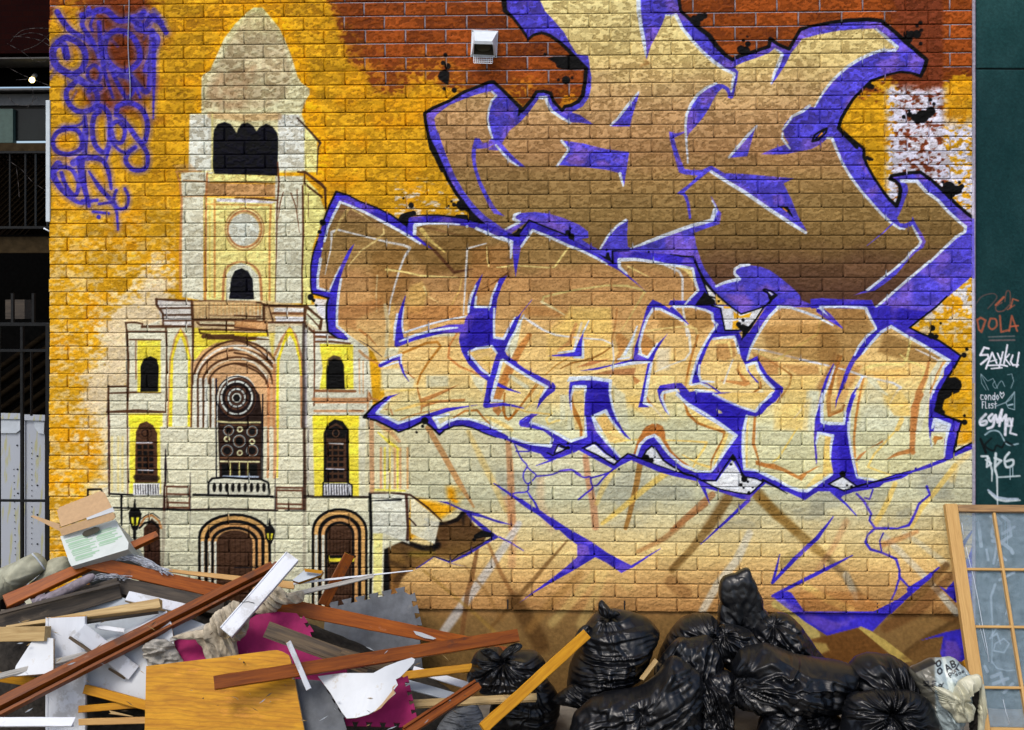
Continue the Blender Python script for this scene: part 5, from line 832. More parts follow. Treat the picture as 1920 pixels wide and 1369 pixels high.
    P([1300, 785, 1410, 780, 1480, 680, 1550, 585, 1640, 740, 1690, 745, 1820, 780, 1705, 895, 1580, 880, 1420, 840], wp); S([1270, 770, 1420, 845, 1580, 880, 1705, 898, 1830, 785, 1750, 750, 1660, 740], 2.6, K); dot(1560, 575, 5, K); dot(1538, 626, 2.6, K); dot(1658, 760, 6, K); dot(1690, 783, 2.4, K); dot(1628, 812, 3.4, K); dot(1652, 838, 2.2, K); dot(1735, 835, 2, K); dot(1700, 882, 3, K); dot(530, 670, 2.2, K); S([1640, 720, 1660, 745], 6, K)
    fr(1430, 740, 4.8)
    S([0, 765, 120, 830, 220, 890], [4, 3.4, 1.4], K); P([605, 805, 720, 742, 830, 825, 735, 862], wp); S([590, 805, 720, 735, 850, 825, 730, 865, 590, 805], 3, K); S([850, 825, 1000, 785, 1250, 735], [4, 3, 1.4], K); S([1000, 780, 1180, 725, 1330, 680], [1, 1.6, 1], K); dot(720, 715, 6, K); dot(758, 815, 2.2, K); dot(800, 830, 3, K)
    S([1550, 145, 1650, 195, 1790, 242, 1755, 350, 1720, 520, 1800, 475, 1890, 430], [4, 3.4, 4, 4, 3.4, 3.4, 3.4], K); S([1750, 330, 1745, 470], 1.6, K); P([1735, 500, 1770, 470, 1850, 440, 1760, 480], wp); dot(1375, 665, 2.4, BD)
    fr(1500, 560, 4.8)
    S([1320, -20, 1230, 70, 1100, 170, 985, 262, 1100, 318, 1250, 378, 1350, 445, 1445, 515, 1395, 610, 1325, 715, 1250, 850, 1215, 1000, 1300, 1050, 1430, 1105, 1490, 1110], [3.4, 3.4, 3.4, 3.4, 4, 4, 4, 4, 4, 4, 4, 4, 4, 5], K)
    P([1325, 712, 1400, 705, 1445, 740, 1455, 790, 1430, 840, 1370, 865, 1340, 890, 1300, 910, 1280, 980, 1290, 1020, 1215, 1000, 1240, 860], K, .8); dot(1395, 780, 12, K); dot(1250, 950, 7, K); dot(1190, 265, 5.6, K); dot(1180, 335, 6, K); dot(1225, 340, 4.4, K); dot(1265, 222, 2.4, K); dot(1500, 455, 3.4, K); dot(1475, 508, 5, K); dot(1478, 1053, 2.8, K); dot(1480, 1112, 5.4, K); dot(1280, 1025, 5, K)
    # top outlines of lower piece
    fr(570, 340, 4.8)
    S([290, 93, 400, 125, 500, 180, 650, 235, 780, 300, 860, 355, 930, 405], [4, 3, 3, 3, 3.4, 4, 4], K); S([290, 93, 222, 235, 165, 385], [4, 4, 3], K); S([120, 540, 82, 650, 62, 760, 60, 880, 62, 960, 75, 1010, 150, 1030, 222, 1052, 205, 1110, 203, 1230, 215, 1355, 300, 1412, 390, 1428], [3, 3, 3, 3, 3, 3.4, 3, 4, 4, 4.4, 4, 3, 1], K)
    P([845, 345, 870, 300, 920, 280, 990, 265, 1010, 300, 945, 330, 935, 410, 880, 370], K, .8); dot(985, 290, 5.4, K); dot(895, 155, 2.4, K); dot(965, 217, 5.4, K); S([1000, 308, 1200, 305, 1400, 325, 1500, 345, 1600, 378], [2.6, 3, 4, 5, 3], K); dot(168, 372, 6, K); dot(142, 457, 4, K); dot(60, 1043, 6, K); dot(88, 1072, 3.4, K); dot(110, 1118, 2.6, K)
    fr(940, 380, 4.8)
    S([60, 285, 150, 290, 250, 158, 400, 220, 580, 290], [1.6, 4, 3, 3, 3], K); P([90, 285, 140, 260, 150, 230, 175, 235, 165, 310, 120, 305], K, .8); dot(600, 270, 5, K); dot(630, 305, 6, K); dot(622, 232, 2.2, K); S([640, 300, 650, 345], [6, 2], K)
    P([860, 455, 940, 490, 945, 450, 970, 450, 975, 480, 1000, 540, 940, 510], K, .8); S([1003, 545, 1003, 435, 1150, 435], [4.4, 3, 1.2], K); dot(948, 425, 2.2, K); dot(1326, 443, 2, K); S([1520, 465, 1620, 482, 1735, 490, 1770, 590, 1830, 700, 1900, 790, 1960, 860], [1.6, 3, 3.4, 3.6, 4, 4, 3.4], K)
    fr(1280, 440, 4.8)
    P([110, 635, 200, 510, 240, 560, 290, 580, 290, 630], K, .8); S([120, 270, 170, 380, 210, 480, 240, 560], [3, 4, 4, 3], K); P([195, 425, 250, 500, 300, 560, 390, 630, 300, 630, 290, 590, 240, 555], (206, 208, 206)); P([290, 540, 400, 630, 300, 630], (228, 190, 100), 1); S([240, 555, 290, 570], 3, K); dot(323, 600, 2.4, K)
    P([270, 635, 420, 650, 520, 720, 735, 650, 590, 840, 580, 865, 385, 860, 350, 660], (206, 208, 212)); P([455, 690, 520, 735, 620, 700, 600, 745, 460, 755], (232, 172, 40), 1); P([450, 780, 500, 770, 510, 850, 445, 850], (232, 172, 40), 1); P([370, 640, 430, 650, 430, 665, 370, 665], (232, 176, 60), .8)
    S([180, 410, 250, 490, 330, 560, 420, 640, 525, 715, 640, 680, 750, 640, 820, 555], [3, 3.4, 3.4, 3.4, 3, 3, 3, 4], K); S([260, 640, 340, 662, 380, 862, 520, 860], 3, K); S([730, 650, 660, 760, 600, 840, 530, 945], [3, 3.4, 7, 2], K); P([490, 830, 540, 805, 600, 830, 590, 870, 530, 940, 540, 880], K, .8); dot(503, 808, 5, K); dot(543, 770, 3.2, K)
    S([820, 555, 790, 575, 770, 530, 725, 500, 740, 490, 800, 510, 845, 545, 800, 580, 780, 620], [6, 7, 4, 4, 3, 3, 4, 5, 3], K); S([780, 520, 805, 540], 2.4, wp)
def black_lines_upper():
    S = lambda p, w, c, *a: stroke(p, np.array(w)*1.3, c, *a)
    fr(780, 10, 4.8)
    w = 4.2
    S([790, -60, 800, 50, 870, 110, 940, 200, 1012, 305, 1060, 268, 1130, 250, 1200, 270, 1290, 332, 1360, 395, 1440, 480, 1530, 570, 1520, 700, 1500, 810, 1460, 865, 1400, 900, 1340, 910, 1315, 950, 1270, 900, 1235, 860, 1212, 790, 1150, 775, 1085, 778, 1040, 850, 950, 955], [8, 7, 4, 4, 4, 4, 4, 5, 5, 6, 6, 6, 6, 6, 5, 5, 4, 4, 5, 5, 5, 5, 5, 5], K)
    S([925, 990, 940, 920, 880, 862, 800, 782, 700, 690, 660, 692, 560, 732, 430, 782, 300, 862, 160, 922, 78, 972, 88, 1060, 115, 1200, 135, 1290, 180, 1370, 235, 1490], [3, 6, 5, 5, 5, 4.6, 4.6, 4.6, 4.6, 4.6, 4.6, 4.6, 5, 5, 5, 5, 5, 5], K)
    poly([1180, 480, 1240, 460, 1340, 460, 1400, 440, 1450, 500, 1540, 570, 1400, 585, 1290, 570, 1250, 520], K, 1); dot(1160, 442, 3, K); dot(1290, 540, 6, K); dot(1350, 675, 8, K); dot(1282, 672, 3, K); dot(1405, 655, 3, K)
    dot(265, 448, 4, K); dot(245, 520, 4.6, K); dot(285, 550, 6, K); poly([195, 640, 215, 595, 260, 575, 300, 600, 300, 670, 290, 715, 265, 710, 240, 690, 210, 670], K, 1); dot(255, 752, 3.6, K); dot(345, 765, 5, K)
    fr(780, 240, 4.8)
    S([115, 90, 172, 205, 232, 340, 292, 470, 362, 590, 432, 680, 500, 780, 620, 875], [4.6, 5, 5, 5, 5, 5, 7, 4], K); poly([355, 700, 375, 660, 430, 645, 500, 780, 440, 745, 400, 748], K, 1); dot(342, 690, 4, K); dot(320, 662, 2.4, K); dot(294, 702, 2.2, K); S([370, 795, 450, 800, 560, 850], [5, 6, 4], K)
    fr(1150, 10, 4.8)
    S([590, -60, 605, 50, 660, 100, 750, 190, 860, 270, 930, 370, 1010, 450, 1070, 492, 1110, 468, 1250, 422, 1400, 372, 1412, 300, 1480, 352, 1580, 395, 1680, 222, 1760, 192, 1930, 170], [5, 5, 5, 6, 7, 7, 6, 5, 5, 5, 5, 6, 5, 5, 5, 4, 3], K)
    dot(730, 130, 8, K); dot(780, 110, 8, K); dot(820, 95, 6, K); dot(750, 165, 7, K); dot(1150, 400, 8, K); dot(1190, 410, 8, K); dot(1210, 350, 5.4, K); dot(1170, 318, 3.4, K); dot(1205, 283, 2.4, K); dot(1130, 460, 4, K)
    fr(1500, 10, 4.8)
    S([0, 210, 100, 187, 300, 152, 450, 137, 600, 128, 730, 140, 850, 240, 960, 340, 1080, 440, 1138, 492, 1122, 560, 1085, 638, 1000, 610, 900, 600, 780, 630, 640, 680, 560, 760, 480, 840, 410, 950, 370, 1020, 345, 1110, 400, 1165, 510, 1280], [3, 3.4, 5, 6, 6, 6, 6, 6, 6, 6, 6, 5, 3.4, 3.4, 3.4, 4, 4, 4, 5, 5, 5, 5, 5], K)
    dot(960, 260, 6.4, K); dot(1000, 262, 7, K); dot(1050, 262, 8, K); dot(1090, 225, 3.6, K); dot(1052, 185, 3.4, K); dot(1082, 160, 4, K); dot(970, 300, 9, K); dot(1085, 345, 3.6, K); dot(620, 725, 6, K); dot(645, 735, 5, K); dot(678, 765, 2.2, K)
    dot(1100, 1000, 12, K); dot(1175, 955, 9, K); dot(1150, 980, 8, K); dot(1030, 1010, 7, K); dot(985, 985, 5, K); dot(980, 950, 3, K); dot(932, 1006, 4, K); dot(1202, 890, 3.4, K); dot(1172, 852, 3.4, K); dot(1060, 1030, 8, K)
    fr(1500, 240, 4.8)
    S([345, -5, 430, 70, 510, 138, 575, 188, 575, 270, 610, 350, 660, 440, 740, 560, 800, 640, 868, 702, 890, 640, 905, 560, 890, 510, 860, 480, 812, 460, 822, 432, 950, 408, 1080, 398, 1180, 468, 1280, 560, 1400, 680, 1500, 768, 1580, 828], [5, 4.4, 4.4, 4.4, 4.4, 4, 4, 4, 5, 6, 6, 6, 5, 5, 6, 5, 5, 5, 5, 6, 5, 5, 5], K)
    dot(605, 270, 4, K); dot(625, 280, 4, K); dot(648, 285, 2.6, K); dot(1340, 540, 12, K); dot(1400, 560, 9, K); dot(1360, 590, 8, K); dot(1430, 570, 5, K); dot(1455, 525, 4.4, K); dot(1432, 492, 3.2, K); dot(1300, 515, 4, K); dot(1282, 490, 2.6, K); dot(1440, 540, 5, K)
def scrawl():
    pu = (62, 52, 186)
    def Q(p, w, sm=True, a=.93):
        stroke(p, np.array(w)*1.5+7 if not np.isscalar(w) else w*1.4+7, (130, 116, 210), 4, .35, sm)
        stroke(p, w, pu, 1.2, a, sm)
    fr(90, 10, 3.1125)
    for p, w in (([55, 40, 100, 110, 150, 160, 230, 200, 260, 230], 11), ([240, 20, 200, 110, 260, 210, 300, 300], 9), ([280, 40, 250, 110, 260, 150], 6), ([200, 60, 330, 30, 420, 90, 560, 60, 660, 100], 12),
                 ([110, 300, 90, 230, 40, 240, 30, 310, 70, 370, 160, 420, 240, 470, 300, 480], 14), ([60, 215, 110, 190, 190, 230, 220, 300, 200, 370, 160, 400], 12), ([330, 190, 400, 150, 480, 170, 530, 250, 530, 330, 450, 390, 370, 350, 330, 270, 340, 200], 11),
                 ([300, 100, 310, 250, 330, 330, 400, 400, 470, 420], 9), ([560, 40, 520, 130, 600, 160, 640, 200, 600, 300, 570, 380], 11), ([480, 80, 560, 120, 620, 60, 690, 160], 10), ([610, 150, 600, 350, 590, 480, 560, 500, 480, 410], 10),
                 ([620, 200, 620, 400, 615, 660], [9, 7, 3]), ([230, 380, 270, 350, 310, 390, 290, 450, 240, 430, 230, 380], 7), ([320, 330, 340, 420, 380, 540], [9, 7, 5]), ([380, 400, 420, 480, 460, 540, 500, 500, 480, 420, 540, 540], [8, 8, 7, 7, 7, 5]),
                 ([160, 450, 110, 500, 120, 570, 180, 620, 270, 600, 290, 530, 260, 480, 240, 500], 10), ([250, 610, 310, 590, 360, 650, 360, 800, 330, 860, 280, 820, 260, 740, 270, 650, 300, 620], 10), ([215, 650, 220, 740, 215, 860], [8, 12, 10]), ([80, 715, 180, 700, 220, 660], 5),
                 ([120, 720, 60, 740, 30, 790, 50, 850, 120, 870, 190, 840, 200, 780, 170, 730, 100, 715], 9), ([400, 640, 410, 590, 470, 570, 540, 600, 580, 680, 570, 780, 540, 800, 480, 720, 420, 650], 10), ([540, 800, 580, 870, 570, 950, 500, 960, 455, 910, 470, 860, 510, 830], 9),
                 ([370, 700, 410, 680, 450, 730, 430, 800, 390, 790, 370, 730], 8), ([360, 700, 360, 760, 390, 820, 450, 860, 510, 830], 6), ([360, 830, 340, 900], 6), ([150, 920, 220, 890, 310, 900, 350, 960, 370, 1070], [14, 12, 10, 9, 6]),
                 ([60, 930, 30, 980, 70, 1060, 130, 1120, 200, 1155, 290, 1135], [16, 14, 11, 9, 7, 5]), ([70, 940, 140, 960, 180, 1040, 160, 1110, 110, 1060, 80, 980], 8), ([190, 900, 200, 1000, 240, 1170], [16, 13, 8]), ([240, 970, 300, 1060, 370, 1140, 400, 1200, 410, 1310], [4, 9, 9, 6, 4]),
                 ([400, 1080, 385, 1130, 410, 1185, 455, 1180, 470, 1120, 450, 1070], 6), ([265, 1205, 355, 1215], 5.4), ([300, 1160, 380, 1150], 5)):
        Q(p, w)
    dot(298, 1236, 4.4, pu); stroke([200, 1140, 290, 1140], 5, pu)
    for i in range(10):
        r = random.Random(i*7+1); x = r.uniform(30, 640); y = r.uniform(20, 520)
        stroke([x, y, x+r.uniform(-60, 60), y+r.uniform(20, 110)], r.uniform(4, 9), (84, 74, 200), 2.2, .55, tex=.5)
def right_edge():
    # mural runs onto the corner; jointed strip and green neighbour painted here too
    fr()
    S = stroke
def green_wall_art():
    fr()
    poly([1826, -60, 2000, -60, 2000, 1440, 1826, 1440], lambda X, Y: ((np.array([34, 66, 68], np.float32)+(fbm(X/30, Y/60, 90, 3)[..., None]-.5)*14+np.clip((200-Y)/260, 0, 1)[..., None]*np.array([12, 18, 16]))/255.).astype(np.float32), .5)
    S = stroke
    S([1826, -60, 1826, 1440], 7, (150, 146, 160), 1, 1); S([1829.5, -60, 1829.5, 1440], 1.6, (80, 56, 84), .6, .8)
    S([1824, 340, 1824, 660], 4, (196, 190, 206), 1.4, .8); S([1824, 412, 1825, 520], 5, BM, 1.2, .8); S([1825, 720, 1825, 830], 3, (196, 150, 60), 1.5, .6)
    S([1830, 128, 2000, 129], 2.4, (14, 22, 24), .8)
    fr(1800, 500, 2.976)
    rd = (176, 92, 66); w = (206, 206, 216); w2 = (150, 172, 182)
    S([95, 205, 130, 165, 190, 150, 210, 175, 160, 235], 2, (120, 84, 80), .8, .7, True); S([205, 215, 235, 185, 250, 170], 4, rd, .8, .9); S([240, 200, 205, 225, 215, 250, 250, 245, 280, 215], 2.4, (132, 84, 74), .8, .8, True); S([255, 195, 265, 140, 285, 145, 285, 235], 2.2, (130, 84, 72), .8, .8, True); S([290, 225, 300, 180, 330, 190], 3, rd, .8, .8); S([270, 240, 310, 215], 2.4, rd, .8, .7)
    S([100, 295, 110, 350, 125, 365, 148, 300, 120, 285, 100, 300], 4, rd, .9, .85); S([175, 290, 165, 330, 185, 350, 210, 330, 205, 295, 178, 290], 3.6, rd, .9, .85, True); S([228, 275, 235, 365, 275, 355], 3.8, rd, .9, .85); S([280, 360, 295, 275, 325, 360], 3.6, rd, .9, .85); S([285, 335, 330, 330], 3, rd)
    S([165, 393, 310, 388], 2.4, (120, 116, 116), .9, .75); S([170, 412, 310, 410], 3, (130, 104, 104), .9, .75)
    S([165, 458, 140, 452, 118, 495, 160, 492, 165, 510, 122, 545], 4, w, .7, 1); S([150, 570, 185, 480, 210, 540], 3.6, w, .7); S([175, 530, 210, 520], 2.6, w); S([215, 485, 230, 520], 3, w); S([245, 478, 225, 560], 3.4, w, .7); S([270, 438, 250, 545], 3.4, w); S([280, 490, 258, 515, 285, 548], 3, w); S([300, 495, 288, 530, 300, 550, 330, 550], 3.4, w); S([335, 480, 322, 560], 3.4, w)
    S([155, 552, 240, 550, 270, 556], 3, w); S([180, 570, 240, 565], 2.6, w)
    S([165, 690, 122, 600, 125, 650, 150, 690], 1.2, w2, .6, .8); S([125, 602, 160, 640, 190, 625, 215, 680], 1.2, w2, .6, .8); S([200, 640, 188, 660, 205, 680, 225, 650, 240, 640, 255, 670], 1.3, w2, .6, .8, True); S([270, 605, 295, 600, 305, 640, 290, 680], 1.3, w2, .6, .8)
    def txt(s, x, y, h, wd, col, wt=1.6):
        G = {'c': [[1, .35, .3, .3, .1, .7, .4, 1, 1, .9]], 'o': [[.5, .3, .1, .6, .5, 1, .9, .65, .5, .3]], 'n': [[.1, .3, .1, 1], [.1, .5, .5, .3, .9, .5, .9, 1]], 'd': [[.9, 0, .9, 1], [.9, .5, .4, .35, .1, .7, .4, 1, .9, .85]],
             'F': [[.1, 0, .1, 1], [.1, 0, .9, 0], [.1, .45, .7, .45]], 'L': [[.2, 0, .2, 1, .8, 1]], 'E': [[.9, .4, .3, .3, .3, 1, .9, .95], [.3, .65, .7, .6]], 'S': [[.9, .3, .3, .3, .2, .55, .8, .65, .8, .95, .2, 1]], 'T': [[.5, 0, .5, 1], [0, .4, 1, .3]]}
        for i, ch in enumerate(s):
            for l in G.get(ch, []):
                a = np.array(l).reshape(-1, 2); stroke((a*[wd*.8, h]+[x+i*wd, y]).ravel().tolist(), wt, col, .6, .95)
    txt('condo', 118, 705, 40, 22, w); txt('FLEST', 128, 755, 36, 17, w); S([238, 712, 230, 700, 228, 715, 240, 735, 252, 715, 248, 702, 238, 712], 1.5, w)
    S([205, 780, 260, 760, 310, 700], 1.6, w2, .7); S([262, 760, 290, 740, 310, 700, 310, 800, 275, 790, 262, 760], 1.6, w2, .7, .9); S([275, 775, 300, 770], 3, w2)
    S([150, 825, 118, 860, 122, 885, 150, 880, 152, 862, 125, 868], 5, w, 1, .9, True); S([185, 825, 165, 845, 180, 865, 198, 835, 190, 890, 160, 905], 5, w, 1, .95, True); S([205, 830, 215, 870, 240, 800, 225, 890], 5, w, 1, .95); S([240, 860, 262, 830, 258, 940], 5.4, w, 1, .95); S([275, 850, 268, 890, 295, 890, 285, 850, 275, 850], 4.6, w, 1, .9); S([300, 850, 285, 930, 320, 940], 4, w, 1, .9)
    S([145, 940, 180, 918, 225, 925, 260, 985, 290, 998, 330, 990], 3, w2, .8, .85, True); S([120, 965, 150, 1040], 5, (22, 30, 32), 1.2, .8); S([180, 960, 145, 1000, 190, 1030, 210, 1000, 240, 1010, 260, 980, 300, 1000], 4, (22, 30, 32), 1.2, .7, True)
    S([125, 1060, 160, 1060, 155, 1120, 180, 1100, 150, 1080], 4, (186, 196, 200), .9, .95); S([165, 1070, 185, 1140, 183, 1200], [5, 4, 2], (186, 196, 200), .9, .9); S([205, 1045, 200, 1130, 212, 1170, 215, 1330], [5, 5, 4, 2.4], (186, 196, 200), .9, .95); S([200, 1070, 235, 1085, 205, 1115], 5, (186, 196, 200), .9, .95); S([280, 1040, 255, 1075, 265, 1120, 300, 1110, 300, 1080, 260, 1090], 4.6, (186, 196, 200), .9, .95, True); S([285, 1120, 285, 1190], 1.8, w2); S([300, 1115, 300, 1170], 1.6, w2)
    S([215, 1178, 340, 1170], 3.2, (176, 188, 192), .9, .9); S([168, 1262, 210, 1300, 260, 1310, 340, 1306], [4, 5, 5, 3], (186, 196, 200), .9, .9)
    # behind the glass
    fr(1740, 920, 3.05)
    wh = (168, 180, 198)
    for p, ww in (([365, 150, 400, 160, 420, 190, 380, 200, 370, 260, 420, 300, 480, 260, 470, 180, 430, 150], 6), ([375, 290, 430, 300, 480, 340, 490, 360], 7), ([400, 300, 390, 370, 380, 420], 5), ([430, 250, 500, 210], 6), ([410, 400, 430, 380, 450, 400], 5),
                  ([415, 515, 500, 470], 5), ([390, 540, 365, 610, 375, 780, 370, 990], [5, 5, 2, 2]), ([475, 640, 450, 710], 3), ([365, 790, 410, 770, 360, 850, 400, 820, 420, 880], 3.4), ([370, 980, 400, 1020, 460, 1035, 500, 1030], 2.4), ([380, 920, 440, 930, 470, 880, 440, 850, 390, 880, 380, 920], 3),
                  ([330, 1010, 345, 1040], 6), ([370, 1070, 420, 1050, 440, 1110], 7), ([380, 1110, 460, 1080], 7), ([440, 1160, 490, 1110], 6), ([350, 0, 400, 40, 460, 50, 520, 50], 4), ([290, 185, 300, 240, 310, 320], 7), ([340, 340, 350, 400], 5)):
        stroke(p, ww, wh, 1, .85)
    for x in (405, 428, 447, 460): stroke([x, 180, x, 290+x % 40], 1.5, wh, .6, .8)
def paint_all():
    background(); orange_patch() if 0 else None
    lower_field(); cathedral(); orange_patch(); scrawl()
    upper_piece(); black_lines_upper(); lower_piece(); black_lines_upper() if 0 else None
    green_wall_art(); fr()
paint_all()
# ============================================================ MATERIALS (helpers)
def nmat(name, rough=.6, spec=.5, metal=0.):
    m = bpy.data.materials.new(name); m.use_nodes = True
    b = m.node_tree.nodes['Principled BSDF']; b.inputs['Roughness'].default_value = rough; b.inputs['Metallic'].default_value = metal
    b.inputs['Specular IOR Level'].default_value = spec
    return m, m.node_tree.nodes, m.node_tree.links, b
def paint_mat(name, rough=.75, bump=.25, scale=420., spec=.12):
    m, N, L, b = nmat(name, rough, spec)
    a = N.new('ShaderNodeVertexColor'); a.layer_name = 'paint'
    t = N.new('ShaderNodeTexCoord'); n1 = N.new('ShaderNodeTexNoise'); n1.inputs['Scale'].default_value = scale; n1.inputs['Detail'].default_value = 4
    n2 = N.new('ShaderNodeTexNoise'); n2.inputs['Scale'].default_value = scale*.22; n2.inputs['Detail'].default_value = 5
    L.new(t.outputs['Object'], n1.inputs['Vector']); L.new(t.outputs['Object'], n2.inputs['Vector'])
    mr = N.new('ShaderNodeMapRange'); mr.inputs[1].default_value = .3; mr.inputs[2].default_value = .7; mr.inputs[3].default_value = .82; mr.inputs[4].default_value = 1.1
    L.new(n2.outputs[0], mr.inputs[0])
    mx = N.new('ShaderNodeVectorMath'); mx.operation = 'SCALE'; L.new(a.outputs[0], mx.inputs[0]); L.new(mr.outputs[0], mx.inputs['Scale'])
    L.new(mx.outputs[0], b.inputs['Base Color'])
    bp = N.new('ShaderNodeBump'); bp.inputs['Strength'].default_value = bump; bp.inputs['Distance'].default_value = .002
    ad = N.new('ShaderNodeMath'); ad.operation = 'ADD'; L.new(n1.outputs[0], ad.inputs[0]); L.new(n2.outputs[0], ad.inputs[1]); L.new(ad.outputs[0], bp.inputs['Height']); L.new(bp.outputs[0], b.inputs['Normal'])
    return m
ALB = 1.12                                            # painted tone to albedo
def sample(px, py, img=None):
    """bilinear lookup of the painted array"""
    A = CAN if img is None else img
    x = np.clip((px-CX0)*CS-.5, 0, CW-1.01); y = np.clip((py-CY0)*CS-.5, 0, CH-1.01)
    xi = x.astype(np.int32); yi = y.astype(np.int32); fx = (x-xi).astype(np.float32); fy = (y-yi).astype(np.float32)
    if A.ndim == 3: fx = fx[..., None]; fy = fy[..., None]
    return (A[yi, xi]*(1-fx)+A[yi, xi+1]*fx)*(1-fy)+(A[yi+1, xi]*(1-fx)+A[yi+1, xi+1]*fx)*fy
def X_at(px):
    u = (px-960)/F; t = DIST/(math.cos(TH)+u*math.sin(TH)); return t*(-math.sin(TH)+u*math.cos(TH))
LEFT, RIGHT = 93., 1823.
Z0 = CAMH
def zline(r): return Z0-(r-20)*COURSE-.001
R0, R1 = -3, 42
# ---------------------------------------------- bricks
joints = [841.]
while joints[-1] < RIGHT+90: x = joints[-1]; joints.append(x+np.interp(x+38, [90, 250, 970, 1400, 1620, 1830], [74, 74.5, 76.6, 79, 81, 82]))
while joints[0] > LEFT-90: x = joints[0]; joints.insert(0, x-np.interp(x-38, [90, 250, 970, 1400, 1620, 1830], [74, 74.5, 76.6, 79, 81, 82]))
joints = np.array(joints)
rs = random.Random(4)
verts, quads, cols = [], [], []
nb = 0
half = (joints[1:]+joints[:-1])/2
brick_rows = []
for r in range(R0, R1):
    js = (joints if r % 2 == 0 else half)-(.0 if r % 2 == 0 else 0)+(r-20)*.25
    js = [j+rs.uniform(-1.2, 1.2) for j in js if LEFT+14 < j < RIGHT-14]
    es = [LEFT+rs.uniform(-1.2, .8)]+js+[RIGHT]
    brick_rows.append((r, es))
    for i in range(len(es)-1):
        xa, xb = X_at(es[i])+.004, X_at(es[i+1])-.004
        if i == 0: xa -= .004
        if i == len(es)-2: xb += .004
        zt, zb = zline(r)-.0056+rs.uniform(-.0005, .0005), zline(r+1)+rs.uniform(-.0007, .0009)
        nx = max(8, int((es[i+1]-es[i])/1.5)); ny = 18
        ux = np.concatenate([[0, 0], np.linspace(.004/(xb-xa), 1-.004/(xb-xa), nx), [1, 1]]); uy = np.concatenate([[0, 0], np.linspace(.05, .95, ny), [1, 1]])
        U, V = np.meshgrid(ux, uy)
        X = xa+(xb-xa)*U; Z = zb+(zt-zb)*V
        ex = np.minimum(U, 1-U)*(xb-xa); ez = np.minimum(V, 1-V)*(zt-zb)
        px, py = px_of(X, Z)
        ox, oy = nb*13.7 % 977, nb*7.3 % 811
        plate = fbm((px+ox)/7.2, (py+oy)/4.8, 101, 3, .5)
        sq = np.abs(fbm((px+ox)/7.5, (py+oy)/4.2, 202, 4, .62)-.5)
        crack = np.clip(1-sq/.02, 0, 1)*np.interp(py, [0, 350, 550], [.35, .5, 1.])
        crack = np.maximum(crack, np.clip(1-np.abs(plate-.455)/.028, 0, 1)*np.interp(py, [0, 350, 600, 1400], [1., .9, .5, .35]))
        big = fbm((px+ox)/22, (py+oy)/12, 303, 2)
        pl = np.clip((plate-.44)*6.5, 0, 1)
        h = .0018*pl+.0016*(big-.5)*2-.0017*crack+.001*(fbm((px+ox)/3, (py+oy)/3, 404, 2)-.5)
        tilt = rs.uniform(-.0012, .0012)
        prof = -.0009*np.exp(-(np.minimum(ex, ez)/.0016)**2)
        Y = -(h*np.clip(np.minimum(ex, ez)/.003, 0, 1)+prof+tilt)-.002
        Y[0, :] = Y[-1, :] = .018; Y[:, 0] = Y[:, -1] = .018
        # ragged arris
        rag = .0012*(fbm((px+ox)/5, (py+oy)/5, 505, 3)-.5)*2
        Z = Z+rag*(np.abs(V-.5) > .44); X = X+rag*(np.abs(U-.5) > .48)
        c = sample(px, py); p = sample(px, py, PNT)
        # in the upper part the paint caught only the raised faces: the bare brick shows in the hollows
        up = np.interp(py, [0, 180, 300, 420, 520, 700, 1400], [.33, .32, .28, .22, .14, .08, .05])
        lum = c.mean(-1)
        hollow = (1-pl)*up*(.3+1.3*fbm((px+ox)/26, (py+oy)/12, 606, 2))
        hollow = np.clip(hollow+crack*np.interp(py, [0, 500, 1400], [.50, .42, .34]), 0, .85)[..., None]  # crack lines darkened in colour: mostly their shadow, partly dirt in them
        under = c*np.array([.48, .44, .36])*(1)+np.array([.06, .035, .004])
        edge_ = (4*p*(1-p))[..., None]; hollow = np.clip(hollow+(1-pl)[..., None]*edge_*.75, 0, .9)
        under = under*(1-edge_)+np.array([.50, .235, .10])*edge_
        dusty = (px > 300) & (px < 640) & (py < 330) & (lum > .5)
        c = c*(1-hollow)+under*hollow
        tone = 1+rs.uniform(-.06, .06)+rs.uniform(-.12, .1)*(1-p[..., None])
        c = c*tone
        # shadow line and grime painted along the lower arris
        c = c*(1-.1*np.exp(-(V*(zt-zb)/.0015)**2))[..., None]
        b0 = len(verts) and sum(len(v) for v in verts)
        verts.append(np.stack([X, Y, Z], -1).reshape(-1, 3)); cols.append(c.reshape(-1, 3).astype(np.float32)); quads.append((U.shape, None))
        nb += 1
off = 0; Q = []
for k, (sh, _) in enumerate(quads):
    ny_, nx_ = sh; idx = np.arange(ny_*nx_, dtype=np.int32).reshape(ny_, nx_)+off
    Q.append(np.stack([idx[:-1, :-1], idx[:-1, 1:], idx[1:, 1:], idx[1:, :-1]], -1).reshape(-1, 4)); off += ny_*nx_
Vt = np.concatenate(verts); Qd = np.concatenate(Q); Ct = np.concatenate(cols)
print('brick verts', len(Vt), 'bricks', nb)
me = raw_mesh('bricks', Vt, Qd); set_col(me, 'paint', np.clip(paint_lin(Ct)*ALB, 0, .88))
wall = empty('brick_wall', (X_at(960), 0, 0), 'long painted brick wall carrying the cathedral and graffiti letter mural', 'wall')
M_BRICK = paint_mat('painted_rockface_brick', .72, .35, 420)
link('brick_face', me, M_BRICK, wall)
del verts, cols, Q, Vt, Qd
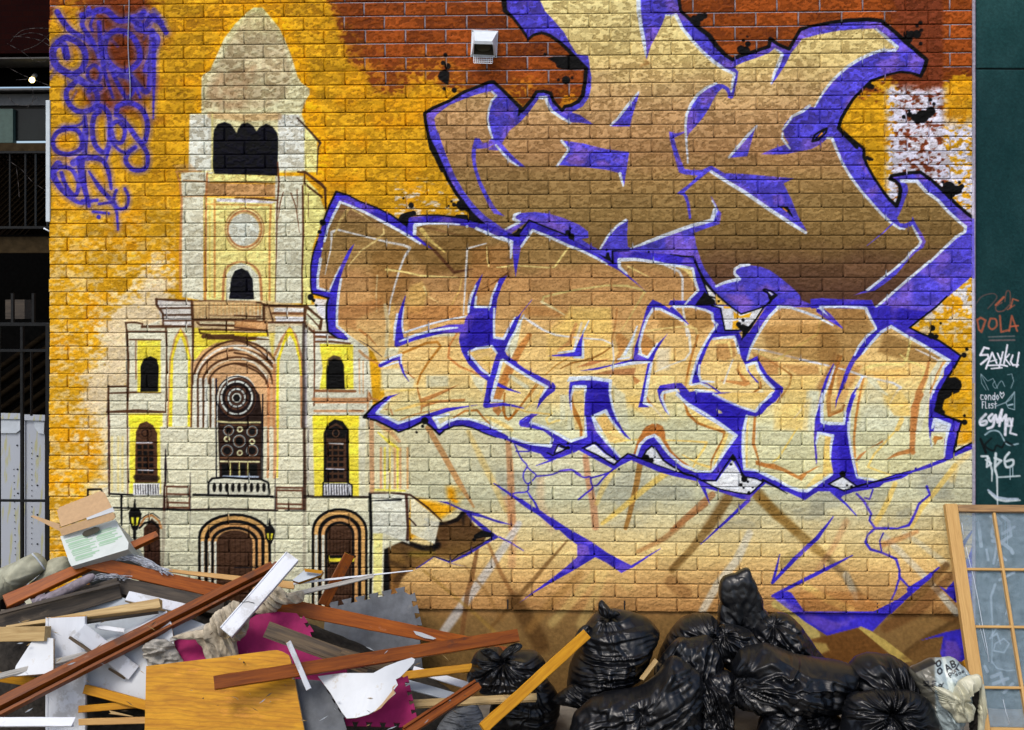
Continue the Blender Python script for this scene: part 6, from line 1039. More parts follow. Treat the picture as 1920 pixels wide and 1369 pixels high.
# ---------------------------------------------- mortar: raked deep under each course, sloping out to the course below
xs = np.arange(LEFT+1, RIGHT-.5, 1.7); XW = np.array([X_at(x) for x in xs])
rows = []
for r in range(R0, R1+1):
    z = zline(r)
    for dz, y in ((.004, .0125), (-.0004, .0115), (-.0010, .007), (-.0020, .0012), (-.0056, .0004), (-.010, .0032), (-.03, .0035), (-.055, .0035)):
        if r == R1 and dz < -.0022: continue
        rows.append((z+dz, y))
Zr = np.array([a for a, b in rows]); Yr = np.array([b for a, b in rows])
X, Z = np.meshgrid(XW, Zr); Y = np.repeat(Yr[:, None], len(XW), 1)
px, py = px_of(X, Z)
Y = Y+.0012*(fbm(px/4, py/3, 707, 3)-.5)*2
c = sample(px, py); p = sample(px, py, PNT)[..., None]
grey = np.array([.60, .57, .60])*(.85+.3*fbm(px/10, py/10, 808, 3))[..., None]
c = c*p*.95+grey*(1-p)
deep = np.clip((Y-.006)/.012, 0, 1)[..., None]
c = c*(1-deep)+np.array([.06, .05, .05])*deep  # unpainted groove, darkened in colour to strengthen the shadow under each course
idx = np.arange(X.size, dtype=np.int32).reshape(X.shape)
q = np.stack([idx[:-1, :-1], idx[1:, :-1], idx[1:, 1:], idx[:-1, 1:]], -1).reshape(-1, 4)
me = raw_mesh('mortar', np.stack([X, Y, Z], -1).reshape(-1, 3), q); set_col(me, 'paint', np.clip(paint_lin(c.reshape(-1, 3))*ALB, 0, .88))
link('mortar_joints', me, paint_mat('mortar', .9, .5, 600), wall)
# ---------------------------------------------- foundation wall (rendered concrete)
def sheet(name, px0, px1, py0, py1, Yd, step, parent, mat, amp=.0012, ripple=60., extra=None, ref=None):
    xs = np.arange(px0, px1+step, step); X1 = np.array([X_at(x) for x in xs])
    zt = CAMH-(py0-HZ)*mpp(); zb = CAMH-(py1-HZ)*mpp()
    Z1 = np.linspace(zt, max(zb, -.1), int((py1-py0)/step))
    X, Z = np.meshgrid(X1, Z1); px, py = px_of(X, Z)
    Y = Yd-amp*2*(fbm(px/ripple, py/ripple, 909, 5, .6)-.5)
    if extra is not None: Y = Y+extra(px, py)
    c = sample(px, py)*(.92+.16*fbm(px/4, py/4, 111, 3))[..., None]
    idx = np.arange(X.size, dtype=np.int32).reshape(X.shape)
    q = np.stack([idx[:-1, :-1], idx[1:, :-1], idx[1:, 1:], idx[:-1, 1:]], -1).reshape(-1, 4)
    me = raw_mesh(name, np.stack([X, Y, Z], -1).reshape(-1, 3), q); set_col(me, 'paint', np.clip(paint_lin(c.reshape(-1, 3))*ALB, 0, .88))
    return link(name, me, mat, parent)
M_REN = paint_mat('rough_render', .85, .8, 300)
pyF = HZ+(CAMH-zline(R1))/mpp()
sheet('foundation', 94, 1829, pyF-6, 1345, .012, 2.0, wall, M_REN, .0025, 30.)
def box_mesh(name, lo, hi):
    bm = bmesh.new(); bmesh.ops.create_cube(bm, size=1)
    for v in bm.verts: v.co = Vector(((lo[i]+hi[i])/2+v.co[i]*(hi[i]-lo[i]) for i in range(3)))
    me = bpy.data.meshes.new(name); bm.to_mesh(me); bm.free(); return me
mcore, N, L, b = nmat('wall_core', .9); b.inputs['Base Color'].default_value = (.16, .10, .06, 1)
link('wall_core', box_mesh('core', (X_at(LEFT)+.004, .03, -.1), (X_at(1990), 3.2, zline(R0)-.01)), mcore, wall)
# weep slots in the lowest course
mdk, N, L, b = nmat('slot_dark', 1.); b.inputs['Base Color'].default_value = (.01, .01, .01, 1)
for x in (952, 1171, 1645):
    X = X_at(x); link('weep_slot', box_mesh('slot', (X-.0035, -.0035, zline(R1)+.004), (X+.0035, .01, zline(R1)+.052)), mdk, wall)
# ---------------------------------------------- green neighbour and the jointed strip
gw = empty('green_wall', (X_at(1900), 0, 0), 'dark green painted wall covered in white and red marker tags', 'wall')
sheet('wall_face', 1833.5, 1990, -60, 1345, .012, 1.25, gw, paint_mat('green_render', .7, .5, 380), .0008, 25., lambda px, py: .006*np.exp(-((py-128.5)/1.3)**2))
stp = empty('sealant_strip', (X_at(1828), 0, 0), 'pale vertical sealant strip between the brick wall and the green wall', 'joint strip')
sheet('sealant_bead', 1822.4, 1834.5, -60, 1345, -.001, 1.1, stp, M_REN, .0015, 12., lambda px, py: .010*np.clip((px-1829)/3, 0, 1))
# ============================================================ MATERIALS
def wood(name, a, b_, rough=.5, stretch=14., scale=6., spec=.4, wear=None, wearc=(.55, .5, .45), amt=.6, coat=0., bump=.3, dirt=None):
    m, N, L, b = nmat(name, rough, spec)
    b.inputs['Coat Weight'].default_value = coat; b.inputs['Coat Roughness'].default_value = .25
    t = N.new('ShaderNodeTexCoord'); mp = N.new('ShaderNodeMapping'); mp.inputs['Scale'].default_value = (1, stretch, stretch); L.new(t.outputs['Object'], mp.inputs[0])
    oi = N.new('ShaderNodeObjectInfo'); ml = N.new('ShaderNodeMath'); ml.operation = 'MULTIPLY'; ml.inputs[1].default_value = 37.; L.new(oi.outputs['Random'], ml.inputs[0])
    n = N.new('ShaderNodeTexNoise'); n.noise_dimensions = '4D'; n.inputs['Scale'].default_value = scale; n.inputs['Detail'].default_value = 6; n.inputs['Roughness'].default_value = .65; n.inputs['Distortion'].default_value = .6
    L.new(mp.outputs[0], n.inputs['Vector']); L.new(ml.outputs[0], n.inputs['W'])
    r = N.new('ShaderNodeValToRGB'); r.color_ramp.elements[0].position = .35; r.color_ramp.elements[1].position = .68
    r.color_ramp.elements[0].color = (*b_, 1); r.color_ramp.elements[1].color = (*a, 1); L.new(n.outputs[0], r.inputs[0])
    out = r.outputs[0]
    for (thr, sc, col, w, st) in ([(wear, 5., wearc, amt, 3.)] if wear else [])+([(dirt[0], dirt[1], dirt[2], dirt[3], 1.)] if dirt else []):
        mp2 = N.new('ShaderNodeMapping'); mp2.inputs['Scale'].default_value = (1, st, st); L.new(t.outputs['Object'], mp2.inputs[0])
        n2 = N.new('ShaderNodeTexNoise'); n2.noise_dimensions = '4D'; n2.inputs['Scale'].default_value = sc; n2.inputs['Detail'].default_value = 8; n2.inputs['Roughness'].default_value = .7; L.new(mp2.outputs[0], n2.inputs['Vector']); L.new(ml.outputs[0], n2.inputs['W'])
        mr = N.new('ShaderNodeMapRange'); mr.inputs[1].default_value = thr; mr.inputs[2].default_value = thr+.05; mr.inputs[3].default_value = 0; mr.inputs[4].default_value = w; L.new(n2.outputs[0], mr.inputs[0])
        mx = N.new('ShaderNodeMix'); mx.data_type = 'RGBA'; L.new(mr.outputs[0], mx.inputs[0]); L.new(out, mx.inputs[6]); mx.inputs[7].default_value = (*col, 1); out = mx.outputs[2]
    L.new(out, b.inputs['Base Color'])
    bp = N.new('ShaderNodeBump'); bp.inputs['Strength'].default_value = bump; bp.inputs['Distance'].default_value = .002; L.new(n.outputs[0], bp.inputs['Height']); L.new(bp.outputs[0], b.inputs['Normal'])
    return m
def plain(name, col, rough=.6, spec=.4, var=.12, scale=30., bump=.15, metal=0., spots=None):
    m, N, L, b = nmat(name, rough, spec, metal)
    t = N.new('ShaderNodeTexCoord'); n = N.new('ShaderNodeTexNoise'); n.inputs['Scale'].default_value = scale; n.inputs['Detail'].default_value = 6; n.inputs['Roughness'].default_value = .6; L.new(t.outputs['Object'], n.inputs['Vector'])
    r = N.new('ShaderNodeValToRGB'); r.color_ramp.elements[0].position = .3; r.color_ramp.elements[1].position = .7
    r.color_ramp.elements[0].color = (*[c*(1-var*2) for c in col], 1); r.color_ramp.elements[1].color = (*[min(1, c*(1+var)) for c in col], 1); L.new(n.outputs[0], r.inputs[0]); out = r.outputs[0]
    if spots:
        n2 = N.new('ShaderNodeTexNoise'); n2.inputs['Scale'].default_value = spots[1]; n2.inputs['Detail'].default_value = 8; n2.inputs['Roughness'].default_value = .72; L.new(t.outputs['Object'], n2.inputs['Vector'])
        mr = N.new('ShaderNodeMapRange'); mr.inputs[1].default_value = spots[0]; mr.inputs[2].default_value = spots[0]+.08; mr.inputs[4].default_value = spots[3]; L.new(n2.outputs[0], mr.inputs[0])
        mx = N.new('ShaderNodeMix'); mx.data_type = 'RGBA'; L.new(mr.outputs[0], mx.inputs[0]); L.new(out, mx.inputs[6]); mx.inputs[7].default_value = (*spots[2], 1); out = mx.outputs[2]
    L.new(out, b.inputs['Base Color'])
    bp = N.new('ShaderNodeBump'); bp.inputs['Strength'].default_value = bump; bp.inputs['Distance'].default_value = .003; L.new(n.outputs[0], bp.inputs['Height']); L.new(bp.outputs[0], b.inputs['Normal'])
    return m
W_RED = wood('varnished_red_wood', (.25, .064, .004), (.11, .024, .002), .42, spec=.22, wear=.62, wearc=(.34, .22, .15), amt=.5, dirt=(.56, 5., (.05, .02, .01), .6))
W_RED2 = wood('orange_varnished_wood', (.34, .085, .004), (.17, .036, .002), .4, spec=.22, wear=.64, wearc=(.45, .33, .24), amt=.5, dirt=(.58, 6., (.09, .03, .01), .6))
W_BRN = wood('dark_stained_wood', (.14, .055, .02), (.05, .02, .010), .5, wear=.62, wearc=(.2, .15, .1))
W_PINE = wood('raw_pine', (.54, .33, .11), (.40, .21, .06), .6, dirt=(.66, 8., (.2, .12, .05), .5))
W_PALE = wood('pale_split_timber', (.50, .36, .16), (.30, .19, .07), .65, dirt=(.60, 6., (.10, .07, .05), .7))
W_OCH = wood('ochre_stained_timber', (.56, .27, .012), (.36, .15, .006), .5, spec=.2, wear=.68, wearc=(.6, .45, .2), amt=.5)
W_WHT = wood('chipped_white_paint', (.70, .73, .78), (.60, .63, .68), .45, 6., 3., wear=.64, wearc=(.26, .18, .1), amt=.85, dirt=(.54, 7., (.33, .32, .30), .5), bump=.08)
W_GRY = wood('weathered_grey_wood', (.42, .41, .38), (.22, .21, .19), .8, 20., 7., bump=.6)
W_DRK = wood('dirty_black_brown_board', (.085, .065, .045), (.022, .018, .015), .7, 12., 6., wear=.6, wearc=(.16, .12, .08), bump=.5)
W_SMK = wood('smoked_oak_laminate', (.17, .115, .06), (.055, .04, .026), .4, 16., 5., wear=.64, wearc=(.34, .2, .08), amt=.6)
W_RAW = plain('raw_board_edge', (.50, .33, .16), .85, .2, .25, 120., .6)
M_BLK = nmat('glossy_black_plastic', .27, .45)[0]
def _blk():
    m = M_BLK; N = m.node_tree.nodes; L = m.node_tree.links; b = N['Principled BSDF']
    b.inputs['Base Color'].default_value = (.0025, .003, .0045, 1)
    t = N.new('ShaderNodeTexCoord'); n = N.new('ShaderNodeTexNoise'); n.inputs['Scale'].default_value = 14; n.inputs['Detail'].default_value = 5; n.inputs['Roughness'].default_value = .55; n.inputs['Distortion'].default_value = .5
    L.new(t.outputs['Object'], n.inputs['Vector'])
    bp = N.new('ShaderNodeBump'); bp.inputs['Strength'].default_value = .10; bp.inputs['Distance'].default_value = .008; L.new(n.outputs[0], bp.inputs['Height']); L.new(bp.outputs[0], b.inputs['Normal'])
    n2 = N.new('ShaderNodeTexNoise'); n2.inputs['Scale'].default_value = 9; n2.inputs['Detail'].default_value = 3; L.new(t.outputs['Object'], n2.inputs['Vector'])
    mr = N.new('ShaderNodeMapRange'); mr.inputs[1].default_value = .3; mr.inputs[2].default_value = .7; mr.inputs[3].default_value = .27; mr.inputs[4].default_value = .44; L.new(n2.outputs[0], mr.inputs[0]); L.new(mr.outputs[0], b.inputs['Roughness'])
_blk()
M_FOAMG = plain('grey_foam', (.115, .125, .14), .7, .35, .18, 18., .3, spots=(.60, 14., (.19, .19, .19), .5))
M_FOAMP = plain('magenta_foam', (.27, .010, .085), .7, .2, .12, 22., .25, spots=(.66, 40., (.45, .2, .3), .35))
M_WHB = plain('white_faced_board', (.54, .57, .60), .45, .4, .07, 6., .05, spots=(.57, 13., (.36, .30, .20), .6))
M_GRW = plain('pale_grey_board', (.40, .45, .50), .5, .4, .1, 10., .1, spots=(.64, 12., (.2, .18, .15), .5))
M_CARD = plain('cardboard', (.47, .31, .17), .8, .2, .06, 60., .1)
M_BOXW = plain('white_card_face', (.50, .55, .53), .55, .4, .05, 20., .05)
M_GRN = plain('green_print', (.30, .46, .32), .6, .3, .05, 40., 0.)
M_RAG = plain('dirty_cream_cloth', (.46, .40, .30), .95, .1, .28, 30., .6, spots=(.56, 12., (.16, .13, .10), .6))
M_RAGG = plain('grey_dusty_cloth', (.36, .34, .30), .95, .1, .3, 30., .6, spots=(.55, 16., (.12, .11, .09), .6))
M_MAT = plain('stained_green_grey_cushion', (.36, .36, .27), .85, .2, .16, 14., .3, spots=(.62, 7., (.20, .17, .09), .4))
M_ROLL = plain('mauve_grey_roll', (.22, .19, .22), .6, .4, .2, 40., .3)
M_FIB = plain('grey_plastic_strap', (.50, .53, .60), .45, .5, .1, 40., .05)
M_SKIN = plain('torn_cream_plastic', (.50, .49, .36), .38, .5, .08, 22., .2)
M_DIRT = plain('dark_rubbish', (.03, .026, .022), .9, .2, .3, 40., .8)
M_GND = plain('grimy_concrete', (.20, .18, .15), .9, .2, .2, 9., .6, spots=(.58, 60., (.08, .07, .06), .6))
M_VENT = plain('white_vinyl', (.66, .72, .78), .45, .5, .04, 40., .04)
M_BLKM = plain('black_iron', (.008, .009, .010), .5, .2, .2, 40., .2)

# ============================================================ SHAPE BUILDERS (positions given as points of the frame + distance in front of the wall)
def frame_axes(A, B, roll, up=.55):
    x = (B-A).normalized(); n = Vector((0, -1, up)); n = (n-x*n.dot(x)).normalized(); n = (Matrix.Rotation(roll, 3, x) @ n); y = n.cross(x).normalized()
    return x, y, n
def plank(name, a, b, w, t, Ya, Yb, mat, label, cat='plank', roll=0., group=None, bow=0., jag=(.004, .004), prof='box', w2=None, taper=None, seed=0, up=.55, parts=None, end_mat=None):
    """a, b: end points of the centre line in the frame; w visible width in frame units, t thickness in metres"""
    A, B = at(a[0], a[1], Ya), at(b[0], b[1], Yb); Lg = (B-A).length; w = w*mpp((Ya+Yb)/2)
    x, y, n = frame_axes(A, B, roll, up); rs_ = random.Random(seed*91+int(a[0])*7+int(b[1]))
    M = Matrix((x, y, n)).transposed().to_4x4(); M.translation = (A+B)/2
    hw, ht = w/2, t/2; c = min(.0022, ht*.4)
    if prof == 'box': P = [(-hw+c, -ht), (hw-c, -ht), (hw, -ht+c), (hw, ht-c), (hw-c, ht), (-hw+c, ht), (-hw, ht-c), (-hw, -ht+c)]
    elif prof == 'groove': P = [(-hw, -ht), (hw-c, -ht), (hw, -ht+c), (hw, ht-c), (hw-c, ht), (-hw*.15, ht), (-hw*.22, ht*.55), (-hw*.32, ht*.2), (-hw*.36, -ht*.3), (-hw*.5, -ht*.3), (-hw*.56, ht*.3), (-hw*.95, ht*.3), (-hw, ht*.2)]
    elif prof == 'step': P = [(-hw, -ht), (hw, -ht), (hw, ht-c), (hw-c, ht), (-hw*.72, ht), (-hw*.75, ht*.4), (-hw*.86, ht*.4), (-hw*.88, ht*.75), (-hw, ht*.7)]
    else: P = [(hw*math.cos(k*math.pi/7), ht*math.sin(k*math.pi/7)) for k in range(14)]
    nseg = max(6, int(Lg/.03)); bm = bmesh.new(); rings = []
    j0 = [rs_.uniform(-1, 1)*jag[0] for _ in P]; j1 = [rs_.uniform(-1, 1)*jag[1] for _ in P]
    for i in range(nseg+1):
        s = i/nseg; ring = []; tp = 1. if not taper else taper[0]+(taper[1]-taper[0])*s
        wob = (mnoise.noise(Vector((s*Lg*6, seed, a[0])))*.0016, mnoise.noise(Vector((s*Lg*6, seed+9, a[1])))*.0016)
        for k, (py_, pz_) in enumerate(P):
            xx = -Lg/2+s*Lg
            if i == 0: xx += j0[k]
            if i == nseg: xx += j1[k]
            ring.append(bm.verts.new((xx, py_*tp+wob[0]+mnoise.noise(Vector((xx*22, py_*60, seed)))*.0009, pz_+wob[1]+bow*math.sin(math.pi*s))))
        rings.append(ring)
    m_ = len(P)
    for i in range(nseg):
        for k in range(m_): bm.faces.new((rings[i][k], rings[i+1][k], rings[i+1][(k+1) % m_], rings[i][(k+1) % m_]))
    e0 = bm.faces.new(rings[0]); e1 = bm.faces.new(rings[-1][::-1])
    bmesh.ops.recalc_face_normals(bm, faces=bm.faces)
    me = bpy.data.meshes.new(name)
    if end_mat: e0.material_index = e1.material_index = 1
    bm.to_mesh(me); bm.free()
    me.materials.append(mat)
    if end_mat: me.materials.append(end_mat)
    o = bpy.data.objects.new(name, me); COL.objects.link(o); o.matrix_world = M
    return tag(o, label, cat, group)
def tabs(p, q, n, d, w=.55, flip=1):
    """interlocking foam-mat edge from p to q"""
    p, q = np.array(p, float), np.array(q, float); v = (q-p); nrm = np.array([v[1], -v[0]])/np.hypot(*v)*d*flip; out = []
    for i in range(n):
        a = p+v*(i+.25)/n; b = p+v*(i+.75)/n; u = v/n
        out += [tuple(a), tuple(a+nrm-u*.12), tuple(b+nrm+u*.12), tuple(b)]
    return out
def slab(name, pts, Yt, Yb, thick, mat, label=None, cat=None, parent=None, group=None, edge=None, bend=0., sub=0, Yx=0., loc0=None):
    """a board with the given outline; its plane runs from depth Yt at the top to Yb at the bottom (plus Yx towards the right)"""
    y0 = min(p[1] for p in pts); y1 = max(p[1] for p in pts); x0 = min(p[0] for p in pts); x1 = max(p[0] for p in pts)
    def W(p):
        s = (p[1]-y0)/(y1-y0+1e-6); r = (p[0]-x0)/(x1-x0+1e-6)
        return at(p[0], p[1], Yt+(Yb-Yt)*s+Yx*(r-.5)-bend*(math.sin(math.pi*min(1, max(0, r)))-.5))
    bm = bmesh.new(); vs = [bm.verts.new(W(p)) for p in pts]
    f = bm.faces.new(vs)
    if sub:
        bmesh.ops.triangulate(bm, faces=[f])
        for _ in range(sub): bmesh.ops.subdivide_edges(bm, edges=bm.edges[:], cuts=1)
        bm.verts.ensure_lookup_table()
        for v in bm.verts:
            px_, py_ = px_of(v.co.x, v.co.z, v.co.y); v.co = W((px_, py_))
    bm.normal_update()
    fr_ = bm.faces[:]
    nrm = sum((f_.normal for f_ in fr_), Vector()).normalized()
    if nrm.y > 0:
        for f_ in fr_: f_.normal_flip()
        nrm = -nrm
    r = bmesh.ops.extrude_face_region(bm, geom=fr_)
    # keep the original faces as the front, push the copy back
    for v in [g for g in r['geom'] if isinstance(g, bmesh.types.BMVert)]: v.co -= nrm*thick
    bmesh.ops.recalc_face_normals(bm, faces=bm.faces)
    c = sum((v.co for v in bm.verts), Vector())/len(bm.verts)
    for v in bm.verts: v.co -= c
    if edge:
        for f_ in bm.faces:
            if abs(f_.normal.dot(nrm)) < .5: f_.material_index = 1
    me = bpy.data.meshes.new(name); bm.to_mesh(me); bm.free(); me.materials.append(mat)
    if edge: me.materials.append(edge)
    o = bpy.data.objects.new(name, me); COL.objects.link(o); o.location = c
    if parent: o.parent = parent; o.matrix_parent_inverse = parent.matrix_basis.inverted()
    return tag(o, label, cat, group)
def inflate(name, outline, ctr, Yc, T, mat, label=None, cat=None, group=None, parent=None, knots=(), folds=(60, 9, 0.), amp=.012, fine=.004, seed=1, power=2., rot=0., nphi=230, nlam=120, sm=True, colfun=None, flat=0.):
    """a filled sack / crumpled cloth: real closed volume, outline from the frame, belly towards the alley"""
    P = crom(np.array(outline, np.float32).reshape(-1, 2), 5, True) if sm else np.array(outline, np.float32).reshape(-1, 2)
    cx, cy = ctr; ang = np.unwrap(np.arctan2(P[:, 1]-cy, P[:, 0]-cx)); rad = np.hypot(P[:, 0]-cx, P[:, 1]-cy)
    a = np.mod(np.arctan2(P[:, 1]-cy, P[:, 0]-cx), 2*math.pi); o_ = np.argsort(a); a, rad = a[o_], rad[o_]
    phi = np.linspace(0, 2*math.pi, nphi, endpoint=False); R = np.interp(phi, np.r_[a-2*math.pi, a, a+2*math.pi], np.r_[rad, rad, rad])
    lam = np.linspace(-math.pi/2, math.pi/2, nlam)
    LM, PH = np.meshgrid(lam, phi, indexing='ij'); RR = np.repeat(R[None], nlam, 0)
    rho = np.abs(np.cos(LM))**(2/power)*1.
    x = cx+rho*RR*np.cos(PH); y = cy+rho*RR*np.sin(PH)
    sgn = np.sin(LM); d = T*np.sign(sgn)*np.abs(sgn)**(2/power)          # + = towards viewer
    # wrinkles
    ca, sa = math.cos(rot), math.sin(rot); xr = x*ca+y*sa; yr = -x*sa+y*ca
    wx = (fbm(x/60+seed, y/60, seed, 2)-.5)*folds[1]*1.6
    tri = lambda v: np.abs(2*(v-np.floor(v))-1)
    r0 = random.Random(seed*31+7); W1 = (fbm(x/34+seed*3, y/34, seed+21, 3)-.5); W2 = (fbm(x/34-seed, y/34+9, seed+22, 3)-.5)
    n1 = fbm(xr/folds[0]+seed*3.1, (yr+wx)/folds[1], seed+5, 2, .5); w1 = (1-np.abs(2*n1-1)*3.2).clip(-.3, 1)
    w2 = 0
    for k_ in range(5):
        a_ = r0.uniform(0, 3.14); l_ = (46, 34, 25, 17, 12)[k_]; w2 = w2+(l_/46)*tri((x*math.cos(a_)+y*math.sin(a_))/l_+W1*1.1+W2*(k_-2)*.5+r0.random())*(.4+1.2*vnoise(x/38+k_*9, y/38+seed, seed+k_))
    w2 = w2*.8-.2
    big = fbm(x/55+seed, y/45, seed+2, 2)-.5
    disp = amp*.8*(w1-.4)+fine*1.5*(w2-.6)+amp*.9*big
    for (kx, ky, st, N_, reach) in knots:
        rk = np.hypot(x-kx, y-ky); pk = np.arctan2(y-ky, x-kx)
        q = fbm(pk*N_/6.283*.8+seed*5+(fbm(x/30, y/30, seed+4, 2)-.5)*1.4, rk/90, seed+11, 2, .55)
        rdg = 1-np.abs(2*q-1)*2.4
        fal = np.exp(-(rk/reach)**1.5)
        disp = disp*(1-.75*fal)+st*(rdg-.35)*fal*np.clip(rk/10, .15, 1)-st*1.6*np.exp(-(rk/9.)**2)
    front = np.clip(.35+sgn*1.2, .25, 1)
    k = mpp(Yc); dn = disp*front
    # world
    base = at(cx, cy, Yc)
    X = np.empty(x.shape); Z = np.empty(x.shape); Yw = Yc-d
    rx, rz = (x-cx)*k, -(y-cy)*k
    ln = np.sqrt(rx**2+rz**2+d**2)+1e-6
    rx = rx+rx/ln*dn*.6; rz = rz+rz/ln*dn*.6; dd = d+np.where(d >= 0, 1, -1)*np.abs(d)/ln*dn*1.6
    V = np.stack([base.x+rx, base.y-dd, base.z+rz], -1)-np.array(base)
    idx = np.arange(nlam*nphi, dtype=np.int32).reshape(nlam, nphi); nx_ = np.roll(idx, -1, 1)
    q = np.stack([idx[:-1], nx_[:-1], nx_[1:], idx[1:]], -1).reshape(-1, 4)
    me = raw_mesh(name, V.reshape(-1, 3), q)
    if colfun is not None: set_col(me, 'paint', colfun(*px_of((V[..., 0]+base.x).ravel(), (V[..., 2]+base.z).ravel(), (V[..., 1]+base.y).ravel())))
    me.materials.append(mat); o = bpy.data.objects.new(name, me); COL.objects.link(o); o.location = base
    if parent: o.parent = parent; o.matrix_parent_inverse = parent.matrix_basis.inverted()
    return tag(o, label, cat, group)
def tube(name, pts, rad, mat, label=None, cat=None, parent=None, group=None, ns=8, flatz=1.):
    """pts: world points; rad: radius or list"""
    bm = bmesh.new(); rings = []; n = len(pts)
    for i, p in enumerate(pts):
        p = Vector(p); t = (Vector(pts[min(i+1, n-1)])-Vector(pts[max(i-1, 0)])).normalized()
        u = t.cross(Vector((0.02, 1, .03))).normalized(); v = t.cross(u).normalized(); r = rad if np.isscalar(rad) else rad[i*len(rad)//n]
        rings.append([bm.verts.new(p+u*r*math.cos(k*2*math.pi/ns)+v*r*flatz*math.sin(k*2*math.pi/ns)) for k in range(ns)])
    for i in range(n-1):
        for k in range(ns): bm.faces.new((rings[i][k], rings[i+1][k], rings[i+1][(k+1) % ns], rings[i][(k+1) % ns]))
    bm.faces.new(rings[0]); bm.faces.new(rings[-1][::-1]); bmesh.ops.recalc_face_normals(bm, faces=bm.faces)
    c = Vector(pts[0])
    for v in bm.verts: v.co -= c
    me = bpy.data.meshes.new(name); bm.to_mesh(me); bm.free(); me.materials.append(mat); me.polygons.foreach_set('use_smooth', [True]*len(me.polygons))
    o = bpy.data.objects.new(name, me); COL.objects.link(o); o.location = c
    if parent: o.parent = parent; o.matrix_parent_inverse = parent.matrix_basis.inverted()
    return tag(o, label, cat, group)
def wbox(name, lo, hi, mat, parent=None, label=None, cat=None, bevel=.0, kind=None, group=None):
    bm = bmesh.new(); bmesh.ops.create_cube(bm, size=1); c = (Vector(lo)+Vector(hi))/2
    for v in bm.verts: v.co = Vector((v.co[i]*(hi[i]-lo[i]) for i in range(3)))
    if bevel: bmesh.ops.bevel(bm, geom=bm.edges[:], offset=bevel, segments=2, affect='EDGES', profile=.5)
    me = bpy.data.meshes.new(name); bm.to_mesh(me); bm.free(); me.materials.append(mat)
    o = bpy.data.objects.new(name, me); COL.objects.link(o); o.location = c
    if parent: o.parent = parent; o.matrix_parent_inverse = parent.matrix_basis.inverted()
    return tag(o, label, cat, group, kind)
# ============================================================ GROUND
xs = np.concatenate([np.linspace(-30, -3.4, 30), np.linspace(-3.3, 3.3, 220), np.linspace(3.4, 30, 30)]); ys = np.concatenate([np.linspace(-30, -2.1, 24), np.linspace(-2, .2, 90), np.linspace(.3, 14, 40)])
X, Y = np.meshgrid(xs, ys); Z = .02*(fbm(X*1.5+50, Y*1.5+50, 3, 5, .6)-.5)+.006*(fbm(X*22+50, Y*22+50, 8, 3)-.5)
idx = np.arange(X.size, dtype=np.int32).reshape(X.shape)
g = link('ground', raw_mesh('ground', np.stack([X, Y, Z], -1).reshape(-1, 3), np.stack([idx[:-1, :-1], idx[:-1, 1:], idx[1:, 1:], idx[1:, :-1]], -1).reshape(-1, 4)), M_GND); tag(g, kind='structure')
# ============================================================ THINGS ON THE WALL
ve = empty('exhaust_vent', at(908, 118, 0), 'white square dryer vent hood on the bare red brick above the letters', 'vent')
def quadprism(name, f, parent, mat):
    """f: list of (px, py, Y) front points, closed solid to the wall plane along y"""
    bm = bmesh.new(); a = [bm.verts.new(at(x, y, Y)) for x, y, Y in f]; b = [bm.verts.new(at(x, y, 0.)) for x, y, Y in f]
    bm.faces.new(a); bm.faces.new(b[::-1]); n = len(f)
    for i in range(n): bm.faces.new((a[i], b[i], b[(i+1) % n], a[(i+1) % n]))
    bmesh.ops.recalc_face_normals(bm, faces=bm.faces)
    me = bpy.data.meshes.new(name); bm.to_mesh(me); bm.free(); me.materials.append(mat); o = bpy.data.objects.new(name, me); COL.objects.link(o)
    o.parent = parent; o.matrix_parent_inverse = parent.matrix_basis.inverted(); return o
def faces(name, polys, parent, mat, smooth=False):
    bm = bmesh.new()
    for p in polys: bm.faces.new([bm.verts.new(at(*q)) for q in p])
    bmesh.ops.remove_doubles(bm, verts=bm.verts, dist=1e-5)
    me = bpy.data.meshes.new(name); bm.to_mesh(me); bm.free(); me.materials.append(mat); o = bpy.data.objects.new(name, me); COL.objects.link(o)
    if parent: o.parent = parent; o.matrix_parent_inverse = parent.matrix_basis.inverted()
    return o
quadprism('flange', [(884.5, 56, -.012), (934, 58, -.012), (931.5, 108, -.012), (882.5, 106, -.012)], ve, M_VENT)
h = -.10
hood = faces('hood', [[(890, 60, -.014), (927, 61, -.014), (922, 78, h), (890.5, 77, h)], [(890.5, 77, h), (922, 78, h), (925, 83, h+.005), (888.5, 82, h+.005)],
    [(886, 58, -.014), (890, 60, -.014), (890.5, 77, h), (888.5, 82, h+.005), (885, 101, -.014)], [(927, 61, -.014), (932, 59, -.014), (930, 104, -.014), (925, 83, h+.005), (922, 78, h)],
    [(888.5, 82, h+.005), (889.5, 82, h+.005), (888, 101, -.014), (885, 101, -.014)], [(924, 83, h+.005), (925, 83, h+.005), (930, 104, -.014), (926, 104, -.014)]], ve, M_VENT)
sm_ = hood.modifiers.new('thickness', 'SOLIDIFY'); sm_.thickness = .003
M_INS = plain('vent_inside', (.05, .045, .03), .7, .3, .1, 30., .1); M_INS2 = plain('vent_flap', (.085, .08, .05), .5, .4, .05, 30., .1)
quadprism('throat', [(888, 82, -.0135), (926, 83, -.0135), (926, 104, -.0135), (888, 102, -.0135)], ve, M_INS)
c = at(907, 83, -.02); bm = bmesh.new(); bmesh.ops.create_circle(bm, cap_ends=True, radius=16*mpp(), segments=28, matrix=Matrix.Translation(c) @ Matrix.Rotation(math.radians(68), 4, 'X')); me = bpy.data.meshes.new('flap')
for v in bm.verts: pass
r_ = bmesh.ops.extrude_face_region(bm, geom=bm.faces[:])
for v in [g_ for g_ in r_['geom'] if isinstance(g_, bmesh.types.BMVert)]: v.co.y += .003
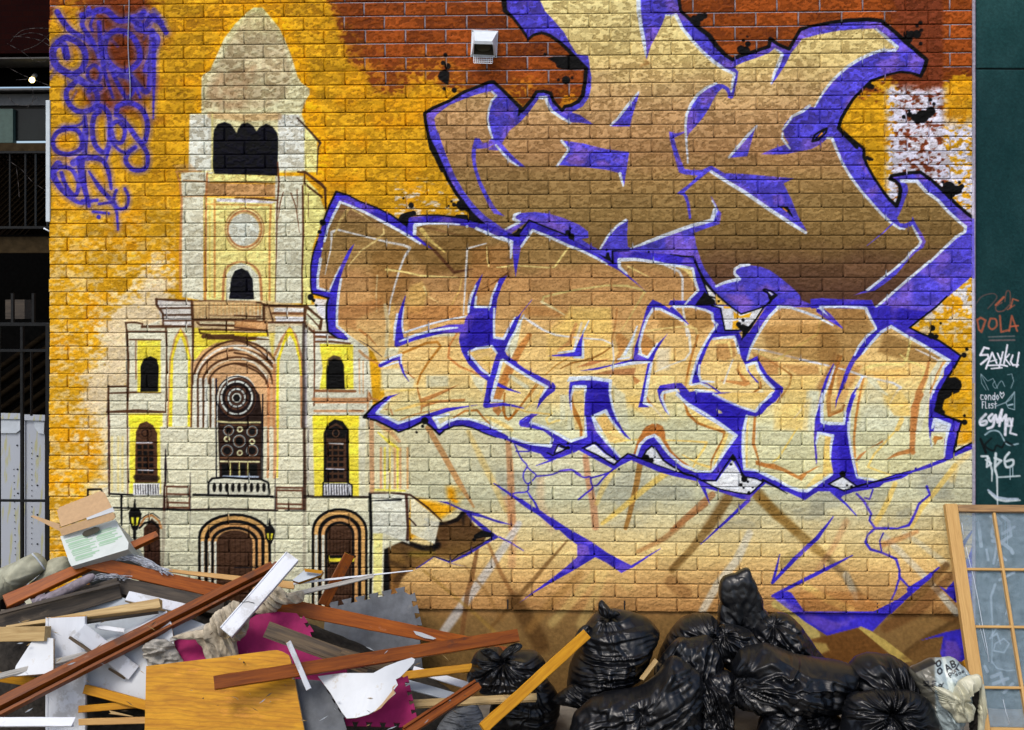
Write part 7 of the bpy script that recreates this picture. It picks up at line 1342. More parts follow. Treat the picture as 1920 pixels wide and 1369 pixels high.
bm.to_mesh(me); bm.free(); me.materials.append(M_INS2); o = bpy.data.objects.new('flap', me); COL.objects.link(o); o.parent = ve; o.matrix_parent_inverse = ve.matrix_basis.inverted()
gb = []
for i in range(11): x0 = 887.3+i*3.62; gb.append([(x0, 103.5+i*.1, -.016), (x0+.9, 103.5+i*.1, -.016), (x0+.6-.25*(i-5)*.3, 118, -.05), (x0-.25*(i-5)*.3, 118, -.05)])
for j in range(5): s = j/4; y_ = 103.5+14.3*s; Y_ = -.016-.034*s; gb.append([(887+s*1.3, y_, Y_), (925-s*2, y_+1, Y_), (925-s*2, y_+1.9, Y_-.001), (887+s*1.3, y_+.9, Y_-.001)])
gr_ = faces('grille', gb, ve, M_VENT); sm_ = gr_.modifiers.new('thickness', 'SOLIDIFY'); sm_.thickness = .0015
for (x, y) in ((886.5, 58.5), (931.5, 60.5), (884.8, 103.5), (929.5, 105.8)):
    p = at(x, y, -.0135); tube('screw', [p, p+Vector((0, -.003, 0))], .003, M_BLKM, parent=ve, ns=10)
# thin cable hanging down the brick at the left
pts = [at(240+math.sin(i*.35)*1.4+i*.12, -40+i*9.1, -.009) for i in range(26)]
tube('hanging_cable', pts, .0026, plain('grey_cable', (.30, .32, .42), .5, .4, .2), 'thin grey cable hanging down the purple scrawl at the upper left', 'cable')

# ============================================================ LEANING WINDOW
wd = empty('window_sash', at(1850, 1400, -.5), 'oak window sash with small panes leaning against the green wall', 'window sash')
W_OAK = wood('oiled_oak', (.58, .36, .12), (.42, .23, .065), .5, 22., 9., dirt=(.66, 9., (.12, .06, .03), .6))
W_OAKD = wood('grimy_oak', (.42, .24, .09), (.16, .09, .04), .6, 22., 9., dirt=(.55, 9., (.06, .04, .03), .7))
T0 = at(1770, 946, -.045); Xl = T0.x
# plane of the sash: leans out towards the alley going down
ztop = T0.z; zbot = .012
def Yz(z): return -.045-(ztop-z)*.44
def sp(x, z, out=0.): return Vector((x, Yz(z)-out*.915, z+out*.40))
def bar(name, x0, z0, x1, z1, w, d, mat, out=0., parent=wd, nrm=True):
    A, B = sp(x0, z0, out), sp(x1, z1, out); x = (B-A).normalized(); n = Vector((0, -.915, .403)); y = n.cross(x).normalized()
    bm = bmesh.new(); bmesh.ops.create_cube(bm, size=1); Lg = (B-A).length
    for v in bm.verts: v.co = Vector((v.co.x*Lg, v.co.y*w, v.co.z*d))
    bmesh.ops.bevel(bm, geom=bm.edges[:], offset=min(.0025, w*.2), segments=2, affect='EDGES', profile=.5)
    me = bpy.data.meshes.new(name); bm.to_mesh(me); bm.free(); me.materials.append(mat)
    o = bpy.data.objects.new(name, me); COL.objects.link(o); M = Matrix((x, y, n)).transposed().to_4x4(); M.translation = (A+B)/2; o.matrix_world = M
    o.parent = parent; o.matrix_parent_inverse = parent.matrix_basis.inverted(); return o
SW, RAIL = .058, .034; WIDE = .86
bar('stile', Xl+SW/2, ztop, Xl+SW/2, zbot, SW, .036, W_OAK); bar('stile', Xl+WIDE-SW/2, ztop, Xl+WIDE-SW/2, zbot, SW, .036, W_OAK)
bar('top_rail', Xl+SW+.001, ztop-RAIL/2-.002, Xl+WIDE-SW-.001, ztop-RAIL/2-.002, RAIL, .034, W_OAKD); bar('bottom_rail', Xl+SW+.001, zbot+.035, Xl+WIDE-SW-.001, zbot+.035, .07, .034, W_OAK)
def z_for(px_, py_):
    lo, hi = 0., ztop
    for _ in range(40):
        m_ = (lo+hi)/2; yy = px_of(0, m_, Yz(m_))[1]
        if yy > py_: lo = m_
        else: hi = m_
    return (lo+hi)/2
mz = [z_for(0, y) for y in (1061, 1167, 1279)]
step = (WIDE-2*SW)/3
for z in mz: bar('muntin', Xl+SW+.002, z, Xl+WIDE-SW-.002, z, .0115, .022, W_OAK, .002)
mvx = [Xl+SW+.168, Xl+SW+.168+.29, Xl+SW+.168+.58]
for x in mvx: bar('muntin', x, ztop-RAIL-.003, x, zbot+.072, .0125, .025, W_OAK, .0035)
gm, N, L, b = nmat('sky_tinted_glass', .06, .5); b.inputs['Transmission Weight'].default_value = 0; b.inputs['Base Color'].default_value = (.42, .56, .66, 1)  # blue-grey base colour stands in for the reflected sky
tr = N.new('ShaderNodeBsdfTransparent'); mx = N.new('ShaderNodeMixShader'); n = N.new('ShaderNodeTexNoise'); n.inputs['Scale'].default_value = 7; n.inputs['Detail'].default_value = 8; mr = N.new('ShaderNodeMapRange'); mr.inputs[1].default_value = .3; mr.inputs[2].default_value = .75; mr.inputs[3].default_value = .13; mr.inputs[4].default_value = .27
L.new(n.outputs[0], mr.inputs[0]); L.new(mr.outputs[0], mx.inputs[0]); L.new(tr.outputs[0], mx.inputs[1]); L.new(b.outputs[0], mx.inputs[2]); L.new(mx.outputs[0], N['Material Output'].inputs[0])
xe = [Xl+SW]+mvx+[Xl+WIDE-SW]; ze = [ztop-RAIL]+mz+[zbot+.07]
for i in range(len(xe)-1):
    for j in range(len(ze)-1):
        if xe[i+1]-xe[i] < .02: continue
        bm = bmesh.new(); q = [(xe[i]-.002, ze[j]), (xe[i+1]+.002, ze[j]), (xe[i+1]+.002, ze[j+1]), (xe[i]-.002, ze[j+1])]
        a = [bm.verts.new(sp(x, z, -.003)) for x, z in q]; c_ = [bm.verts.new(sp(x, z, -.006)) for x, z in q]; bm.faces.new(a); bm.faces.new(c_[::-1])
        for k in range(4): bm.faces.new((a[k], c_[k], c_[(k+1) % 4], a[(k+1) % 4]))
        bmesh.ops.recalc_face_normals(bm, faces=bm.faces)
        me = bpy.data.meshes.new('pane'); bm.to_mesh(me); bm.free(); me.materials.append(gm); o = bpy.data.objects.new('pane', me); COL.objects.link(o); o.parent = wd; o.matrix_parent_inverse = wd.matrix_basis.inverted()
# marker scratches on the glass
M_SCR = plain('white_scratch', (.62, .68, .76), .6, .3, .05)
def on_glass(px_, py_):
    z = z_for(px_, py_); Y_ = Yz(z)+.0; q = at(px_, py_, Y_); return sp(q.x, z, .0035-.0)
for pl_, r_ in ((((1803, 975), (1806, 998)), .0012), (((1811, 1020), (1817, 1045), (1826, 1080), (1833, 1115), (1842, 1165), (1850, 1205), (1854, 1232)), .0012), (((1835, 1160), (1843, 1190), (1849, 1215)), .0008), (((1880, 1300), (1886, 1325), (1893, 1345)), .001)):
    tube('scratch', [on_glass(*p) for p in pl_], r_, M_SCR, parent=wd, ns=6, flatz=.3)

# ============================================================ LEFT GAP: house, deck, gate
def bx(name, px0, px1, py0, py1, Y, d, mat, parent=None, label=None, cat=None, bevel=0, kind=None, group=None):
    a = at(px0, py1, Y); b = at(px1, py0, Y); return wbox(name, (a.x, Y, a.z), (b.x, Y+d, b.z), mat, parent, label, cat, bevel, kind, group)
M_HB, N, L, b = nmat('shaded_red_house_brick', .9, .05); t = N.new('ShaderNodeTexCoord'); mp = N.new('ShaderNodeMapping'); mp.inputs['Rotation'].default_value = (math.radians(90), 0, 0); L.new(t.outputs['Object'], mp.inputs[0])
bt = N.new('ShaderNodeTexBrick'); bt.inputs['Scale'].default_value = 5; bt.inputs['Color1'].default_value = (.012, .0015, .001, 1); bt.inputs['Color2'].default_value = (.009, .001, .001, 1); bt.inputs['Mortar'].default_value = (.006, .002, .002, 1); bt.inputs['Mortar Size'].default_value = .012  # brick colours near black, with the shade of the gap in them
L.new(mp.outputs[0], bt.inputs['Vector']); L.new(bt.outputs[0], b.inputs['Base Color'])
M_TRIM = plain('shaded_off_white_trim', (.08, .078, .075), .6, .3, .15, 12.); M_DARKW = plain('shade_black', (.003, .003, .003), 1., .0, .2); M_TAN = plain('shaded_weathered_deck_beam', (.04, .028, .014), .9, .05, .25, 20., .4)  # trim, recess and beam colours carry the shade around the deck
M_LAT = wood('shaded_lattice_wood', (.010, .007, .004), (.004, .003, .002), 1., spec=.0); M_GLD = plain('dark_window_glass', (.004, .006, .006), .25, .25, .3, 5.)  # lattice and fence wood darkened in colour for the shade
YH = 4.2
hs = empty('brick_house', at(60, 400, YH), 'shaded red brick house with a porch glimpsed in the gap at the left', 'house')
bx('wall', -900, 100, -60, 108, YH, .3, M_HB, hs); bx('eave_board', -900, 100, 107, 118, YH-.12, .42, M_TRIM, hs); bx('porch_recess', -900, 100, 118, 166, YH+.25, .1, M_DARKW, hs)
bx('fascia', -900, 100, 165, 176, YH-.1, .4, M_TRIM, hs); bx('wall', -900, 100, 176, 204, YH, .3, plain('shaded_white_siding', (.10, .105, .11), .6, .2, .1), hs)  # white siding darkened in colour, its shade included
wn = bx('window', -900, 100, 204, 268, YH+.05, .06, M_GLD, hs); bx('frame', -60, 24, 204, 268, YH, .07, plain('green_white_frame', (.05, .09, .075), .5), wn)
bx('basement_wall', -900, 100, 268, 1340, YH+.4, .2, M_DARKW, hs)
pl_ = empty('porch_lamp', at(60, 150, YH-.05), 'small glowing yellow bulb in the dark porch', 'lamp')
bm = bmesh.new(); bmesh.ops.create_uvsphere(bm, u_segments=20, v_segments=14, radius=.024, matrix=Matrix.Translation(at(60, 150, YH-.08))); me = bpy.data.meshes.new('bulb'); bm.to_mesh(me); bm.free()
em, N, L, b = nmat('lit_bulb', .4); b.inputs['Base Color'].default_value = (1, .9, .4, 1); b.inputs['Emission Color'].default_value = (1, .80, .28, 1); b.inputs['Emission Strength'].default_value = 9
link('bulb', me, em, pl_, True); tube('bulb_holder', [at(66, 141, YH), at(62, 146, YH-.05)], .02, M_TRIM, parent=pl_)
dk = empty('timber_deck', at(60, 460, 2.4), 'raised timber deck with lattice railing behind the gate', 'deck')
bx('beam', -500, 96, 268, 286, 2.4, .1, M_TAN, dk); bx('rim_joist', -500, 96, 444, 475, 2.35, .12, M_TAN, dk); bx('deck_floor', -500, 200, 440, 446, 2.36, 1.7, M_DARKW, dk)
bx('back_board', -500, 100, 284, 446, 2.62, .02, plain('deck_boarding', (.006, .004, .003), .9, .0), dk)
for k in range(-14, 16):
    for s in (-1, 1):
        x0 = 40+k*11; A, B = at(x0, 284, 2.5), at(x0+s*160, 444, 2.5)
        if max(x0, x0+s*160) < 0 or min(x0, x0+s*160) > 112: continue
        def clip(A, B):
            # keep the slat within the bay
            xa, xb = at(-20, 300, 2.5).x, at(104, 300, 2.5).x; d_ = B-A; t0, t1 = 0, 1
            if abs(d_.x) > 1e-6:
                u0, u1 = (xa-A.x)/d_.x, (xb-A.x)/d_.x
                if u0 > u1: u0, u1 = u1, u0
                t0, t1 = max(0, u0), min(1, u1)
            return A+d_*t0, A+d_*t1, t1-t0
        a_, b2, ok = clip(A, B)
        if ok > .04: tube('lattice_slat', [a_+Vector((0, .012*s, 0)), b2+Vector((0, .012*s, 0))], .0085, M_LAT, parent=dk, ns=4, flatz=.5)
for x in (18, 47, 66, 88): bx('baluster', x-1.2, x+1.2, 286, 428, 2.3, .012, M_BLKM, dk)
bx('hand_rail', -80, 96, 283, 288, 2.29, .03, M_BLKM, dk); bx('bottom_rail', -80, 96, 424, 429, 2.29, .03, M_BLKM, dk)
# diagonal boarded fence behind gate
fn = empty('board_fence', at(50, 780, 1.5), 'dark fence of diagonal boards behind the iron gate', 'fence')
bx('fence_shade_back', -600, 110, 600, 1360, 1.56, .02, M_DARKW, fn)
for k in range(4, 17):
    A, B = at(-60, 690+k*26-60, 1.5), at(120, 690+k*26-190, 1.5)
    tube('diagonal_board', [A, B], .021, M_LAT, parent=fn, ns=4, flatz=.35)
# pale metal panels
ml, N, L, b = nmat('pale_coated_steel', .38, .5, .15)
t = N.new('ShaderNodeTexCoord'); n = N.new('ShaderNodeTexNoise'); n.inputs['Scale'].default_value = 3; n.inputs['Detail'].default_value = 8; mp = N.new('ShaderNodeMapping'); mp.inputs['Scale'].default_value = (14, 14, 1.2); L.new(t.outputs['Object'], mp.inputs[0]); L.new(mp.outputs[0], n.inputs['Vector'])
r = N.new('ShaderNodeValToRGB'); r.color_ramp.elements[0].color = (.33, .36, .41, 1); r.color_ramp.elements[1].color = (.34, .34, .2, 1); r.color_ramp.elements[0].position = .56; r.color_ramp.elements[1].position = .64; L.new(n.outputs[0], r.inputs[0]); L.new(r.outputs[0], b.inputs['Base Color'])
def metal_panel(x0, x1, y0, y1, Y, label, holes, top):
    e = empty('metal_panel', at((x0+x1)/2, y1, Y), label, 'metal panel', 'perforated pale metal panels behind the gate')
    slab('sheet', [(x0, y0), (x1, y0+1), (x1, y1), (x0+holes[2], y1)], Y+.12, Y, .004, ml, parent=e); slab('folded_edge', [(x0, y0), (x0+3, y0), (x0+3+holes[2], y1), (x0+holes[2], y1)], Y+.11, Y-.01, .012, ml, parent=e)
    slab('cap', [(x0, y0-4), (x1, y0-3), (x1, y0+8), (x0, y0+7)], Y+.105, Y+.10, .01, ml, parent=e); slab('grey_patch', top, Y+.112, Y+.095, .004, M_GRW, parent=e)
    for (hx, ya, yb, n_, rr) in holes[:2]:
        for i in range(n_):
            y_ = ya+(yb-ya)*i/(n_-1); Yh = Y+.12-(y_-y0)/(y1-y0)*.12-.004; p = at(hx+(y_-ya)*holes[2]/(y1-y0), y_, Yh); tube('hole', [p, p+Vector((0, -.0012, 0))], rr, M_BLKM, parent=e, ns=8)
metal_panel(44, 84, 781, 1120, .55, 'pale perforated steel panel standing beside the brick wall corner', ((59.5, 830, 1020, 20, .0028), (70, 800, 1020, 5, .005), 0), [(64, 788), (83, 790), (82, 814), (72, 812), (64, 800)])
metal_panel(-30, 40, 778, 1120, .62, 'pale perforated steel panel at the far left edge', ((26, 880, 1040, 14, .003), (32, 835, 925, 3, .005), 6), [(-30, 786), (39, 784), (38, 806), (30, 812), (-30, 812)])
gt = empty('iron_gate', at(60, 1290, .25), 'black iron gate filling the gap beside the brick wall', 'gate')
bx('post', 85, 92.6, 606, 1330, .2, .05, M_BLKM, gt, bevel=.002); bx('rail', -80, 90, 605, 611, .21, .03, M_BLKM, gt); bx('rail', -80, 86, 655, 659.5, .21, .02, M_BLKM, gt); bx('rail', -80, 86, 937.5, 940.5, .21, .02, M_BLKM, gt)
for x in (-4, 40): bx('bar', x-2.6, x+2.6, 611, 1330, .215, .02, M_BLKM, gt, bevel=.002)
for x in (22.5, 61.5): bx('spike', x-2.2, x+2.2, 550, 606, .215, .018, M_BLKM, gt)
bx('bar', 56.5, 58.5, 659, 780, .3, .02, M_BLKM, gt)
bx('timber_block', 10, 46, 562, 598, 1.9, .1, W_DRK, None, 'dark timber block hanging under the deck behind the gate', 'timber block')
st = bx('downpipe_board', 85.5, 93.2, 188, 416, -.012, .045, plain('white_trim_board', (.55, .62, .66), .5, .4, .06), None, 'narrow white board fixed to the left corner of the brick wall', 'board', bevel=.002)
tube('bracket', [at(82, 428, .0), at(93, 434, .0)], .004, M_VENT, parent=st)
# bare vine twigs
M_TWIG = plain('bare_twig', (.07, .06, .055), .9, .2, .3)
def twig(pl, r, label):
    e = None
    for i, q in enumerate(pl):
        pts = [at(x, y, 1.2+.05*math.sin(k*1.7)) for k, (x, y) in enumerate(crom(np.array(q, float), 5))]
        o = tube('vine_twig' if i == 0 else 'shoot', pts, r, M_TWIG, label if i == 0 else None, 'twig' if i == 0 else None, parent=e, ns=5)
        if i == 0: e = o
twig([[(20, 78), (30, 66), (45, 56), (70, 53), (95, 54)], [(24, 68), (50, 70), (75, 76), (96, 88)], [(28, 70), (55, 62), (80, 66), (96, 80)]], .0018, 'bare vine arching across the top of the dark red house')
twig([[(14, 82), (40, 96), (62, 112), (80, 116), (96, 108)], [(40, 96), (70, 84), (96, 62)]], .0016, 'bare vine sagging just below the top of the gap')
twig([[(14, 126), (45, 142), (70, 152), (96, 162)], [(30, 150), (60, 148)]], .0016, 'bare vine passing the lit bulb')
twig([[(60, 164), (62, 178), (58, 196), (30, 196), (14, 180)], [(60, 190), (72, 182)], [(56, 196), (50, 204)]], .0018, 'short forked vine over the white fascia')
twig([[(14, 300), (40, 318), (60, 340), (84, 356), (96, 360)], [(30, 310), (34, 340), (36, 370)]], .0016, 'thin vine drooping over the lattice')
# ============================================================ THE RUBBISH HEAP
GP = 'boards and battens thrown on the heap'
def pk(name, a, b, w, t, Ya, Yb, mat, label, **k): return plank(name, a, b, w, t, Ya, Yb, mat, label, k.pop('cat', 'plank'), group=k.pop('group', GP), **k)
# under-layer so nothing floats: loose dark rubbish of the heap itself
hp = inflate('loose_rubbish', [-80, 1230, 0, 1150, 120, 1105, 260, 1090, 400, 1120, 520, 1150, 640, 1190, 760, 1245, 850, 1290, 900, 1350, 900, 1480, -80, 1480], (380, 1330), -.33, .30, M_DIRT, None, None, seed=3, amp=.03, fine=.015, folds=(30, 20, 0), nphi=200, nlam=90); tag(hp, kind='stuff')
# --- back row
inflate('rolled_cushion', [-30, 1090, -20, 1075, 22, 1056, 50, 1042, 66, 1036, 82, 1046, 88, 1062, 84, 1070, 60, 1088, 35, 1106, 15, 1120, -30, 1130], (30, 1080), -.42, .10, M_MAT, 'stained greenish cushion roll at the far left of the heap', 'cushion', seed=5, amp=.006, fine=.003, folds=(40, 20, 0))
inflate('cushion', [84, 1070, 90, 1052, 104, 1046, 122, 1044, 132, 1058, 134, 1080, 110, 1095, 60, 1105, 40, 1108], (100, 1075), -.36, .08, M_MAT, 'second grey cushion between the cushion roll and the cardboard box', 'cushion', seed=6, amp=.006, fine=.002, folds=(40, 20, 0))
tube('piping', [at(x, y, -.51) for x, y in ((60, 1038), (68, 1046), (76, 1056), (84, 1068))], .004, M_GRW, 'grey piping cord lying over the cushion roll', 'cord')
# cardboard box
bxo = empty('cardboard_box', at(185, 1060, -.42), 'tipped cardboard archive box with a white printed side and a hand hole', 'box')
slab('printed_side', [(113, 1006), (216, 974), (241, 1017), (240, 1030), (134, 1062), (130, 1055)], -.44, -.56, .30, M_BOXW, parent=bxo)
slab('open_flap', [(107, 958), (112, 951), (188, 921), (196, 924), (209, 950), (206, 956), (114, 988)], -.36, -.47, .006, M_CARD, parent=bxo, edge=W_RAW)
slab('folded_lip', [(110, 991), (207, 960), (214, 962), (216, 970), (211, 975), (116, 1005)], -.482, -.50, .006, M_CARD, parent=bxo, edge=W_RAW)
slab('side_flap', [(57, 968), (62, 966), (112, 983), (112, 996)], -.45, -.47, .006, M_CARD, parent=bxo, edge=W_RAW)
slab('paper_strip', [(162, 971), (211, 951), (215, 959), (163, 975)], -.478, -.492, .001, M_WHB, parent=bxo)
hh = slab('hand_hole', [(154, 1001), (158, 996), (178, 988), (186, 989), (187, 994), (181, 999), (162, 1006), (156, 1005)], -.483, -.494, .001, M_INS, parent=bxo)
for c0, n_, ln in ((0, 13, 50), (1, 9, 42)):
    ps = []
    for i in range(n_):
        ax, ay = (122+c0*54, 1013-c0*15); ox, oy = ax+i*(1.6 if c0 == 0 else 1.2)+(3 if i % 4 == 2 else 0), ay+i*3.1
        l_ = ln*(1-.35*((i*7+c0*3) % 5)/5)*(.9 if i > 8 else 1)
        s_ = (oy-974)/88; Y_ = -.44-.12*max(0, min(1, s_))-.0012
        ps.append([(ox, oy, Y_), (ox+l_, oy-l_*.30, Y_+l_*.30/88*.12), (ox+l_+.8, oy-l_*.30+2.2, Y_-.003+l_*.30/88*.12), (ox+.8, oy+2.2, Y_-.003)])
    faces('printed_lines', ps, bxo, M_GRN)
# strap bundle
def bundle(name, x0, y0, x1, y1, n, Y, seed, label, arch=14, rad=.0016):
    r0 = random.Random(seed); e = empty(name, at(x0, y1, Y), label, 'strapping')
    for i in range(n):
        a = r0.uniform(-6, 6); pts = []
        h = r0.uniform(.2, 1)*arch
        q = [(x0+r0.uniform(0, 14), y0+r0.uniform(-4, 8)), (x0+(x1-x0)*.3+a, y0+(y1-y0)*.15-h+r0.uniform(-3, 5)), (x0+(x1-x0)*.65+a, y0+(y1-y0)*.5-h*.8+r0.uniform(-5, 7)), (x1+r0.uniform(-14, 8), y1+r0.uniform(-6, 6))]
        tube('strap', [at(x, y, Y+r0.uniform(-.02, .02)) for x, y in crom(np.array(q, float), 6)], rad*r0.uniform(.7, 1.5), M_FIB, parent=e, ns=5, flatz=.4)
bundle('strap_bundle', 206, 1046, 318, 1074, 26, -.46, 5, 'tangle of pale grey plastic straps behind the upper red board')
bundle('strap_bundle', 166, 1084, 240, 1084, 14, -.52, 8, 'small tangle of grey straps in the dark hollow below the red boards', 5, .0014)
pk('red_board', (10, 1130), (296, 1003), 22, .03, -.66, -.34, W_RED2, 'orange brown board rising from the left edge to a point right of the cardboard box', taper=(1.25, .62), roll=-.1, seed=2)
inflate('carpet_roll', [-30, 1165, 22, 1143, 100, 1108, 170, 1074, 176, 1088, 110, 1124, 58, 1150, 10, 1168, -30, 1182], (75, 1128), -.62, .035, M_ROLL, 'thin mauve grey roll taped with masking tape under the orange board', 'roll', seed=4, amp=.004, fine=.003, folds=(6, 30, 0))
slab('masking_tape', [(46, 1128), (56, 1122), (62, 1134), (54, 1140)], -.665, -.672, .001, M_SKIN, 'strip of masking tape round the mauve roll', 'tape')
pk('red_board', (158, 1052), (425, 1112), 25, .022, -.50, -.42, W_RED2, 'wide orange brown board sloping down right from the foot of the box', roll=.12, seed=3)
pk('red_batten', (470, 1088), (520, 1058), 11, .02, -.36, -.30, W_RED, 'short red batten behind the white board with the split', seed=33)
pk('pine_board', (318, 1070), (552, 1098), 12, .018, -.40, -.44, W_PINE, 'long clean pine board lying level behind the white board', roll=.1, taper=(.5, 1.15), seed=4, end_mat=W_RAW)
pk('dark_board', (212, 1096), (420, 1140), 30, .05, -.50, -.46, W_DRK, 'thick blackened board under the wide orange board', roll=.1, seed=5)
pk('black_board', (0, 1170), (225, 1102), 40, .02, -.72, -.56, W_DRK, 'wide black board sloping down to the left edge', roll=.35, seed=6)
pk('black_trim', (0, 1150), (224, 1093), 7, .012, -.745, -.585, W_DRK, 'thin dark strip along the top of the wide black board', seed=7)
slab('white_board', [(120, 1150), (200, 1112), (330, 1150), (420, 1185), (400, 1230), (120, 1200)], -.56, -.66, .012, M_GRW, 'broad pale grey board buried in the middle of the heap', 'board', edge=W_RAW)
pk('white_board', (238, 1118), (372, 1148), 19, .02, -.62, -.56, W_WHT, 'short white board with a brown lower edge under the dark board', roll=-.1, seed=8)
plank('board_edge', (236, 1126), (368, 1158), 5, .022, -.625, -.565, W_PALE, 'bare lower edge batten fixed below the short white board', 'batten', seed=9)
pk('split_timber', (26, 1176), (301, 1133), 19, .03, -.78, -.70, W_PALE, 'pale split timber with a dark underside crossing the left of the heap', roll=-.2, taper=(.25, 1.1), jag=(.03, .01), seed=10)
pk('dark_strip', (60, 1182), (296, 1146), 8, .025, -.775, -.69, W_DRK, 'dark strip along the underside of the split timber', taper=(.4, 1.), seed=11)  # separate dark strip below the timber
pk('pale_timber', (-20, 1190), (90, 1188), 27, .05, -.80, -.84, W_PALE, 'thick pale timber end at the far left edge', roll=.25, seed=12)
slab('white_board', [(66, 1193), (100, 1197), (100, 1262), (24, 1268), (30, 1248)], -.84, -.93, .014, M_WHB, 'white panel with a sloping side leaning left of the wide white plank', 'panel', edge=W_RAW)
slab('white_sheet', [(190, 1205), (300, 1150), (320, 1160), (330, 1235), (420, 1300), (300, 1330), (160, 1290), (150, 1240)], -.66, -.80, .01, M_WHB, 'large white sheet with loose grit lying behind the ochre panel', 'sheet', edge=W_RAW)
pk('white_board', (196, 1228), (318, 1158), 30, .012, -.74, -.68, W_WHT, 'white board running up beneath the long red beam', seed=13)
pk('splintered_stick', (182, 1175), (232, 1182), 8, .008, -.72, -.72, W_WHT, 'small splintered white stick in the gap above the wide plank', jag=(.02, .004), seed=14)
pk('white_plank', (124, 1157), (124, 1462), 77, .02, -.78, -.86, W_WHT, 'widest white plank standing upright at the left', roll=0., seed=15, end_mat=W_OCH, prof='step', up=.3)
pk('white_board', (150, 1182), (250, 1262), 30, .014, -.82, -.76, W_WHT, 'white board falling diagonally down right from the upright plank', seed=16)
pk('brown_edge_strip', (132, 1196), (170, 1222), 6, .014, -.85, -.83, W_SMK, 'short broken brown strip on the wide white plank', jag=(.01, .004), seed=17)
pk('brown_edge_strip', (205, 1254), (234, 1272), 5, .012, -.80, -.77, W_SMK, 'short brown strip under the tip of the fallen white board', seed=18)
pk('grey_batten', (-10, 1270), (206, 1216), 11, .014, -.95, -.80, W_GRY, 'thin weathered grey batten across the white plank', prof='step', seed=19)
pk('brown_board', (-10, 1268), (86, 1282), 17, .02, -.90, -.84, W_BRN if False else W_OCH, 'short ochre board at the left edge under the grey batten', roll=.3, seed=20)
pk('long_red_beam', (-20, 1336), (512, 1066), 27, .055, -1.06, -.44, W_RED, 'longest red brown grooved beam crossing the whole left of the heap', prof='groove', seed=21, taper=(1.12, .84))
pk('white_board', (-30, 1354), (140, 1354), 17, .02, -1.12, -1.10, W_WHT, 'white board lying flat in the bottom left corner', seed=22, jag=(0, .012))
pk('ochre_batten', (160, 1292), (290, 1326), 17, .03, -.82, -.86, W_OCH, 'upper of the stacked ochre battens left of the ochre panel', roll=.2, seed=23)
pk('ochre_batten', (150, 1330), (290, 1318), 13, .03, -.86, -.82, W_OCH, 'middle ochre batten of the stack left of the ochre panel', roll=.2, seed=24)
pk('ochre_batten', (150, 1354), (290, 1350), 12, .03, -.92, -.92, W_PINE, 'lowest pale batten of the stack left of the ochre panel', roll=.2, seed=25)
pk('splinter', (208, 1336), (250, 1344), 6, .01, -.90, -.90, W_PALE, 'loose splinter between the stacked battens', jag=(.012, .012), taper=(1, .3), seed=26)
# --- rags, mats
slab('magenta_mat', [(440, 1195), (452, 1172), (480, 1153), (520, 1147), (556, 1150)]+tabs((562, 1156), (584, 1190), 2, 7)+[(600, 1230), (650, 1256), (650, 1290), (440, 1290)], -.60, -.76, .014, M_FOAMP, 'largest magenta foam floor mat in the middle of the heap', 'foam mat', group='interlocking foam floor mats')
slab('magenta_mat', [(323, 1195), (388, 1195), (392, 1245), (350, 1250)]+tabs((346, 1242), (322, 1200), 3, 7), -.64, -.74, .014, M_FOAMP, 'small magenta mat corner left of the hanging rag', 'foam mat', group='interlocking foam floor mats')
slab('magenta_mat', [(640, 1262), (738, 1262)]+tabs((756, 1266), (775, 1352), 5, 8)+[(776, 1354)]+tabs((770, 1356), (640, 1352), 5, 8), -.86, -.98, .014, M_FOAMP, 'magenta mat with toothed edges behind the torn white board', 'foam mat', group='interlocking foam floor mats')
slab('grey_mat', [(600, 1300), (610, 1142)]+tabs((614, 1140), (764, 1108), 6, 9)+tabs((768, 1110), (788, 1200), 4, 9)+[(792, 1252), (790, 1300)], -.12, -.30, .014, M_FOAMG, 'large dark grey foam mat leaning on the wall behind the heap', 'foam mat', group='interlocking foam floor mats')
slab('grey_mat', [(540, 1272), (600, 1276)]+tabs((604, 1280), (646, 1350), 4, 9)+[(650, 1368), (560, 1400), (520, 1390)], -.955, -1.06, .014, M_FOAMG, 'small dusty grey foam mat between the ochre panel and the torn white board', 'foam mat', group='interlocking foam floor mats')
inflate('rag', [400, 1152, 425, 1135, 440, 1128, 470, 1150, 460, 1190, 445, 1205, 446, 1232, 430, 1238, 405, 1240, 385, 1238, 378, 1212, 360, 1200, 320, 1196, 350, 1186, 385, 1178], (420, 1190), -.74, .035, M_RAG, 'crumpled cream rag hanging under the white board', 'rag', seed=11, amp=.030, fine=.012, folds=(90, 10, 0), rot=1.2)
inflate('rag', [490, 1118, 520, 1100, 540, 1112, 570, 1108, 566, 1128, 530, 1134, 510, 1150, 480, 1148], (520, 1125), -.58, .025, M_RAG, 'crumpled cream rag beneath the end of the pine board', 'rag', seed=12, amp=.02, fine=.01, folds=(60, 12, 0), rot=.6)
inflate('rag', [270, 1212, 290, 1198, 320, 1204, 338, 1230, 344, 1245, 300, 1250, 276, 1246], (305, 1226), -.74, .03, M_RAGG, 'grey dusty rag at the upper left corner of the ochre panel', 'rag', seed=13, amp=.026, fine=.012, folds=(30, 10, 0))
pk('paint_strip', (392, 1172), (320, 1200), 8, .01, -.70, -.74, W_GRY, 'thin grey strip poking out left of the cream rag', seed=41)
slab('small_white_end', [(548, 1088), (572, 1068), (606, 1071), (602, 1078), (560, 1092)], -.46, -.50, .02, M_GRW, 'small pale board end with a rotten edge above the rag', 'board', edge=W_OCH)
slab('rotten_edge', [(570, 1066), (606, 1070), (602, 1076), (572, 1072)], -.49, -.495, .008, W_OCH, 'rotten ochre edge strip of the small pale board end', 'strip')
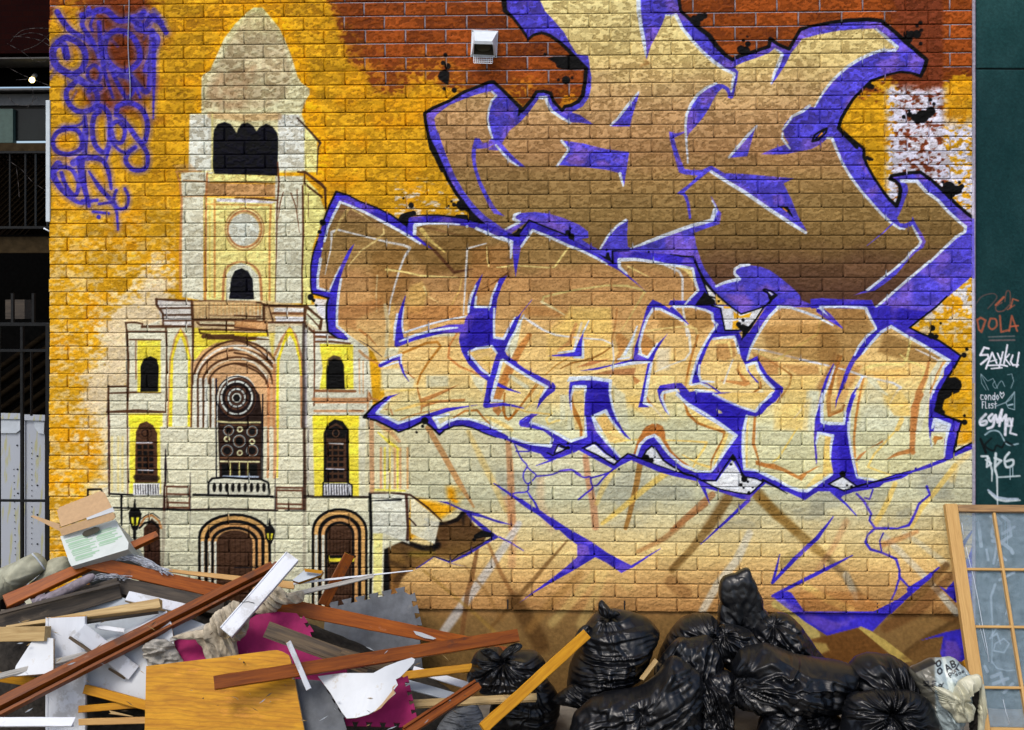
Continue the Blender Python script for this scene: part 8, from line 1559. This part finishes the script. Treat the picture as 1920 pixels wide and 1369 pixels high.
pk('white_lath', (550, 1094), (774, 1070), 5, .006, -.48, -.36, W_WHT, 'long thin white lath pointing right above the grey batten', taper=(1, .4), end_mat=W_RAW, seed=27)
pk('grey_batten', (538, 1118), (700, 1080), 10, .01, -.54, -.44, W_GRY, 'weathered batten under the thin white lath', taper=(1., .7), seed=28)
pk('red_board', (606, 1134), (655, 1040), 20, .02, -.42, -.36, W_RED, 'short dark red board standing up before the painted arch', end_mat=W_OCH, roll=.5, seed=29)
pk('red_board', (522, 1134), (880, 1206), 27, .024, -.50, -.40, W_RED2, 'long orange brown board sloping down behind the upper crossing beam', roll=.15, seed=30, taper=(1.05, .85))
slab('bare_chip', [(775, 1183), (790, 1186), (806, 1192), (818, 1197), (812, 1199), (795, 1196), (780, 1190)], -.446, -.448, .001, M_WHB, 'white chipped patch on the long orange brown board', 'chip')
pk('orange_batten', (900, 1208), (1010, 1230), 8, .012, -.42, -.40, W_RED2, 'thin orange batten end behind the small tied bag', seed=31)
pk('smoked_plank', (500, 1180), (690, 1250), 30, .012, -.88, -.80, W_SMK, 'smoky brown laminate plank lying on the magenta mat', prof='step', roll=.1, seed=32)
pk('smoked_plank', (640, 1226), (735, 1254), 22, .012, -.83, -.78, W_SMK, 'second laminate plank end below the crossing beam', prof='step', roll=.1, seed=34)
pk('white_board', (548, 1040+4), (424, 1186), 30, .026, -.66, -.84, W_WHT, 'white board with a crack across it standing out in the middle of the heap', prof='step', roll=-.12, seed=35)
tube('crack', [at(447, 1126, -.79), at(456, 1129, -.788), at(466, 1128, -.786), at(477, 1131, -.785)], .0012, M_DIRT, 'thin dark crack across the standing white board', 'crack')
# ochre veneer panel
W_VEN = wood('ochre_veneer', (.58, .28, .008), (.36, .145, .004), .45, 5., 9., spec=.2, wear=.58, wearc=(.64, .27, .03), amt=.6, bump=.1)
_N = W_VEN.node_tree.nodes; _L = W_VEN.node_tree.links; _b = _N['Principled BSDF']; _src = _b.inputs['Base Color'].links[0].from_socket
_t = _N.new('ShaderNodeTexCoord'); _m = _N.new('ShaderNodeMapping'); _m.inputs['Scale'].default_value = (1.2, 1, 6); _m.inputs['Rotation'].default_value = (0, math.radians(-12), 0); _w = _N.new('ShaderNodeTexWave'); _w.bands_direction = 'Z'; _w.inputs['Scale'].default_value = 3.4; _w.inputs['Distortion'].default_value = 7; _w.inputs['Detail'].default_value = 3; _w.inputs['Detail Scale'].default_value = 1.3
_L.new(_t.outputs['Object'], _m.inputs[0]); _L.new(_m.outputs[0], _w.inputs['Vector']); _r = _N.new('ShaderNodeMapRange'); _r.inputs[1].default_value = .0; _r.inputs[2].default_value = .35; _r.inputs[3].default_value = .80; _r.inputs[4].default_value = 1.
_L.new(_w.outputs[1], _r.inputs[0]); _v = _N.new('ShaderNodeVectorMath'); _v.operation = 'SCALE'; _L.new(_src, _v.inputs[0]); _L.new(_r.outputs[0], _v.inputs['Scale']); _L.new(_v.outputs[0], _b.inputs['Base Color'])
bm_ = slab('veneered_board', [(274, 1249), (400, 1234), (505, 1220), (520, 1219), (530, 1222), (541, 1228), (545, 1238), (571, 1372), (572, 1498), (268, 1500)], -.98, -1.205, .018, W_VEN, 'broad ochre wood grain panel with a chipped corner at the front', 'panel', edge=W_RAW)
tube('nail_hole', [at(457, 1242, -1.005), at(457, 1242, -1.01)], .0035, M_DIRT, 'small round hole in the ochre panel', 'hole')
pk('white_stick', (541, 1204), (579, 1292), 10, .008, -1.10, -1.10, W_WHT, 'short white stick lying across the front red beam', seed=36, end_mat=W_PALE)
pk('front_red_beam', (402, 1281), (970, 1192), 24, .03, -1.16, -.74, W_RED2 if False else W_RED, 'straight red beam resting on the ochre panel and reaching the tied bag', seed=37, roll=.1)
# torn white board
slab('torn_white_board', [(596, 1268), (640, 1262), (700, 1262), (722, 1250), (748, 1240), (772, 1233), (778, 1236), (776, 1243), (768, 1252), (758, 1262), (750, 1270), (742, 1274), (746, 1284), (738, 1294), (742, 1300), (728, 1312), (712, 1328), (690, 1340), (668, 1346), (650, 1347), (640, 1334), (620, 1300)], -.96, -1.10, .006, M_WHB, 'white board with a torn brown edge curling under the front beam', 'board', edge=W_RAW, bend=.03, sub=2)
slab('torn_edge', [(744, 1282), (737, 1292), (741, 1300), (728, 1312), (714, 1328), (700, 1336), (716, 1320), (727, 1306), (735, 1296), (736, 1288)], -1.075, -1.10, .006, M_CARD, 'torn brown fibre hanging from the white board', 'torn fibre')
pk('ochre_board', (752, 1268), (895, 1251), 15, .02, -.72, -.66, W_OCH, 'yellow ochre board level between the torn white board and the tied bag', seed=38)
pk('white_board', (775, 1256), (878, 1286), 13, .018, -.60, -.62, W_WHT, 'upper pale board under the yellow ochre board', seed=39)
pk('white_board', (756, 1282), (852, 1308), 17, .02, -.66, -.66, M_GRW, 'lower grey white board under the yellow ochre board', seed=40)
pk('pine_board', (752, 1322), (1004, 1308), 15, .022, -.86, -.74, W_PALE, 'pale board level near the ground running under the tied bag', prof='step', seed=42)
pk('red_beam_end', (895, 1284), (760, 1372), 22, .03, -.88, -1.08, W_RED, 'dark red beam end coming forward beside the tied bag', prof='groove', seed=43)
pk('leaning_ochre_plank', (1099, 1190), (905, 1366), 21, .022, -.60, -1.0, W_OCH, 'long ochre plank leaning on the tall black bag', seed=44, roll=-.15)
pk('wood_offcut', (1231, 1238), (1203, 1274), 9, .02, -.50, -.52, W_PALE, 'small wood offcut stuck between two black bags', seed=45)
inflate('rubble', [840, 1338, 880, 1320, 900, 1330, 905, 1380, 820, 1380], (870, 1352), -.8, .05, M_FOAMG, 'grey ribbed rubber scrap under the pale board', 'rubber scrap', seed=18, amp=.01, fine=.006, folds=(40, 4, 0))
# ============================================================ BLACK BAGS
GB = 'black bin bags piled along the wall'
def bag(o, c, Yc, T, label, **k): return inflate('bin_bag', o, c, Yc, T, M_BLK, label, 'bin bag', GB, **k)
bag([930, 1285, 985, 1262, 1020, 1270, 1045, 1300, 1050, 1330, 1030, 1375, 960, 1380, 920, 1370], (985, 1325), -.36, .13, 'black bag squashed on the ground under the small tied bag', seed=21, knots=((1000, 1275, .02, 24, 60),), amp=.014, folds=(70, 12, 0))
b1 = bag([880, 1252, 892, 1225, 910, 1218, 932, 1216, 944, 1226, 962, 1222, 1000, 1222, 1018, 1234, 1026, 1252, 1020, 1272, 995, 1292, 960, 1304, 922, 1304, 900, 1296, 892, 1280, 876, 1276], (958, 1264), -.64, .13, 'small black bag tied with a knot beside the front red beam', seed=22, knots=((942, 1232, .024, 34, 70),), amp=.010, fine=.005, folds=(80, 12, 0))
inflate('tied_ear', [938, 1230, 948, 1216, 962, 1207, 974, 1206, 980, 1212, 970, 1222, 956, 1230, 946, 1236], (960, 1220), -.74, .02, M_BLK, seed=23, amp=.006, fine=.003, folds=(26, 5, 0), rot=-.7, parent=b1, nphi=90, nlam=50)
inflate('tied_ear', [940, 1234, 925, 1218, 908, 1216, 900, 1222, 912, 1232, 930, 1240], (918, 1226), -.74, .02, M_BLK, seed=24, amp=.006, fine=.003, folds=(26, 5, 0), rot=.5, parent=b1, nphi=90, nlam=50)
b2 = bag([1092, 1185, 1108, 1162, 1124, 1148, 1150, 1144, 1188, 1150, 1215, 1160, 1232, 1178, 1238, 1190, 1224, 1214, 1214, 1240, 1200, 1265, 1180, 1285, 1150, 1305, 1100, 1324, 1066, 1312, 1064, 1290, 1066, 1262, 1074, 1235, 1088, 1212], (1150, 1232), -.36, .20, 'tallest full black bag with level creases and a knotted top', seed=25, knots=((1238, 1190, .012, 22, 40), (1132, 1146, .016, 26, 34)), amp=.017, fine=.007, folds=(150, 9, 0), rot=-.04)
inflate('knotted_top', [1124, 1152, 1122, 1136, 1124, 1128, 1130, 1126, 1138, 1134, 1146, 1142, 1158, 1145, 1162, 1152, 1145, 1160], (1138, 1148), -.44, .03, M_BLK, seed=26, amp=.006, fine=.004, folds=(30, 4, 0), rot=1.2, parent=b2, nphi=100, nlam=60)
inflate('torn_corner', [1105, 1174, 1096, 1172, 1084, 1182, 1076, 1200, 1070, 1214, 1090, 1205, 1106, 1190], (1088, 1190), -.42, .03, M_BLK, seed=27, amp=.008, fine=.005, folds=(30, 5, 0), rot=-.9, parent=b2, nphi=100, nlam=60)
inflate('trailing_skirt', [1066, 1288, 1040, 1308, 1036, 1316, 1060, 1322, 1100, 1328, 1130, 1316, 1110, 1296, 1086, 1284], (1088, 1308), -.48, .06, M_BLK, seed=28, amp=.01, fine=.005, folds=(60, 5, 0), rot=.5, parent=b2, nphi=120, nlam=60)
bag([1232, 1245, 1246, 1206, 1262, 1180, 1280, 1162, 1300, 1154, 1326, 1152, 1342, 1162, 1352, 1200, 1356, 1250, 1352, 1290, 1320, 1312, 1270, 1310, 1240, 1290], (1300, 1225), -.34, .17, 'black bag gathered to a knot between the tall bag and the peaked bag', seed=29, knots=((1330, 1186, .026, 36, 80),), amp=.014, fine=.008, folds=(70, 14, 0), rot=.9)
b3 = bag([1352, 1090, 1358, 1082, 1380, 1076, 1398, 1066, 1404, 1066, 1410, 1082, 1420, 1106, 1430, 1140, 1446, 1166, 1440, 1200, 1400, 1230, 1352, 1236, 1344, 1200, 1348, 1160, 1352, 1130], (1392, 1150), -.24, .06, 'black bag standing up to a peak, highest of all the bags', seed=30, amp=.004, fine=.0035, folds=(110, 12, 0), rot=1.25, knots=((1385, 1180, .012, 22, 40),), sm=False, power=3.4)
bag([1410, 1190, 1424, 1166, 1448, 1152, 1474, 1152, 1494, 1166, 1512, 1190, 1530, 1216, 1546, 1234, 1540, 1240, 1522, 1238, 1490, 1242, 1440, 1240, 1412, 1228], (1465, 1204), -.30, .13, 'glossy black bag drooping to a corner right of the peaked bag', seed=31, knots=((1444, 1162, .018, 24, 60),), amp=.020, fine=.010, folds=(70, 12, 0), rot=.8)
bag([1344, 1180, 1372, 1172, 1400, 1180, 1420, 1200, 1430, 1230, 1400, 1256, 1360, 1250, 1340, 1226], (1384, 1212), -.38, .12, 'crumpled black bag at the foot of the peaked bag', seed=32, knots=((1350, 1180, .02, 26, 60),), amp=.024, fine=.012, folds=(50, 12, 0), rot=1.3)
bag([1228, 1258, 1252, 1216, 1270, 1200, 1300, 1196, 1330, 1192, 1344, 1216, 1356, 1250, 1350, 1282, 1320, 1300, 1290, 1320, 1250, 1330, 1236, 1300], (1292, 1260), -.52, .12, 'slack black bag draped in front of the knotted bag', seed=33, amp=.026, fine=.012, folds=(90, 14, 0), rot=-.9, knots=((1340, 1196, .014, 18, 60),))
bag([1074, 1350, 1088, 1330, 1120, 1308, 1160, 1298, 1200, 1290, 1240, 1262, 1262, 1230, 1285, 1240, 1310, 1262, 1316, 1300, 1316, 1350, 1330, 1395, 1200, 1410, 1080, 1400], (1205, 1340), -.68, .14, 'flattest black bag spread along the ground in front', seed=34, amp=.026, fine=.012, folds=(110, 18, 0), rot=-.45, knots=((1200, 1322, .010, 18, 50),))
bag([1300, 1280, 1340, 1262, 1372, 1262, 1380, 1300, 1376, 1360, 1390, 1400, 1310, 1400, 1300, 1340], (1340, 1330), -.60, .12, 'narrow black bag wedged between the flat bag and the broad bag', seed=35, amp=.026, fine=.012, folds=(60, 14, 0), rot=1.2)
bag([1368, 1268, 1380, 1240, 1392, 1222, 1420, 1214, 1436, 1210, 1460, 1218, 1500, 1232, 1550, 1240, 1590, 1246, 1606, 1262, 1600, 1300, 1584, 1326, 1530, 1332, 1470, 1336, 1420, 1334, 1380, 1322, 1368, 1300], (1480, 1276), -.58, .20, 'broadest black bag lying on its side with pleats fanning from the left knot', seed=36, knots=((1372, 1266, .034, 46, 120),), amp=.016, fine=.007, folds=(150, 16, 0), rot=.3)
bag([1440, 1338, 1470, 1326, 1496, 1330, 1510, 1350, 1520, 1400, 1420, 1400], (1470, 1362), -.72, .09, 'small rounded black bag in front of the broad bag', seed=37, knots=((1478, 1330, .012, 20, 40),), amp=.012, folds=(40, 12, 0))
bag([1560, 1332, 1540, 1312, 1500, 1310, 1440, 1320, 1430, 1400, 1560, 1410, 1600, 1380], (1510, 1360), -.62, .10, 'shadowed black bag filling the gap below the broad bag', seed=38, amp=.02, fine=.01, folds=(60, 14, 0))
bag([1592, 1262, 1602, 1240, 1622, 1230, 1650, 1228, 1680, 1234, 1704, 1250, 1716, 1268, 1728, 1298, 1736, 1330, 1700, 1345, 1630, 1345, 1600, 1310], (1664, 1284), -.56, .16, 'rounded black bag with creases fanning down to its knot beside the printed bag', seed=39, knots=((1680, 1298, .034, 40, 90),), amp=.012, fine=.006, folds=(80, 14, 0))
bag([1586, 1322, 1596, 1306, 1625, 1300, 1660, 1296, 1710, 1298, 1738, 1312, 1752, 1340, 1760, 1400, 1590, 1410, 1578, 1360], (1668, 1345), -.76, .12, 'black bag seen end on with its knot in the middle at the front', seed=40, knots=((1662, 1326, .034, 40, 110),), amp=.008, fine=.005, folds=(60, 14, 0))
# ---- printed white bag
def letters():
    sv = CAN[int((1200-CY0)*CS):int((1400-CY0)*CS), int((1690-CX0)*CS):int((1870-CX0)*CS)].copy()
    fr(); kk = (20, 22, 26)
    poly([1680, 1200, 1880, 1200, 1880, 1400, 1680, 1400], (150, 164, 166), .5)
    poly([1700, 1215, 1752, 1225, 1756, 1400, 1690, 1400], (92, 88, 76), 3, .9); poly([1706, 1252, 1746, 1234, 1756, 1244, 1716, 1262], (30, 30, 30), 1)
    poly([1765, 1230, 1772, 1232, 1790, 1290, 1800, 1330, 1786, 1320, 1776, 1280], (196, 206, 200), 1.5)
    def g(ch, x, y, s, a, w):
        G = {'S': [[.9, .1, .2, .05, .1, .35, .5, .5, .9, .65, .8, .95, .1, .9]], 'L': [[.1, 0, .1, 1, .8, 1]], 'E': [[.85, 0, .1, 0, .1, 1, .85, 1], [.1, .5, .7, .5]], 'd': [[.8, 0, .8, 1], [.8, .5, .4, .4, .1, .7, .4, 1, .8, .9]], 'e': [[.1, .7, .9, .7, .8, .45, .4, .4, .1, .7, .3, 1, .8, .95]],
             'A': [[0, 1, .45, 0, .9, 1], [.2, .65, .7, .65]], 'B': [[.1, 0, .1, 1, .6, 1, .85, .75, .6, .5, .1, .5], [.6, .5, .8, .25, .6, 0, .1, 0]], 'O': [[.5, 0, .1, .3, .1, .7, .5, 1, .9, .7, .9, .3, .5, 0]], 'o': [[.5, .4, .15, .6, .2, .9, .5, 1, .85, .85, .85, .55, .5, .4]], 'n': [[.1, .4, .1, 1], [.1, .55, .5, .4, .85, .55, .85, 1]], 'p': [[.1, .4, .1, 1.35], [.1, .5, .6, .4, .85, .7, .5, 1, .1, .9]], 's': [[.8, .45, .3, .4, .2, .6, .8, .75, .7, 1, .15, .95]]}
        ca, sa = math.cos(a), math.sin(a)
        for l in G[ch]:
            q = np.array(l).reshape(-1, 2)*[s*.8, s]; q = np.stack([x+q[:, 0]*ca-q[:, 1]*sa, y+q[:, 0]*sa+q[:, 1]*ca], 1); stroke(q.ravel().tolist(), w, kk, .5)
    for i, ch in enumerate('SLE'): g(ch, 1731+i*8.6, 1277+i*.2, 9.5, .02, 2.2)
    g('d', 1763, 1278, 10, .5, 2); g('e', 1769, 1285, 10, .8, 2); g('s', 1777, 1289, 9, .7, 1.8)
    for i, ch in enumerate('OO'): g(ch, 1757+i*1, 1237+i*15, 12, .3-.2*i, 2.8)
    g('A', 1770, 1249, 13, -.5, 2.6); g('B', 1781, 1241, 12, -.35, 2.6); g('L', 1797, 1244, 11, .5, 2.4)
    for i, ch in enumerate('pon'): g(ch, 1775+i*6, 1261-i*4, 9, -.6, 1.8)
    for i, ch in enumerate('soe'): g(ch, 1789+i*6, 1262-i*3, 7, -.4, 1.4)
    out = lambda x, y: np.clip(lin(np.clip(sample(x, y)*(.94+.12*fbm(x/6, y/6, 61, 3)[..., None]), 0, 1)), 0, .8)
    return out
cf = letters()
M_PRT, N, L, b = nmat('printed_white_plastic', .32, .5); a = N.new('ShaderNodeVertexColor'); a.layer_name = 'paint'; L.new(a.outputs[0], b.inputs['Base Color'])
pb = inflate('printed_bag', [1708, 1262, 1720, 1250, 1746, 1238, 1770, 1236, 1786, 1235, 1800, 1244, 1818, 1264, 1822, 1290, 1812, 1320, 1800, 1362, 1760, 1400, 1735, 1372, 1730, 1330, 1722, 1296], (1775, 1300), -.66, .13, M_PRT, 'half filled white plastic bag printed with black letters at the foot of the window sash', 'plastic bag', seed=45, amp=.016, fine=.007, folds=(90, 16, 0), rot=1.1, knots=((1810, 1262, .016, 20, 50),), colfun=cf, nphi=420, nlam=240)
tq = inflate('torn_plastic', [1750, 1288, 1770, 1300, 1784, 1312, 1792, 1292, 1800, 1276, 1820, 1266, 1836, 1268, 1842, 1280, 1832, 1290, 1820, 1302, 1812, 1314, 1822, 1318, 1829, 1332, 1822, 1348, 1806, 1356, 1790, 1350, 1784, 1338, 1768, 1326, 1760, 1310], (1800, 1312), -.80, .035, M_SKIN, 'torn cream inner bag spilling out of the printed bag', 'torn plastic', seed=46, amp=.022, fine=.008, folds=(60, 12, 0), rot=1.2)
inflate('torn_plastic', [1838, 1284, 1846, 1290, 1848, 1330, 1844, 1372, 1834, 1376, 1836, 1330], (1842, 1330), -.78, .02, M_SKIN, 'narrow flap of cream plastic hanging along the window stile', 'torn plastic', seed=47, amp=.01, folds=(40, 6, 0), rot=1.5, nphi=120, nlam=60)
inflate('rubbish_filling', [1818, 1306, 1834, 1294, 1842, 1320, 1840, 1370, 1816, 1372, 1830, 1340, 1824, 1322], (1834, 1330), -.74, .04, M_DIRT, 'dark brown waste showing inside the torn bag', 'waste', seed=48, amp=.01, nphi=120, nlam=60)
slab('yellow_offcut', [(1806, 1238), (1812, 1234), (1824, 1266), (1814, 1262)], -.30, -.34, .02, W_OCH, 'yellow offcut behind the printed bag against the wall', 'offcut')

r5 = random.Random(77); bm = bmesh.new()
for i in range(90):
    x = r5.uniform(30, 880); y = 1150+max(0, (x-200)*.12)+r5.uniform(0, 190); a_ = r5.uniform(-.8, .8); l_ = r5.uniform(2, 11); Y_ = -.80-r5.uniform(0, .1)-(y-1150)/190*.22
    if 270 < x < 575 and y > 1215: Y_ = -1.0-(y-1220)/200*.16-.02
    w_ = r5.uniform(.5, 1.6)
    q = [at(x-l_*math.cos(a_), y-l_*math.sin(a_), Y_), at(x, y-w_, Y_-.004), at(x+l_*math.cos(a_), y+l_*math.sin(a_), Y_), at(x+1, y+w_, Y_-.003), at(x, y, Y_+.004)]
    v = [bm.verts.new(p) for p in q]
    for t_ in ((0, 1, 3), (1, 2, 3), (0, 4, 1), (1, 4, 2), (2, 4, 3), (3, 4, 0)): bm.faces.new([v[k] for k in t_]).material_index = i % 3
me = bpy.data.meshes.new('splinters'); bm.to_mesh(me); bm.free()
for m_ in (W_PALE, W_SMK, M_GRW): me.materials.append(m_)
tag(link('wood_splinters', me), kind='stuff')
